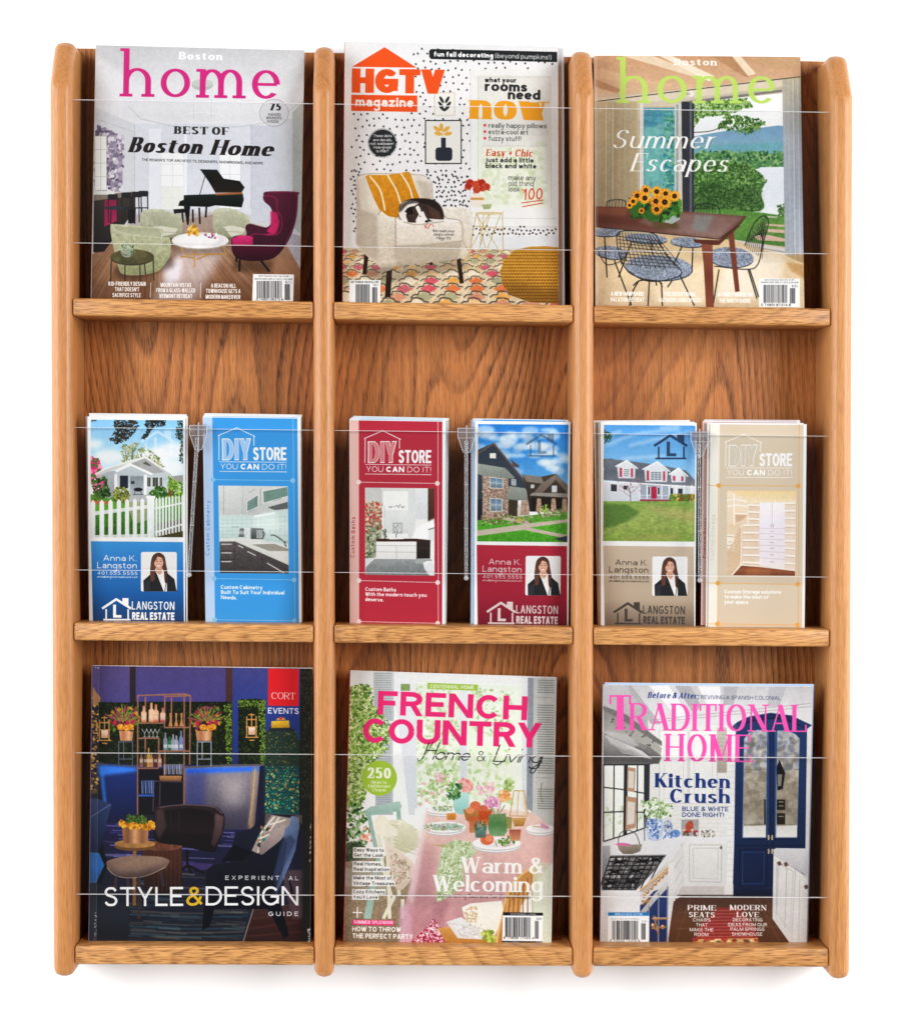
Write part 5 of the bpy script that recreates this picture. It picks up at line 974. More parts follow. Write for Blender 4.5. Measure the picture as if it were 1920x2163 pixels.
    c.P([865, 1570, 920, 1545, 1110, 1530, 1120, 1580, 1090, 1700, 1060, 1760, 900, 1700], ('f0ece2', 'e4dfd2')); c.P([770, 1660, 860, 1630, 960, 1700, 1040, 1770, 840, 1760], ('e2e0e0', 'd4d2d2')); c.scat([880, 1580, 960, 1560, 960, 1660, 890, 1660], 50, 9, ['c8a878', 'd8b890'], .4); c.scat([780, 1660, 1000, 1680, 1040, 1760, 860, 1750], 90, 9, ['b8b4ac', 'f4f0ea', 'c8c0b8'], .3); c.scat([990, 1720, 1060, 1710, 1060, 1780, 1000, 1780], 26, 17, ['a8b84a', '8a9a34', 'c8d068'], .8)
    c.P([1300, 1290, 1415, 1300, 1412, 1812, 1290, 1812], 'd8dcc4', a=.7); c.LL([[1310+i*10, 1300, 1306+i*10, 1812] for i in range(11)], 3, 'b0b898', a=.5)
    c.photo()
    # type
    c.P([653, 182, 965, 194, 963, 232, 651, 220], 'a2c44c'); c.T('CENTENNIAL HOME', 670, 215, 940, 222, 22, 'f4f8e4', 's', .15)
    M = 'e92d78'
    c.T('FRENCH', 344, 380, 1264, 414, 148, M, 's', .235, th=.20, sp=-.04); c.T('COUNTRY', 252, 553, 1350, 584, 152, M, 's', .235, th=.20, sp=-.06)
    c.T('Home', 618, 655, 908, 666, 108, '2c2c30', 's', .065, th=.065, sl=.36, xh=.45, rnd=True, sp=-.1); c.L([592, 650, 600, 668, 630, 640, 665, 590, 690, 545], 4, '2c2c30', sp=1); c.T('&', 955, 668, 1010, 670, 64, '2c2c30', 's', .07, rnd=True); c.T('Living', 1055, 672, 1350, 680, 108, '2c2c30', 's', .065, th=.065, sl=.36, xh=.45, rnd=True, sp=-.1); c.L([1055, 680, 1085, 690, 1130, 660], 5, '2c2c30', sp=1); c.L([1350, 640, 1330, 700, 1305, 740, 1285, 735, 1300, 710, 1360, 670], 6, '2c2c30', sp=1)
    c.E(356, 773, 109, 109, 'a6c83e'); c.T('250', 280, 772, 426, 776, 66, 'f8fbec', 'r', .24, th=.08, sf=.05)
    for t, w, y in (('Ideas to', 94, 806), ('Add Instant', 142, 830), ('Charm', 84, 854)): c.T(t, 353-w/2, y, 353+w/2, y+2, 20, 'f2f6dc', 'r', .18, th=.08, sf=.06)
    for t, x0, x1, y in (('Easy Ways to', 200, 384, 1226), ('Get the Look', 199, 380, 1258), ('Real Homes,', 197, 370, 1312), ('Real Inspiration', 196, 418, 1345), ('Make the Most of', 195, 432, 1398), ('Vintage Treasures', 194, 447, 1432), ('Cozy Kitchens', 194, 390, 1484), ("You'll Love", 193, 345, 1516)):
        c.R(x0-7, y-26, x1+6, y+8, 'f6f4f0'); c.T(t, x0, y, x1, y+2, 22, '3c3a3a', 's', .15)
    c.T('Warm &', 862, 1358, 1366, 1364, 100, 'fbfaf6', 'r', .2, th=.07, sf=.07, xh=.66, sp=-.1); c.T('Welcoming', 688, 1470, 1362, 1478, 100, 'fbfaf6', 'r', .2, th=.07, sf=.06, xh=.66, sp=-.12)
    c.T('Decorating Secrets for Every Room', 718, 1508, 1286, 1520, 24, '4a3c3c', 's', .13)
    c.LL([[189, 1602, 250, 1603], [220, 1568, 219, 1636]], 7, 'f6f4f0'); c.P([188, 1646, 448, 1651, 447, 1682, 187, 1677], M); c.T('SUMMER SPLENDOR', 196, 1670, 440, 1674, 20, 'fbeef2', 'r', .2, th=.1, sf=.04)
    c.T('HOW TO THROW', 188, 1718, 490, 1722, 30, 'faf8f4', 's', .17); c.T('THE PERFECT PARTY', 188, 1760, 562, 1766, 30, 'faf8f4', 's', .17)
    c.P([1118, 1602, 1364, 1606, 1360, 1798, 1114, 1795], 'f4f4f4'); c.P([1118, 1600, 1364, 1604, 1364, 1622, 1118, 1620], '1e1e20'); c.P([1114, 1776, 1360, 1780, 1360, 1798, 1114, 1795], '1e1e20'); c.T('CENTENNIAL LIVING', 1165, 1617, 1320, 1619, 11, 'eee'); c.bars(1132, 1632, 1294, 1752, 17); c.bars(1314, 1654, 1338, 1764, 18); c.T('33>', 1322, 1648, 1358, 1648, 14, '555'); c.T('6 71896 71145 4', 1122, 1765, 1310, 1767, 15, '333'); c.T('Display Until 8/8/20', 1124, 1790, 1212, 1790, 9, 'ddd'); c.T('$9.99', 1322, 1792, 1356, 1792, 9, 'ddd')
    return c

def art_kitchen(W, H):
    c = Art(W, H, [(157, 196), (1450, 206), (1412, 1812), (140, 1812)], 'd9d6d4', 61)
    c.R(140, 190, 1460, 480, ('c4c2c4', 'd6d4d6', 'dddbdc'))
    for q, col in (([270, 196, 330, 196, 520, 450, 470, 450], 'b8b6b8'), ([500, 200, 600, 200, 720, 380, 640, 390], 'cfcdd0'), ([600, 200, 700, 203, 760, 330, 720, 380], 'b0aeb2'), ([900, 205, 990, 206, 960, 320, 900, 320], 'b4b2b6'), ([1180, 206, 1290, 208, 1240, 330, 1170, 330], 'bab8bc'), ([440, 200, 560, 200, 700, 400, 640, 420], 'e6e4e6'), ([740, 203, 880, 204, 880, 320, 800, 320], 'e4e2e4')): c.P(q, col)
    c.LL([[440, 430, 1440, 330], [450, 445, 1000, 440], [440, 415, 1440, 310], [280, 200, 490, 480], [300, 200, 510, 470], [320, 200, 520, 450]], 5, '9a989c', a=.6)
    c.R(440, 440, 980, 1180, ('dedcda', 'e6e4e1', 'e2dfdb'))
    for x0, x1 in ((505, 680), (690, 860)): c.R(x0, 480, x1, 930, 'e9e7e4'); c.L([x0, 480, x1, 480, x1, 930, x0, 930], 4, 'c6c3c0', closed=True); c.L([x0+28, 510, x1-28, 510, x1-28, 900, x0+28, 900], 3, 'cfccc9', closed=True)
    c.R(860, 460, 925, 740, ('c6beb4', 'b0a698')); c.LL([[862, 480+i*24, 925, 480+i*24] for i in range(11)], 2, 'a0968a'); c.R(920, 460, 985, 1490, 'e4e2e0'); c.LL([[922, 480+i*36, 985, 480+i*36] for i in range(28)], 2, 'c0bdbc')
    c.LL([[450, 950+i*26, 920, 948+i*26] for i in range(8)], 2, 'cccac7')
    # hood
    c.P([160, 330, 260, 370, 480, 540, 520, 590, 510, 650, 440, 660, 160, 480], ('8a8884', 'a8a5a0', 'b8b4ae')); c.P([160, 196, 300, 196, 430, 400, 440, 500, 160, 330], ('c0bec0', 'b0adae')); c.P([158, 325, 300, 380, 520, 545, 520, 575, 300, 430, 158, 350], '7c7a78')
    c.scat([200, 380, 500, 560, 490, 620, 200, 440], 26, 5, ['4a4846'], 1); c.P([158, 480, 440, 575, 520, 640, 500, 685, 158, 665], ('b8b6b4', '8a8886', '5c5a58')); c.LL([[165+i*9, 500+i*9, 400+i*5, 600+i*4] for i in range(13)], 5, '4c4a4a', a=.8); c.LL([[165+i*9, 506+i*9, 400+i*5, 606+i*4] for i in range(13)], 3, 'e8e6e4', a=.8); c.P([165, 480, 300, 500, 380, 570, 300, 600, 200, 560], 'c6c4c2', a=.6, blur=4); c.P([158, 660, 500, 680, 440, 690, 158, 690], '6a6866')
    # windows
    c.P([160, 692, 445, 690, 440, 1080, 160, 1165], ('f0f2ee', 'e8ebe2')); c.scat([162, 960, 420, 930, 400, 1060, 162, 1120], 70, 16, ['d8e2c4', 'c0cca8', 'eef0e8'], .6, a=.6)
    c.LL([[160, 690, 160, 1165], [225, 690, 222, 1145], [290, 692, 285, 1125], [370, 692, 366, 1100], [160, 830, 290, 845, 430, 870], [160, 985, 285, 980, 425, 985], [160, 1165, 290, 1125, 430, 1075], [160, 692, 445, 690]], 7, '2c2e34'); c.P([290, 692, 310, 692, 305, 1120, 282, 1128], '34363c'); c.P([410, 690, 446, 690, 440, 1075, 408, 1085], '3a3c42')
    for q in ([308, 705, 358, 712, 352, 860, 304, 852], [300, 885, 365, 895, 358, 1080, 295, 1095]): c.P(q, 'c49a80'); m = np.array(q, float).reshape(-1, 2); c.P((m*.7+m.mean(0)*.3).ravel(), 'ddd6cc')
    # blue cabinet
    B = ('2c4270', '263c6a', '1e3158', '18264a')
    c.P([950, 455, 985, 425, 1060, 390, 1190, 368, 1320, 385, 1400, 425, 1445, 445, 1415, 470, 1405, 1200, 1400, 1500, 955, 1500, 965, 1200, 975, 480], B); c.P([950, 455, 985, 430, 1080, 392, 1200, 375, 1330, 392, 1443, 448, 1400, 470, 1290, 420, 1190, 408, 1060, 430, 985, 480], ('1e3158', '2f4878')); c.L([985, 470, 1060, 425, 1190, 402, 1300, 415, 1405, 465], 6, '14203c', sp=1)
    for q in ([1028, 530, 1060, 490, 1110, 475, 1168, 480, 1160, 1140, 1018, 1140], [1232, 480, 1290, 480, 1340, 500, 1368, 530, 1352, 1140, 1222, 1140]):
        c.P(q, ('a8a8ac', 'b8b2a8', 'a89c8a', '988c78', 'c8c4bc')); m = np.array(q, float); c.L(q, 5, '8aa0c8', a=.7, closed=True)
        c.setclip(q); x0, x1 = m[::2].min(), m[::2].max(); c.scat([x0+10, 520, x1-10, 520, x1-10, 1090, x0+10, 1090], 120, 26, ['8c8272', 'c8c2b4', '9a9080', 'b0a896', '7c7264'], .7, a=.4); c.scat([x0+10, 490, x1-10, 500, x1-12, 720, x0+10, 720], 50, 26, ['8a90a0', 'c8c8cc', '6a6c74'], .6, a=.5); c.P([x0+5, 1070, x1-6, 1065, x1-6, 1136, x0+5, 1136], ('d8d6d0', 'e4e2de'))
        c.LL([[x0+8, 720, x1-8, 718], [x0+8, 1060, x1-8, 1058]], 3, '6a6050', a=.7); c.setclip()
    c.LL([[1190, 475, 1190, 1150], [1205, 475, 1205, 1500], [1018, 1150, 1355, 1150], [970, 1190, 1405, 1190]], 5, '101c38'); c.LL([[1175, 480, 1172, 1140], [1222, 480, 1218, 1140]], 3, '5a78ac')
    c.P([1228, 700, 1245, 660, 1262, 700, 1280, 740, 1265, 840, 1232, 850, 1228, 740], '1c1c22'); c.P([1232, 750, 1262, 750, 1255, 820, 1236, 825], '8a8478'); c.R(1228, 905, 1280, 970, '2c2824'); c.R(1228, 990, 1280, 1060, '2c2824'); c.R(1150, 905, 1160, 1060, '2c2824'); c.LL([[1240, 920, 1270, 920], [1240, 945, 1270, 945], [1240, 1010, 1270, 1010]], 6, 'a09484')
    for x0, x1 in ((1000, 1170), (1218, 1390)): c.L([x0, 1212, x1, 1212, x1-6, 1445, x0, 1445], 5, '101c38', closed=True); c.L([x0+18, 1230, x1-18, 1230, x1-22, 1425, x0+16, 1425], 3, '3c5890', closed=True)
    c.P([955, 1460, 1400, 1450, 1400, 1500, 955, 1500], '16213e')
    for y in (1140, 1225): c.LL([[1178, y-15, 1178, y+15], [1200, y-15, 1200, y+15]], 9, 'd8c4a8'); c.LL([[1170, y, 1208, y]], 4, 'a88c68')
    # counter, back cupboard
    c.P([160, 1180, 420, 1090, 640, 1130, 920, 1140, 920, 1165, 660, 1170, 560, 1300, 400, 1470, 150, 1475, 150, 1200], ('e4e3e4', 'dfdddf', 'e8e6e6')); c.P([640, 1165, 920, 1165, 905, 1440, 650, 1440], ('e4e1de', 'd8d5d2')); c.L([690, 1185, 890, 1185, 885, 1415, 690, 1410], 4, 'b4b0ae', closed=True); c.L([712, 1205, 868, 1205, 864, 1395, 712, 1390], 4, 'c4c0be', closed=True); c.E(885, 1202, 7, 10, '6a5a50'); c.LL([[655, 1170, 590, 1300, 590, 1750], [640, 1180, 640, 1440]], 4, 'b8b4b2')
    c.P([655, 1172, 655, 1440, 590, 1540, 585, 1290], ('dedbd8', 'cdcac8')); c.P([640, 1440, 905, 1440, 905, 1492, 610, 1500], 'c9c0bc'); c.R(905, 1425, 960, 1500, 'dedbd8'); c.L([610, 1495, 960, 1495], 5, '3a2c28')
    # vases, flowers, painting
    c.P([425, 1040, 450, 1010, 500, 1010, 525, 1045, 515, 1150, 445, 1155, 425, 1100], 'c0cce0', sp=1); c.scat([430, 1030, 515, 1030, 510, 1145, 440, 1145], 90, 9, ['5a82c0', '3a62a8', 'e8eef8', '88a8d8'], .5); c.E(558, 1080, 30, 50, 'b4bcd0'); c.scat([535, 1040, 580, 1040, 580, 1120, 535, 1120], 30, 8, ['5a6a88', 'dfe4ee', '7a8ab0'], .5); c.E(605, 1115, 28, 24, '6a98d0'); c.scat([530, 1110, 625, 1110, 625, 1145, 530, 1145], 26, 9, ['4a7ac0', 'e8eef8', '88a8d8'], .5); c.L([413, 1160, 415, 1040, 440, 1010, 480, 1015, 482, 1050], 7, '8a8a8c', sp=1)
    c.scat([395, 920, 480, 900, 585, 950, 570, 1010, 430, 1020], 260, 14, ['8aaa68', 'c8dab0', '5f8448', 'f2f4ee', 'a8c488', 'e6eddc'], .4)
    c.P([640, 1030, 748, 1028, 745, 1130, 640, 1132], ('a8a4a0', 'b8aeac')); c.P([668, 1060, 700, 1035, 715, 1060, 705, 1105, 670, 1105], 'c0583c', sp=1); c.scat([650, 1090, 740, 1090, 740, 1125, 650, 1125], 22, 9, ['b82c38', 'e0c8c0', '6a5a54'], .8); c.scat([765, 1095, 850, 1090, 850, 1135, 765, 1135], 60, 7, ['8a847c', 'eeeae6', '6a665f', 'c8c0b4'], .5)
    # basket
    c.P([245, 1185, 400, 1182, 385, 1225, 340, 1242, 280, 1242, 255, 1215], ('a89c8c', '7c7062')); c.L([250, 1190, 260, 1120, 310, 1095, 360, 1120, 385, 1185], 5, '6a5e52', sp=1); c.P([230, 1180, 270, 1172, 320, 1178, 330, 1188, 250, 1190], 'e070a8')
    c.P([152, 1180, 200, 1178, 205, 1380, 150, 1385], ('b8b8ba', '8a8a8e')); c.P([152, 1178, 200, 1176, 200, 1190, 152, 1192], 'e6e6e8')
    # range
    c.P([205, 1250, 550, 1245, 480, 1340, 360, 1465, 150, 1465, 150, 1385, 205, 1380], ('8a8684', '4c4a4c')); c.scat([210, 1255, 530, 1250, 350, 1455, 155, 1455], 60, 16, ['d8d6d4', 'b0aeac'], .35, a=.7)
    seg = []
    for i in range(9): x = 205+i*40; seg += [[x, 1255, x-70-i*4, 1458]]
    for i in range(8): seg += [[200-i*7, 1262+i*27, 540-i*26, 1256+i*27]]
    c.LL(seg, 7, '242226')
    for x, y in ((260, 1290), (400, 1285), (230, 1350), (360, 1345), (210, 1420), (330, 1410), (480, 1275)): c.E(x, y, 26, 11, '1c1c20'); c.E(x, y-4, 13, 5, '6a686a'); c.LL([[x-45, y+14, x, y, x+45, y-14], [x-34, y-16, x+36, y+16]], 8, '1a1a1e')
    c.P([550, 1290, 600, 1290, 590, 1330, 430, 1480, 380, 1475], ('d8d4ce', 'b8b4b0')); c.L([385, 1465, 480, 1395, 595, 1290], 14, 'c8986a'); c.L([385, 1461, 480, 1391, 595, 1286], 4, 'f4dcb8')
    c.P([150, 1468, 385, 1475, 385, 1600, 150, 1600], ('e6e4e4', 'dcdada')); c.P([145, 1600, 200, 1600, 190, 1812, 140, 1812], ('dcd8d6', 'ccc8c6'))
    c.P([385, 1560, 470, 1470, 560, 1440, 555, 1780, 470, 1812, 385, 1812], ('3c4c80', '2c3c6c', '26345c')); c.P([385, 1600, 480, 1480, 560, 1400, 560, 1445, 480, 1530, 385, 1650], ('d8d4d0', 'a8a4a4')); c.LL([[440, 1560, 440, 1812], [500, 1480, 498, 1812], [555, 1440, 553, 1790]], 8, '8a8c98')
    for x, y in ((410, 1500), (430, 1475), (455, 1450), (478, 1425), (500, 1400), (522, 1380), (545, 1355), (575, 1325), (490, 1700), (480, 1640), (430, 1530), (525, 1690), (465, 1680)): c.E(x, y, 12, 14, 'b88058'); c.E(x-3, y-4, 5, 6, 'f4dcc0')
    c.LL([[395, 1530, 430, 1540], [400, 1555, 450, 1500], [470, 1620, 500, 1740], [460, 1640, 555, 1640], [455, 1700, 545, 1690]], 10, 'a87850'); c.LL([[460, 1636, 550, 1634], [398, 1550, 446, 1498]], 3, 'f0d4b0')
    c.P([560, 1300, 595, 1290, 592, 1755, 565, 1758], ('e4e2e0', 'c8c5c3')); 
    for y in (1345, 1390, 1450, 1520): c.E(610, y, 9, 7, '8a6a50')
    c.P([595, 1290, 645, 1200, 640, 1440, 592, 1540], 'dad7d5'); c.LL([[597, 1330, 642, 1260], [597, 1420, 642, 1340], [597, 1500, 640, 1410]], 3, 'b0acaa')
    # floor
    c.P([592, 1535, 640, 1498, 960, 1500, 1210, 1500, 1330, 1812, 560, 1812, 560, 1760], ('5a4038', '6a4632', '5a3828')); c.LL([[700, 1500, 600, 1812], [1100, 1500, 1260, 1812], [620, 1600, 1220, 1590], [610, 1700, 1260, 1690], [1150, 1500, 1330, 1760]], 6, '8a6048', a=.45, blur=2); c.P([860, 1570, 1000, 1568, 1100, 1700, 1110, 1800, 715, 1805, 750, 1690], ('8a3c38', '9c3a3c', '8a342c')); c.LL([[850-i*14, 1590+i*20, 1010+i*9, 1588+i*20] for i in range(11)], 6, 'c87860', a=.6)
    c.P([715, 1765, 1112, 1758, 1112, 1812, 712, 1812], 'c8a060'); c.scat([720, 1768, 1105, 1765, 1105, 1808, 718, 1810], 50, 18, ['a03c38', 'd8b878', '6a5a4a', 'e0c890', 'b84c40'], .5, rot=0); c.L([710, 1762, 1112, 1755], 7, 'a83c3c')
    # island
    c.P([1205, 1215, 1225, 1205, 1425, 1208, 1418, 1380, 1210, 1240], ('d8d6d8', 'bebcc0')); c.P([1208, 1235, 1420, 1385, 1412, 1812, 1320, 1805, 1202, 1640], ('e4e1de', 'd8d5d2', 'cac6c4')); c.LL([[1345, 1330, 1318, 1800], [1230, 1290, 1225, 1620], [1290, 1320, 1278, 1700], [1370, 1400, 1362, 1812], [1232, 1290, 1290, 1330], [1205, 1240, 1420, 1390]], 4, 'b4b0ae'); c.L([1240, 1300, 1330, 1350, 1310, 1720, 1228, 1600], 4, 'c0bcba', closed=True)
    for x, y in ((1245, 1300), (1285, 1305), (1410, 1445)): c.E(x, y, 11, 14, '6a4c44'); c.L([x-16, y-5, x+18, y+7], 5, '7a5c50')
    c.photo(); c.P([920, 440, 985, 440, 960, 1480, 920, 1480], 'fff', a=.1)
    # type
    N = '1f3a80'; K = 'f25ab0'
    c.T('Before & After:', 432, 276, 745, 281, 36, N, 'r', .2, th=.07, sl=.2, sf=.05); c.T('REVIVING A SPANISH COLONIAL', 760, 283, 1252, 289, 24, '3a4668', 's', .11)
    c.T('T', 196, 474, 330, 474, 215, K, 'r', .20, th=.05, sf=.06); c.T('RADITIONAL', 322, 476, 1412, 488, 168, K, 'r', .155, th=.05, sf=.07, sp=-.08); c.T('HOME', 542, 668, 1064, 674, 170, K, 'r', .155, th=.05, sf=.07, sp=-.03); c.E(1078, 670, 7, 7, K)
    c.T('Kitchen', 478, 830, 938, 835, 88, N, 'r', .26, th=.05, sf=.05, xh=.66, sp=-.06); c.T('Crush', 570, 925, 938, 928, 86, N, 'r', .27, th=.05, sf=.05, xh=.66, sp=-.06)
    c.T('BLUE & WHITE', 645, 976, 930, 978, 28, N, 's', .16); c.T('DONE RIGHT!', 645, 1012, 902, 1014, 28, N, 's', .16)
    c.T('PRIME', 680, 1587, 854, 1589, 32, 'faf6f2', 'r', .24, th=.08, sf=.05); c.T('SEATS', 686, 1630, 846, 1632, 32, 'faf6f2', 'r', .24, th=.08, sf=.05); c.T('MODERN', 940, 1586, 1164, 1588, 32, 'faf6f2', 'r', .24, th=.08, sf=.05); c.T('LOVE', 982, 1629, 1118, 1631, 32, 'faf6f2', 'r', .24, th=.08, sf=.05)
    for t, x0, x1, y in (('CHAIRS', 712, 820, 1657), ('THAT', 730, 802, 1687), ('MAKE THE', 692, 838, 1717), ('ROOM', 720, 806, 1746), ('DECORATING', 958, 1140, 1656), ('IDEAS FROM OUR', 928, 1168, 1686), ('PALM SPRINGS', 943, 1152, 1714), ('SHOWHOUSE', 952, 1140, 1744)): c.T(t, x0, y, x1, y+1, 21, 'f8f2ee', 's', .14)
    c.P([188, 1602, 442, 1604, 440, 1812, 186, 1812], 'f2f2f2'); c.R(188, 1601, 442, 1622, '2a7ab8'); c.R(186, 1788, 440, 1812, '2a7ab8'); c.T('DISPLAY UNTIL 4/17/20', 230, 1619, 400, 1619, 13, 'eef'); c.T('BHG SPECIALS', 246, 1804, 376, 1804, 13, 'eef', 's', .18); c.bars(212, 1652, 372, 1768, 21); c.bars(392, 1668, 420, 1768, 22); c.T('813.HHGG 873-09564', 208, 1646, 380, 1646, 9, '999'); c.T('03>', 396, 1662, 430, 1662, 12, '999'); c.T('0 74005 74410 8', 198, 1780, 384, 1781, 13, '666')
    return c
# ---------------------------------------------------------------- the six leaflet fronts
HOUSE_Q = [(150, 132), (845, 142), (843, 1600), (163, 1600)]
STORE_Q = [(968, 133), (1662, 142), (1670, 1607), (988, 1603)]
def frame(c, q): c.H = homog(q, [(0, 0), (c.w, 0), (c.w, c.h), (0, c.h)])

def house_logo(c, x, y, s, col, a=1.0):
    k = s/190.0
    def f(p): return [v*k+(x if i % 2 == 0 else y) for i, v in enumerate(p)]
    c.L(f([0, 72, 98, 8, 200, 72]), 16*k, col, a=a); c.P(f([140, 0, 182, 0, 182, 58, 140, 32]), col, a=a)
    c.LL([f([28, 75, 28, 150]), f([180, 75, 180, 150])], 11*k, col, a=a); c.P(f([8, 142, 196, 142, 196, 153, 8, 153]), col, a=a)
    c.P(f([76, 45, 96, 45, 96, 116, 134, 116, 134, 134, 76, 134]), col, a=a)

def house_leaflet(W, H, kind):
    c = Art(W, H, HOUSE_Q, 'f4f4f4', 71+kind)
    bg, tx, lg = [(('3d97dc', '2f80cc', '1f5ea4', '173f70'), 'fafafa', 'fafafa'), (('b82c42', 'ab283c', '9a2438', '701a2c'), 'e2d4d4', 'd8ccca'), (('cdbba6', 'c6b5a0', 'b9a792', '76675a'), '3c352f', '48423e')][kind]
    if kind == 0:
        c.setclip([173, 156, 830, 160, 828, 994, 173, 992])
        c.R(170, 150, 835, 600, ('8cc4ec', 'b4dbf4', 'e4f0f6')); 
        for x, y, r in ((620, 420, 120), (760, 380, 120), (720, 500, 120), (300, 420, 100), (200, 330, 60), (500, 520, 160)): c.E(x, y, r, r*.5, 'f6f9fa', a=.8, blur=16)
        c.scat([385, 340, 520, 320, 660, 430, 700, 520, 400, 520], 260, 12, ['8a9058', 'b0a868', '6a7848', 'c8c090'], .45, a=.8); c.LL([[480, 500, 470, 350], [520, 500, 540, 380], [600, 480, 620, 420], [440, 500, 420, 380]], 4, '6a5a40', a=.7)
        c.scat([330, 157, 500, 157, 515, 210, 440, 300, 360, 330, 310, 300, 350, 230], 420, 11, ['2a2a20', '3a3828', '1c1c18', '4a3a30'], .25); c.scat([570, 157, 710, 157, 700, 200, 620, 210, 560, 300, 530, 290, 580, 230, 560, 190], 260, 10, ['2a2a20', '3a3828', '1c1c18'], .25); c.scat([790, 157, 830, 157, 830, 470, 800, 450, 815, 300, 775, 290], 200, 9, ['2a3020', '4a5a38', '1c1c18'], .25); c.scat([173, 150, 220, 150, 215, 175, 175, 170], 20, 8, ['3a3a30'], .2)
        c.scat([170, 430, 210, 425, 250, 500, 225, 560, 170, 600], 130, 15, ['e0508a', 'f078a8', 'c83870', 'f8a8c4', '5a7a3a'], .7)
        c.R(170, 690, 835, 1000, ('5a8a30', '7ab840', '3a5a22')); c.scat([720, 560, 835, 560, 835, 700, 720, 720], 160, 13, ['8ab84a', '5a8a34', 'a8d060', '4a7028'], .4); c.P([750, 560, 835, 550, 835, 600, 760, 600], 'a8a8a4')
        c.P([235, 535, 345, 520, 345, 700, 300, 720, 240, 700], ('b8bcc0', 'a4a8ac')); c.P([345, 520, 560, 440, 720, 545, 722, 700, 560, 715, 345, 700], ('d4dadc', 'c0c8cc', 'dfe4e6')); c.LL([[350, 500+i*11, 570, 500+i*11] for i in range(6)], 2, 'a8b0b4')
        c.P([205, 545, 270, 505, 560, 418, 762, 550, 735, 560, 565, 445, 300, 525, 215, 560], ('e8e8e6', 'c8c8c6')); c.P([345, 520, 460, 462, 620, 545, 600, 552, 460, 485, 360, 530], 'f6f6f4'); c.P([460, 470, 560, 432, 700, 530, 620, 540], 'b0b0b0'); c.L([205, 545, 275, 508, 560, 420, 760, 552], 7, 'f4f4f2'); c.L([360, 528, 460, 476, 610, 548], 7, 'fafaf8'); c.P([545, 470, 565, 455, 600, 480, 600, 490], '6a6a64')
        c.R(382, 556, 440, 645, '2c3440'); c.R(455, 560, 550, 700, ('8c969a', 'b8c0c4')); c.E(512, 655, 32, 14, '26282c'); c.LL([[490, 665, 485, 695], [530, 665, 538, 695], [475, 690, 550, 690]], 3, '26282c'); c.R(460, 595, 485, 615, '3a4450'); c.R(342, 545, 362, 720, 'eef0f0'); c.R(552, 550, 575, 730, 'f2f4f4')
        for x0, x1 in ((574, 602), (612, 655), (662, 685)): c.R(x0, 566, x1, 636, '4a5248'); c.L([x0, 566, x1, 566, x1, 636, x0, 636], 4, 'f0f2f2', closed=True); c.L([(x0+x1)/2, 566, (x0+x1)/2, 636], 2, 'dfe4e6')
        c.R(570, 640, 722, 700, 'd0d6d8'); c.P([430, 700, 590, 690, 600, 745, 450, 745], 'b8bcbc')
        c.scat([180, 590, 280, 560, 310, 700, 200, 730], 220, 13, ['2f4a22', '4a6a30', '1f3818', '5a7a3a'], .5); c.scat([190, 600, 270, 600, 270, 670, 190, 660], 12, 10, ['e0508a', 'f078a8'], .8); c.scat([335, 680, 360, 640, 420, 640, 452, 690, 430, 750, 340, 740], 200, 9, ['6a7838', '8a9448', '4a5828', 'a8a858'], .6); c.scat([590, 680, 640, 635, 700, 640, 722, 690, 690, 715, 610, 710], 180, 11, ['3f6a2a', '2a4a1c', '5f8a3c'], .4); c.E(738, 670, 12, 40, '8a5a3a'); c.scat([720, 590, 800, 590, 790, 660, 730, 650], 80, 13, ['7aa040', '4f7a2c', 'a0c058'], .3)
        c.P([173, 730, 330, 740, 330, 760, 173, 760], 'c86848', a=.8); c.P([173, 820, 830, 760, 830, 1000, 173, 1000], ('4f8a2c', '35601f'), a=.8, tex=(.4, 10)); c.P([430, 745, 600, 745, 620, 860, 480, 900], 'b8b0a0', a=.7); c.P([640, 900, 830, 860, 830, 1000, 640, 1000], '5a4434', a=.75, tex=(.3, 5))
        q = []
        for i in range(8):
            x = 172+i*66-i*i*1.1; w = 34-i*1.2; q.append(np.array([[x, 1000], [x, 750-i*3], [x+w/2, 728-i*2], [x+w, 750-i*3], [x+w, 1000]]))
        for i in range(9):
            x = 634+i*23; w = 15-i*.5; q.append(np.array([[x, 990-i*5], [x, 725-i*3], [x+w/2, 708-i*2], [x+w, 725-i*3], [x+w, 990-i*5]]))
        c.fill(q, ('f0f2f2', 'dde1e1')); c.R(575, 705, 628, 1000, ('f2f4f4', 'd4dada')); c.P([568, 700, 634, 700, 634, 716, 568, 716], 'fafafa'); c.P([173, 815, 575, 765, 575, 790, 173, 842], 'e4e8e6', a=.9); c.P([173, 980, 575, 970, 575, 992, 173, 998], 'dde2e0', a=.9); c.LL([[630, 790, 830, 750], [630, 960, 830, 900]], 12, 'e4e8e8'); c.fill(q, ('f0f2f2', 'dde1e1'))
        c.photo(1.2, 1.0); house_logo(c, 535, 232, 220, 'ffffff', .42); c.setclip()
    elif kind == 1:
        frame(c, [(1047, 158), (1700, 165), (1685, 1572), (1040, 1565)])
        c.setclip([1069, 180, 1687, 184, 1679, 990, 1061, 984])
        c.R(1050, 170, 1700, 700, ('2f86d8', '4a9ce0', '8cc4ec'))
        for i in range(90):
            x, y = 1070+c.rg.rand()*620, 190+c.rg.rand()*330
            if fbm(12, 12, 4, i)[0, 0] > .42: c.E(x, y, 28+c.rg.rand()*50, 14+c.rg.rand()*22, c.rg.choice(['f4f6f8', 'dfe6ee', 'fff', 'c8d4e0']), a=.55, blur=7)
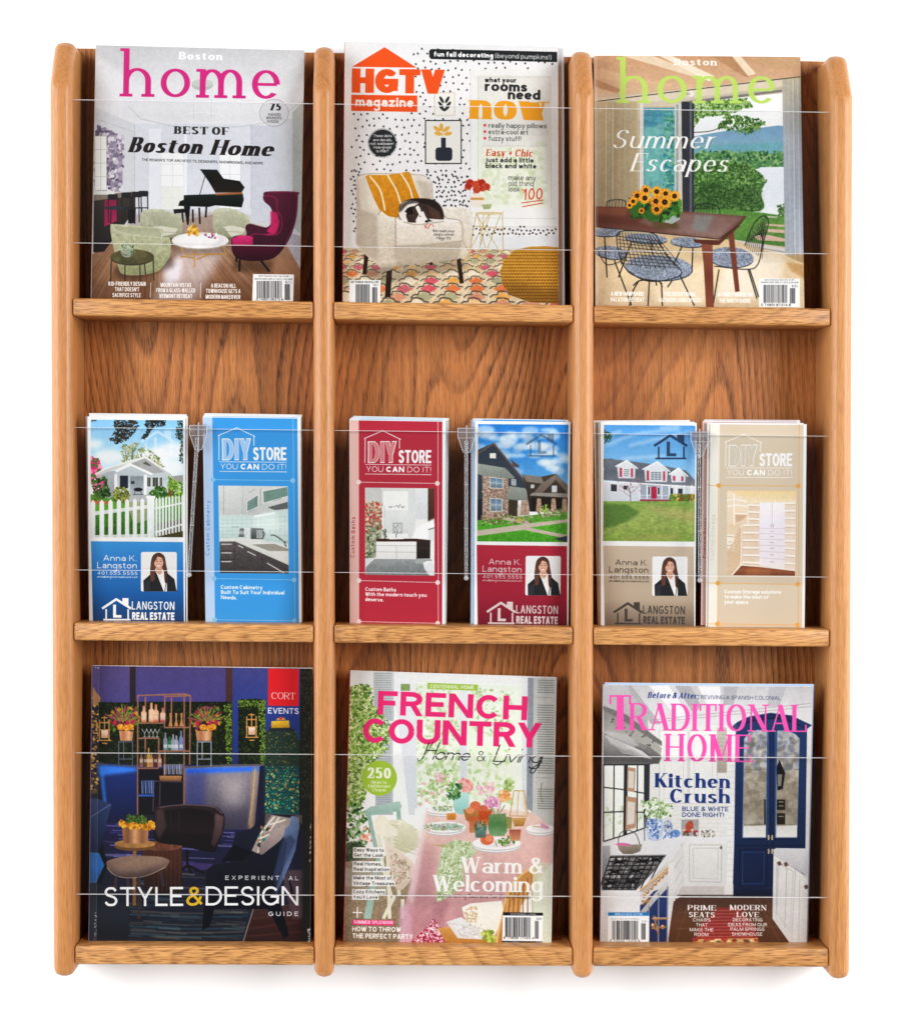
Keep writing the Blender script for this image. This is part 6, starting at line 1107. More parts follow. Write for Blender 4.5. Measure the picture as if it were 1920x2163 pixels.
        c.P([1062, 360, 1175, 308, 1395, 580, 1400, 700, 1062, 720], ('3a4654', '46505c', '3c4650')); c.LL([[1100, 380+i*15, 1215+i*11.5, 380+i*15] for i in range(14)], 2, '2c3844', a=.7); c.L([1062, 385, 1175, 312, 1395, 582], 11, '7a6256'); c.P([1290, 420, 1350, 465, 1345, 480, 1310, 470], '6a5850'); c.P([1148, 380, 1190, 380, 1190, 416, 1148, 414], 'e8e4dc')
        c.P([1066, 450, 1250, 480, 1318, 545, 1310, 556, 1085, 530, 1062, 520], ('a8b0a8', '8c948c')); c.LL([[1090+i*22, 455+i*3, 1108+i*24, 532+i*2] for i in range(9)], 2, '7a827a')
        c.P([1098, 532, 1275, 552, 1275, 830, 1098, 840], ('b8a090', 'a89080', 'b09a8a'), tex=(.3, 6)); c.scat([1100, 535, 1273, 553, 1273, 828, 1100, 838], 420, 7, ['c8b0a0', '8a7060', 'd8c4b4', '9c7c6c', '7a6a64'], .5, rot=0)
        for q in ([1150, 545, 1238, 555, 1236, 622, 1150, 618], [1152, 690, 1232, 694, 1232, 778, 1152, 778], [1298, 560, 1325, 562, 1325, 600, 1298, 596]): c.P(q, ('5a7a98', '8aa4b8', '6a7c88')); c.L(q, 5, 'dcd8d0', closed=True); m = np.array(q); c.LL([[(m[0]+m[2])/2, (m[1]+m[3])/2, (m[6]+m[4])/2, (m[7]+m[5])/2], [m[0], (m[1]+m[7])/2, m[2], (m[3]+m[5])/2]], 3, 'dcd8d0')
        c.P([1280, 605, 1390, 620, 1430, 690, 1420, 706, 1262, 696], ('a0a69e', '8a9088')); c.R(1275, 705, 1340, 812, '4a4030'); c.P([1365, 705, 1408, 705, 1420, 805, 1355, 805], 'b09884', tex=(.4, 6)); c.LL([[1335, 760+i*8, 1358, 720+i*8] for i in range(10)], 3, 'c8c0b0')
        c.P([1370, 525, 1500, 540, 1600, 520, 1690, 610, 1690, 780, 1420, 780, 1400, 640], ('5a4e44', '463c34', '352c28')); c.P([1370, 525, 1500, 540, 1520, 590, 1400, 575], '8c847c'); c.P([1500, 590, 1605, 520, 1685, 610, 1680, 660, 1600, 560, 1500, 660, 1450, 650], ('8c8076', '786c62')); c.P([1440, 650, 1690, 655, 1690, 685, 1420, 670], '9a948c'); c.P([1572, 602, 1608, 602, 1608, 648, 1572, 648], 'c8d0d8'); c.R(1428, 595, 1452, 620, 'c8ccd0'); c.R(1430, 685, 1690, 780, '2c2420')
        for x in (1485, 1585, 1660): c.P([x-14, 690, x+12, 690, x+20, 785, x-22, 785], 'b89c84', tex=(.4, 6))
        c.P([1062, 700, 1098, 695, 1098, 840, 1062, 840], '2c3038')
        c.P([1062, 840, 1690, 780, 1690, 990, 1062, 990], ('6a9a48', '5cae34', '4f9e2c'), tex=(.35, 5)); c.P([1062, 910, 1440, 858, 1700, 830, 1700, 850, 1420, 890, 1700, 945, 1700, 970, 1380, 905, 1062, 948], 'c8bcac'); c.P([1280, 820, 1440, 850, 1400, 870, 1220, 830], 'c0b4a4'); c.P([1590, 968, 1690, 940, 1690, 995], '3c4654')
        c.scat([1090, 800, 1440, 800, 1440, 860, 1090, 880], 100, 9, ['b89c84', '7a8a4a', 'c8b4a0', '4f7a34', '8a6a50'], .6); c.scat([1480, 760, 1640, 760, 1640, 810, 1480, 820], 60, 10, ['c8b8a4', '6a8a3c', 'a08c78'], .6); c.scat([1500, 740, 1540, 730, 1540, 790, 1510, 790], 26, 9, ['8ab04a', 'a8c860'], .4); c.E(1350, 838, 18, 12, 'b8b84a')
        c.photo(1.16, .95); house_logo(c, 1398, 246, 196, '2c3c50', .45); c.setclip()
    else:
        frame(c, [(155, 165), (815, 172), (805, 1573), (160, 1568)])
        c.setclip([180, 186, 806, 190, 800, 989, 173, 984])
        c.R(170, 180, 810, 640, ('5aa4e4', '7cbcee', 'b0dcf4'))
        for p in ([190, 330, 400, 250, 700, 215], [350, 330, 560, 280, 790, 230], [560, 210, 700, 190], [200, 260, 300, 230], [300, 420, 600, 400]): c.L(p, 22, 'fff', a=.35, blur=8, sp=1)
        c.scat([178, 220, 230, 240, 235, 300, 178, 310], 50, 12, ['2c4a30', '3f6a3c'], .25); c.R(170, 420, 240, 480, '3a4a2c')
        c.P([185, 420, 260, 425, 430, 445, 600, 470, 740, 500, 806, 570, 806, 610, 590, 600, 175, 565], ('7c8490', '6c7480', '868c94')); c.P([175, 570, 806, 610, 806, 700, 425, 715, 175, 715], ('dfe4ea', 'd0d6de')); c.P([420, 590, 640, 605, 640, 700, 425, 712], 'aab4c4'); c.LL([[176, 575, 806, 614]], 9, 'f4f6f8')
        for x0, y0, x1, xm, yt, yb in ((270, 470, 395, 335, 435, 555), (455, 490, 615, 545, 442, 580), (635, 525, 740, 690, 487, 582)):
            c.P([x0, y0, xm, yt, x1, y0+15, x1-4, yb, x0+8, yb], ('e8ecf0', 'd8dee6')); c.L([x0-12, y0+4, xm, yt-3, x1+16, y0+18], 9, 'fafcfc')
            c.R(x0+16, y0+12, x0+34, yb-10, 'c8506a'); c.R(x1-32, y0+16, x1-16, yb-8, 'c8506a'); c.R(x0+44, y0+18, x1-42, yb-12, '8a94a0'); w = (x1-42-x0-44)/3; c.LL([[x0+44+i*w, y0+18, x0+44+i*w, yb-12] for i in range(4)]+[[x0+44, y0+18+i*(yb-y0-30)/4, x1-42, y0+18+i*(yb-y0-30)/4] for i in range(5)], 3, 'fff')
        for q in ([225, 592, 270, 596, 270, 648, 225, 645], [310, 602, 342, 604, 342, 636, 310, 634], [545, 615, 562, 616, 562, 668, 545, 668], [632, 618, 655, 620, 655, 668, 632, 666], [685, 622, 720, 624, 720, 664, 685, 662], [480, 612, 495, 612, 495, 670, 480, 670]): c.P(q, '3c4450'); c.L(q, 4, 'f0f2f4', closed=True)
        c.R(503, 612, 540, 695, 'c02c50'); c.LL([[x, 600, x, 700] for x in (425, 474, 575, 625, 675, 730, 780)], 7, 'f8f8f8'); c.LL([[425, 672, 500, 672], [545, 672, 630, 672], [425, 695, 640, 700]], 3, 'eef'); c.P([425, 698, 640, 700, 640, 712, 425, 714], 'a84858')
        for x0, x1, cc in ((628, 672, '7a9a3c'), (668, 712, 'd8b030'), (700, 735, 'b04038'), (728, 765, '6a9a3c'), (755, 785, 'a85040'), (780, 806, 'e0a830')): c.scat([x0, 668, x1, 664, x1, 712, x0, 712], 50, 8, [cc, cc, '5a7a34'], .7)
        c.L([362, 720, 360, 650, 340, 600], 5, '6a5a50'); c.LL([[360, 650, 300, 610], [360, 660, 420, 610], [350, 640, 370, 580], [360, 680, 300, 640]], 2.5, '8a5a58', a=.8); c.scat([240, 550, 460, 550, 450, 650, 260, 650], 50, 5, ['b05058', 'c87878'], .6, a=.7)
        c.R(170, 712, 810, 995, ('8aac54', 'a2b464', '9cb05c', '84a448'), tex=(.16, 26, .4)); c.P([173, 730, 330, 735, 430, 790, 340, 850, 240, 890, 173, 900], '3c6a2c', a=.6, blur=9); c.P([420, 730, 806, 780, 806, 860, 560, 800], 'd0b880', a=.45, blur=14); c.P([300, 960, 700, 930, 700, 985, 300, 990], 'c8b070', a=.35, blur=12); c.scat([173, 715, 806, 715, 806, 990, 173, 985], 700, 5, ['6a9438', 'b8c878', '86a84c', '54802c'], .3, a=.45)
        c.photo(1.1, .95); house_logo(c, 522, 250, 216, '2c4468', .95); c.setclip()
    # lower panel
    frame(c, HOUSE_Q)
    c.P([175, 1022, 829, 1028, 836, 1610, 190, 1610], bg)
    c.T('Anna K.', 264, 1160, 500, 1163, 40, tx, 's', .12); c.T('Langston', 220, 1213, 502, 1216, 44, tx, 's', .12); c.T('401.555.5555', 222, 1258, 506, 1262, 24, tx, 's', .14, sp=.08); c.T('anna@langstonrealestate.com', 220, 1280, 508, 1283, 15, tx, 's', .12)
    c.RR(531, 1098, 785, 1378, 14, 'f2f2f2'); c.setclip([531, 1098, 785, 1098, 788, 1378, 533, 1378])
    c.P([600, 1240, 600, 1180, 612, 1130, 640, 1106, 670, 1106, 698, 1130, 710, 1190, 722, 1260, 712, 1310, 690, 1300, 620, 1300, 598, 1290], ('4a3028', '6a4434', '7c4c3c'), sp=1)
    c.P([548, 1300, 600, 1255, 640, 1240, 720, 1250, 768, 1290, 784, 1378, 550, 1378], '26282c'); c.P([632, 1215, 680, 1215, 715, 1260, 715, 1378, 690, 1378, 645, 1270], 'f4f2f0')
    c.P([638, 1190, 678, 1190, 684, 1240, 665, 1262, 640, 1240], 'd8a488'); c.E(657, 1170, 33, 44, 'e4b49a'); c.P([622, 1180, 620, 1140, 650, 1115, 685, 1125, 694, 1180, 680, 1140, 650, 1130], '5a382c'); c.LL([[638, 1165, 650, 1165], [666, 1165, 678, 1165]], 4, '3a2420'); c.LL([[634, 1155, 650, 1153], [664, 1153, 680, 1155]], 3, '5a3c30'); c.P([643, 1188, 671, 1188, 664, 1199, 650, 1199], 'fafafa'); c.L([641, 1187, 657, 1191, 673, 1187], 3, 'b85a54'); c.L([657, 1170, 655, 1180, 660, 1181], 2, 'c08a70')
    c.P([598, 1200, 622, 1200, 628, 1290, 600, 1300], '6a4236', sp=1); c.P([694, 1190, 712, 1200, 722, 1300, 700, 1310], '5c3a30', sp=1); c.LL([[640, 1250, 690, 1378], [720, 1255, 700, 1378]], 5, '0f1012'); c.P([560, 1310, 600, 1290, 590, 1378, 555, 1378], '34363c'); c.setclip()
    house_logo(c, 255, 1424, 196, lg); c.T('LANGSTON', 466, 1505, 768, 1508, 58, lg, 's', .13, sp=.05); c.T('REAL ESTATE', 468, 1578, 768, 1580, 55, lg, 's', .24, sp=-.02)
    return c

def store_leaflet(W, H, kind):
    c = Art(W, H, STORE_Q, 'f4f4f4', 81+kind)
    bg, band, acc, bt, diy = [('3f9ee4', 'bcd4f2', '8cc8f2', '4a90d0', 'a8ccf2'), ('b92f42', 'e6bcb4', 'f0dcd8', 'b02c40', 'd8868a'), ('dacab4', 'f0ece2', 'e8a850', 'dcd2c0', 'd4ccbc')][kind]
    c.P([968, 133, 1662, 142, 1670, 1610, 988, 1610], 'f2f4f6'); c.P([970, 138, 1036, 140, 1056, 1610, 988, 1610], band); c.P([1036, 140, 1640, 148, 1652, 1610, 1056, 1610], bg)
    c.L([1084, 445, 1084, 270, 1078, 270, 1210, 214, 1340, 276, 1332, 276, 1332, 342], 5, 'f8f8f8')
    c.T('DIY', 1106, 446, 1312, 444, 156, 'f8f8f8', 's', .25, th=.15, sp=-.10); c.T('DIY', 1112, 440, 1306, 438, 144, diy, 's', .19, th=.11, sp=-.02)
    c.T('STORE', 1326, 446, 1563, 446, 94, 'f8f8f8', 's', .24, th=.18, sp=-.06); c.LL([[1086, 456, 1565, 459], [1086, 524, 1566, 528]], 4, 'f8f8f8')
    c.T('YOU', 1094, 508, 1216, 510, 40, 'f4f6f8', 's', .10); c.T('CAN', 1238, 510, 1368, 511, 40, 'fff', 's', .24); c.T('DO IT!', 1390, 511, 1560, 512, 40, 'f4f6f8', 's', .10)
    c.LL([[1608, 142, 1624, 1590], [1040, 583, 1608, 590], [1050, 1285, 1618, 1295], [1054, 1576, 1620, 1584]], 4, acc)
    if kind == 2: c.LL([[1036, 583, 1054, 1580], [968, 583, 1040, 583], [985, 1285, 1050, 1285], [985, 1576, 1050, 1576]], 4, acc)
    for x, y in ((1040, 583), (1608, 590), (1050, 1285), (1617, 1295), (1054, 1576), (1620, 1584)): c.E(x, y, 17, 17, acc)
    name = ('Custom Cabinetry', 'Custom Baths', 'Custom Storage')[kind]; ln = (390, 290, 330)[kind]
    c.T(name, 1012+3, 1122, 1019, 1122-ln, 27, bt, 's', .13, sp=.12)
    body = (('Custom Cabinetry', 'Built To Suit Your Individual', 'Needs.'), ('Custom Baths', 'With the modern touch you', 'deserve.'), ('Custom Storage solutions', 'to make the most of', 'your space.'))[kind]; wd = ((294, 450, 112), (220, 440, 132), (400, 312, 176))[kind]
    for i, (t, w) in enumerate(zip(body, wd)): c.T(t, 1098, 1358+i*36, 1098+w, 1362+i*36, 27, 'fafafa', 's', .17)
    if kind == 0:
        c.setclip([1078, 625, 1572, 630, 1580, 1250, 1090, 1246])
        c.R(1070, 620, 1590, 1260, ('c8ccca', 'd4dad8', 'c0d4d0')); c.P([1078, 625, 1250, 626, 1250, 830, 1118, 832, 1084, 800], ('dcdedc', 'c8cac8')); c.LL([[1118, 628, 1118, 832], [1250, 628, 1250, 830]], 4, 'a4a8a6'); c.P([1250, 625, 1575, 630, 1575, 770, 1330, 838, 1250, 830], ('d8dad8', 'c4c6c4')); c.P([1283, 740, 1362, 690, 1362, 775, 1283, 812], '7c9890'); c.P([1396, 665, 1572, 632, 1574, 700, 1400, 750], '7a988e'); c.L([1283, 740, 1362, 690, 1362, 775, 1283, 812], 4, 'eee', closed=True); c.L([1396, 665, 1572, 632, 1574, 700, 1400, 750], 4, 'eee', closed=True); c.LL([[1290, 680, 1340, 650], [1290, 815, 1340, 795], [1470, 735, 1530, 715], [1380, 640, 1378, 770]], 5, 'a8aca8')
        c.P([1084, 840, 1330, 840, 1575, 790, 1578, 1040, 1330, 1000, 1084, 1000], ('c4d8d4', 'd4e4e0', 'bcd0cc')); c.LL([[1090, 870+i*26, 1330, 868+i*26, 1575, 840+i*36] for i in range(6)]+[[1110+i*34, 845, 1110+i*34, 995] for i in range(14)], 2, 'a4bab6', a=.8); c.L([1335, 845, 1480, 820], 12, 'f8fffc', blur=3); c.P([1430, 780, 1572, 740, 1574, 790, 1480, 800], '6a6e6c'); c.P([1330, 850, 1500, 820, 1500, 940, 1340, 960], 'f0faf6', a=.5, blur=18)
        c.P([1088, 1000, 1330, 995, 1578, 1090, 1578, 1190, 1200, 1022, 1088, 1022], ('dfe0dc', 'cfcfca')); c.P([1308, 1040, 1480, 1035, 1575, 1070, 1578, 1090, 1440, 1090], 'a09c90'); c.L([1308, 1040, 1480, 1036, 1576, 1072], 5, 'e8e6e0'); c.L([1560, 1060, 1540, 1020, 1480, 980, 1452, 978], 9, '6a6e6c', sp=1); c.L([1510, 1005, 1565, 1030], 8, '8a8e8c')
        c.P([1088, 1022, 1200, 1022, 1578, 1190, 1580, 1252, 1090, 1248], ('6a6462', '565050', '4c4646'), tex=(.2, 8)); c.LL([[1195, 1022, 1195, 1248], [1392, 1120, 1392, 1248], [1090, 1090, 1195, 1090], [1090, 1150, 1195, 1150]], 4, '3a3636'); c.LL([[1100, 1042, 1175, 1042], [1100, 1103, 1175, 1103], [1100, 1165, 1175, 1165], [1220, 1050, 1258, 1068], [1285, 1092, 1345, 1122], [1425, 1175, 1545, 1245]], 8, 'c8c8c4')
        c.P([1222, 990, 1275, 990, 1265, 930, 1232, 930], ('5a5e60', 'b8bcbc', '4a4e50')); c.L([1275, 940, 1285, 960, 1272, 985], 5, '26282a'); c.P([1310, 1005, 1400, 1005, 1400, 930, 1310, 925], ('8a8e8e', '4a4c4e')); c.R(1350, 940, 1395, 1000, 'a8b0b0'); c.L([1398, 950, 1408, 970, 1396, 1000], 5, '26282a'); c.R(1262, 925, 1300, 992, 'e4e8e6', a=.8); c.LL([[1175, 920, 1225, 920]], 6, '8a9a98', a=.6); c.photo()
    elif kind == 1:
        frame(c, [(188, 148), (845, 158), (840, 1567), (190, 1558)])
        c.setclip([295, 615, 771, 620, 770, 1218, 295, 1212])
        c.R(290, 610, 775, 1220, ('dcdcda', 'f0f0ee', 'f4f4f2')); c.R(300, 615, 410, 760, 'd0d0ce'); c.P([295, 710, 410, 712, 410, 1060, 370, 1090, 295, 1150], ('c8c0a8', 'b8b498', 'a8ac98')); c.scat([296, 712, 410, 714, 408, 900, 296, 930], 170, 10, ['a86048', 'c8846a', 'e0d8c4', '8a8a6a', 'c84a50'], .7); c.scat([296, 880, 400, 880, 380, 1080, 296, 1140], 150, 10, ['7a8868', '9aa488', 'c8c8b4', '5a6a50'], .7)
        c.R(418, 640, 590, 950, 'f2f2f0'); c.R(425, 770, 590, 930, ('e8eae8', 'dcdedc')); c.LL([[450, 745, 570, 745]], 9, 'd0d0ce'); c.scat([460, 735, 560, 735, 560, 752, 460, 752], 14, 5, ['6a6a6a', 'fff'], .7); c.R(484, 855, 550, 930, 'b8bab8'); c.R(494, 865, 542, 905, 'd8dad8'); c.scat([500, 868, 540, 868, 540, 920, 500, 920], 14, 7, ['888c8a', 'eee'], .6); c.R(590, 620, 640, 960, 'dfe1df'); c.R(640, 620, 725, 830, ('e8eaea', 'd4d8da'))
        c.R(725, 620, 772, 860, ('6a4438', '5a3a30', '4a3028')); c.P([700, 860, 770, 825, 770, 890, 730, 960, 600, 990, 640, 900], 'fafafa', blur=5); c.P([727, 900, 770, 885, 770, 980, 727, 980], 'e4e6e6'); c.L([727, 903, 770, 890], 5, '4a4240')
        c.P([368, 965, 645, 965, 742, 975, 742, 985, 370, 985], '4a2c24'); c.P([370, 985, 647, 985, 647, 1102, 370, 1098], ('f4f4f2', 'e4e4e2')); c.LL([[370, 1012, 647, 1014], [370, 1055, 647, 1058], [510, 1012, 510, 1100]], 3, 'b0b0ae'); c.P([647, 980, 742, 978, 740, 1100, 647, 1102], ('3c3230', '2c2422')); c.L([647, 1030, 740, 1030], 3, '5a4a46'); c.P([455, 958, 560, 958, 560, 968, 460, 970], 'fafafa'); c.L([508, 958, 508, 935, 515, 935], 5, '6a6e70'); c.scat([415, 900, 440, 900, 440, 960, 420, 960], 22, 9, ['3c4a38', '5a6a50'], .3)
        c.P([296, 1100, 360, 1095, 296, 1170], 'd8dcdc'); c.P([360, 1102, 640, 1105, 770, 1140, 770, 1220, 295, 1215, 300, 1160], ('a8acac', '8c9292', '848a8c'), tex=(.06, 20)); c.P([640, 1102, 740, 1100, 770, 1130, 640, 1136], 'b0b4b4'); c.P([692, 1130, 720, 1118, 775, 1118, 775, 1220, 735, 1218, 700, 1170], ('f6f6f6', 'd8dadc'), sp=0); c.P([700, 1140, 740, 1128, 772, 1135, 772, 1190, 730, 1180], 'e6e8ea')
        c.LL([[370, 770, 370, 1090], [428, 740, 425, 960]], 3, 'b8bab8'); c.photo(1.1, 1.0)
    else:
        frame(c, [(908, 175), (1567, 180), (1553, 1577), (893, 1575)])
        c.setclip([1021, 632, 1496, 636, 1487, 1216, 1020, 1212])
        c.R(1010, 630, 1500, 1220, ('ecd0a4', 'e8d4b8', 'e4ccb4')); c.P([1021, 632, 1496, 636, 1496, 715, 1180, 725, 1070, 650], ('f2d8a4', 'f0dcb4', 'f4e8d0')); c.P([1120, 730, 1250, 715, 1250, 1150, 1118, 1140], 'e8d4c0')
        sh = [[1165, 730+i*47, 1248, 735+i*47] for i in range(3)]+[[1130, 870+i*51, 1248, 868+i*52] for i in range(6)]+[[1418, 720+i*51, 1490, 718+i*52] for i in range(9)]
        c.R(1415, 715, 1492, 1180, 'ecdccc'); c.LL(sh, 12, 'faf4ec'); c.LL([[a, b+9, d, e+9] for a, b, d, e in sh], 4, 'c8a888', a=.8); c.LL([[1165, 725, 1165, 870], [1118, 870, 1118, 1140], [1250, 715, 1246, 1140]], 8, 'f6eee4')
        c.P([1245, 715, 1418, 712, 1415, 1172, 1245, 1145], ('f6f2f4', 'f0eaec', 'f4ecea')); c.LL([[1330, 715, 1330, 888], [1245, 890, 1416, 892], [1245, 925, 1416, 930], [1245, 965, 1416, 970], [1245, 1006, 1416, 1012], [1245, 1048, 1416, 1056], [1245, 1092, 1416, 1104]], 3, 'c8b8b4'); c.LL([[1322, 860, 1322, 884], [1338, 860, 1338, 884]]+[[1315, y, 1342, y+1] for y in (910, 947, 987, 1028, 1072, 1120)], 5, 'b8a090')
        c.P([1021, 640, 1060, 640, 1160, 700, 1160, 850, 1070, 860, 1022, 860], ('f4e4cc', 'ecd8c0')); c.LL([[1025, 700, 1070, 690], [1025, 740, 1070, 735], [1075, 730, 1160, 740], [1075, 790, 1160, 790], [1070, 650, 1070, 870], [1075, 690, 1160, 710]], 8, 'fcf6ee'); c.P([1075, 795, 1160, 800, 1135, 830, 1085, 850], 'd8b898'); c.P([1021, 930, 1075, 935, 1070, 1060, 1021, 1020], 'f6ece0'); c.LL([[1021, 945, 1073, 950], [1021, 1010, 1060, 1005], [1035, 985, 1050, 980]], 5, 'c8a888'); c.P([1050, 1212, 1115, 1120, 1120, 870, 1022, 1060, 1021, 1212], 'dcc0a0', a=.7); c.L([1056, 1212, 1118, 1142, 1200, 1150, 1490, 1180], 8, 'faf2e8')
        c.P([1060, 1214, 1120, 1146, 1245, 1156, 1490, 1184, 1488, 1218], ('8a5038', 'a0603f', '7c4630')); c.P([1170, 1160, 1330, 1170, 1300, 1216, 1140, 1214], 'c88a60', a=.4, blur=8)
        c.P([1240, 800, 1420, 790, 1420, 1120, 1240, 1130], 'e8e4fc', a=.25, blur=16); c.photo(1.05, 1.0)
    c.setclip(); frame(c, STORE_Q)
    return c
# ---------------------------------------------------------------- prints
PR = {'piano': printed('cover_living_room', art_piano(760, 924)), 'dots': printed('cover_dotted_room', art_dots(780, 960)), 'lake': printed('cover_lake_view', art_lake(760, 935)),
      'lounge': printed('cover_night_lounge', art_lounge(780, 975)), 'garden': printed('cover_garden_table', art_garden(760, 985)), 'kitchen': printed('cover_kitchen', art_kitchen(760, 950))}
for k in range(3): PR['h%d' % k] = printed('front_house_%d' % k, house_leaflet(370, 790, k)); PR['s%d' % k] = printed('front_store_%d' % k, store_leaflet(370, 790, k))
def off(c, dx=0, dy=0, dz=0, rot=0):
    c = [Vector(p) for p in c]; o = c[0]; a = math.radians(rot)
    return [Vector((o.x+(p.x-o.x)*math.cos(a)-(p.z-o.z)*math.sin(a)+dx, p.y+dy, o.z+(p.x-o.x)*math.sin(a)+(p.z-o.z)*math.cos(a)+dz)) for p in c]
P_ = {k: [Vector(p) for p in v] for k, v in POS.items()}
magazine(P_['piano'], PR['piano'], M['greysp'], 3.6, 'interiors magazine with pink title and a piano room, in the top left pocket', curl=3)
magazine(P_['dots'], PR['dots'], M['red'], 4.6, 'magazine with orange title, sleeping dog on a cream armchair and dotted wall')
magazine(off(P_['dots'], 6.3, 5.2, -.1), M['greycover'], M['greysp'], 4.0, 'pale magazine peeping out as a white strip right of the dotted room magazine')
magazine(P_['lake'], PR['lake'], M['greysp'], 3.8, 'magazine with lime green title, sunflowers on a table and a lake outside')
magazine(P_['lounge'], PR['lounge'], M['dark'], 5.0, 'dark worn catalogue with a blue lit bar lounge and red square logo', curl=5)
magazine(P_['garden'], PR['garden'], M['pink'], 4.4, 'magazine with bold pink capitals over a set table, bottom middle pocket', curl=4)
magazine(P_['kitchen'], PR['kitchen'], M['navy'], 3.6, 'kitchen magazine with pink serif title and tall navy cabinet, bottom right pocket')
magazine(off(P_['kitchen'], 2.2, 4.2, 1.7), M['bluecover'], M['navy'], 3.0, 'magazine hidden behind the kitchen magazine, only its pale blue top edge showing')

def leaflet(c, art, label, group=None, th=.75, bow=.5):
    bm, o = slab(c, 0, th, None, bow=bow, nx=4, ny=4)
    k = link('leaflet', bm, [art, M['paper'], M['paper'], M['dark_back']]); k.location = o*.001; tag(k, label, 'leaflet', group); return k
FR = {'h0': 'real estate leaflet with white cottage and picket fence over a blue panel', 's0': 'bright blue store leaflet with a grey kitchen photo',
      's1': 'crimson store leaflet with a white bathroom photo', 'h1': 'real estate leaflet with dark gabled houses over a crimson panel',
      'h2': 'real estate leaflet with a white dormered house and lawn over a beige panel', 's2': 'beige store leaflet with an empty closet photo'}
# (dx, dz, turn, print) of the leaflets showing behind each front one
ST = {'h0': [(2.2, 1.6, 0, 'h0'), (1.2, 3.4, .1, 'h0'), (-1.6, .2, .5, 'h0')],
      's0': [(.6, 1.2, 0, 's0'), (1.2, 2.6, .1, 'h0'), (.9, 3.6, -.1, 'h0')],
      's1': [(.7, 1.3, 0, 's0'), (1.6, 2.6, -.2, 's0'), (2.0, 3.8, -.5, 's0'), (1.0, .6, -.1, 'h1')],
      'h1': [(-2.6, 2.4, -.2, 's0'), (-3.4, .8, .1, 's0'), (.9, .5, -.1, 'h1')],
      'h2': [(-1.2, .8, .2, 'h2'), (-2.8, 1.6, .9, 'h2'), (-2.2, .8, .3, 'h1')],
      's2': [(-2.2, .8, .2, 's2'), (-6.6, 2.2, .1, 's1'), (-5.2, 3.2, -.15, 'h1'), (-4.0, 4.2, .1, 's1')]}
BEH = {'h0': 'behind the white cottage leaflet', 's0': 'behind the blue store leaflet', 's1': 'behind the crimson store leaflet', 'h1': 'behind the gabled houses leaflet', 'h2': 'behind the white dormered house leaflet', 's2': 'behind the beige store leaflet'}
ORD = ['first', 'second', 'third', 'last']
for k, rest in ST.items():
    leaflet(P_[k], PR[k], FR[k], bow=.8)
    y = 1.2
    for i, (dx, dz, rt, pr) in enumerate(rest):
        col = {'s0': 'blue', 's1': 'crimson', 's2': 'beige', 'h0': 'white edged', 'h1': 'white edged', 'h2': 'white edged'}[pr]
        leaflet(off(P_[k], dx, y, dz, rt), PR[pr], '%s leaflet, %s %s' % (col, ORD[i], BEH[k]), 'leaflets stacked behind front leaflets'); y += 3.4

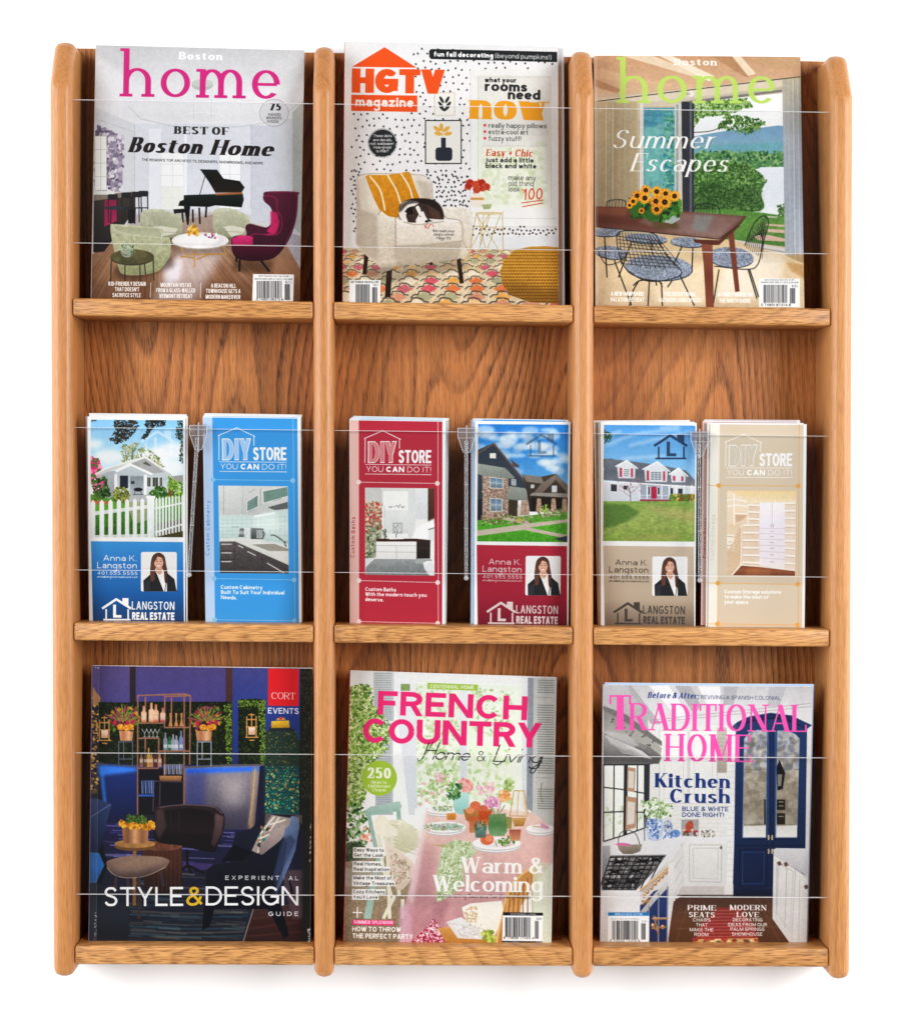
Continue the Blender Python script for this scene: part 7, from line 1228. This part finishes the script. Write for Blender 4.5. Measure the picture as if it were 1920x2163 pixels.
# ---------------------------------------------------------------- clear hook-on leaflet dividers
def tube(bm, a, b, r0, r1, n=12):
    a, b = Vector(a), Vector(b); d = (b-a).normalized(); u = d.cross(Vector((0, 1, 0))).normalized(); v = d.cross(u)
    A = [bm.verts.new((a+(u*math.cos(t)+v*math.sin(t))*r0)*.001) for t in [i*2*math.pi/n for i in range(n)]]
    B = [bm.verts.new((b+(u*math.cos(t)+v*math.sin(t))*r1)*.001) for t in [i*2*math.pi/n for i in range(n)]]
    for i in range(n): bm.faces.new((A[i], A[(i+1) % n], B[(i+1) % n], B[i]))
    bm.faces.new(A[::-1]); bm.faces.new(B)
def hook(x, z, tx, bx, bz, label):
    # x, z: middle of the clip on the guard's top edge; tx: where the rod leaves the tab; bx, bz: ball at the rod's foot
    o = thing('leaflet_divider', (x, 6, z)); tag(o, label, 'divider', 'clear dividers hooked on the middle row guards'); L_ = Vector((x, 6, z))
    def put(name, bm, m, par=o, smooth=False):
        for v in bm.verts: v.co = v.co-L_*.001
        return link(name, bm, m, par, smooth)
    def bx_(x0, x1, y0, y1, z0, z1, bev=.4): return box_bm(x0, x1, y0, y1, z0, z1, bev, 2, False)
    bm = bx_(x-8.6, x+8.6, 6.2, 8.6, z-10, z); put('clip', bm, M['clip'])
    bm = bmesh.new()
    for q in ((x-8.8, x+8.8, 6.0, 8.8, z-.7, z+.2), (x-8.8, x+8.8, 6.0, 8.8, z-4.6, z-4.0), (x-8.8, x+8.8, 6.0, 8.8, z-10.2, z-9.5), (x-8.9, x-8.2, 6.0, 8.8, z-10, z), (x+8.2, x+8.9, 6.0, 8.8, z-10, z), (x-.4, x+.6, 5.6, 9.4, z-26, z+3)):
        b2 = bx_(*q, bev=0); me = bpy.data.meshes.new('t'); b2.to_mesh(me); b2.free(); bm.from_mesh(me); bpy.data.meshes.remove(me)
    put('clip_rim', bm, M['clip_edge'])  # whitish rims paint highlights on the edges of the clear plastic
    bm = bx_(x-8.6, x+8.6, 12.9, 14.0, z-8, z+.1); put('rear_lip', bm, M['clip'])
    bm = bx_(x-8.6, x+8.6, 8.6, 13.0, z+.1, z+1.0, .2); put('saddle', bm, M['clip'])
    bm = bmesh.new(); q = [(x-8, z-10), (x+8, z-10), (x+3.2, z-24), (x-3.2, z-24)]
    f = [bm.verts.new((a*.001, .0066, c*.001)) for a, c in q]; b = [bm.verts.new((a*.001, .0080, c*.001)) for a, c in q]; bm.faces.new(f); bm.faces.new(b[::-1])
    for i in range(4): bm.faces.new((f[i], b[i], b[(i+1) % 4], f[(i+1) % 4]))
    put('tab', bm, M['clip'])
    bm = bmesh.new()
    for i in (1, 2, 3): tube(bm, (q[i][0], 6.6, q[i][1]), (q[(i+1) % 4][0], 6.6, q[(i+1) % 4][1]), .42, .42, 6)
    put('tab_rim', bm, M['clip_edge'])
    a, b = Vector((tx, 7, z-12)), Vector((bx, 7, bz)); bm = bmesh.new(); tube(bm, a, b, 1.9, 1.7); put('rod', bm, M['clip'], smooth=True)
    bm = bmesh.new()
    for s in (-1.5, 1.2): tube(bm, a+Vector((s, -1.2, 0)), b+Vector((s, -1.2, 0)), .2, .2, 6)
    for t in (.32, .64): p = a.lerp(b, t); d = (b-a).normalized(); tube(bm, p, p+d*.7, 2.15, 2.15)
    put('rod_highlight_ribs', bm, M['clip_edge'])
    bm = bmesh.new(); bmesh.ops.create_uvsphere(bm, u_segments=16, v_segments=10, radius=.0024)
    for v in bm.verts: v.co = v.co+Vector((bx, 7, bz-1))*.001
    put('ball', bm, M['clip_edge'], smooth=True)
hook(144.2, 547.5, 143.2, 134.8, 400.5, 'clear divider with slanting rod, between the cottage leaflet and blue store leaflet')
hook(409.6, 545.0, 409.3, 409.3, 396.8, 'clear divider with upright rod, between the crimson store leaflet and gabled houses leaflet')
hook(642.0, 541.5, 641.4, 642.5, 394.2, 'clear divider overlapping the lawn leaflet and the beige store leaflet')
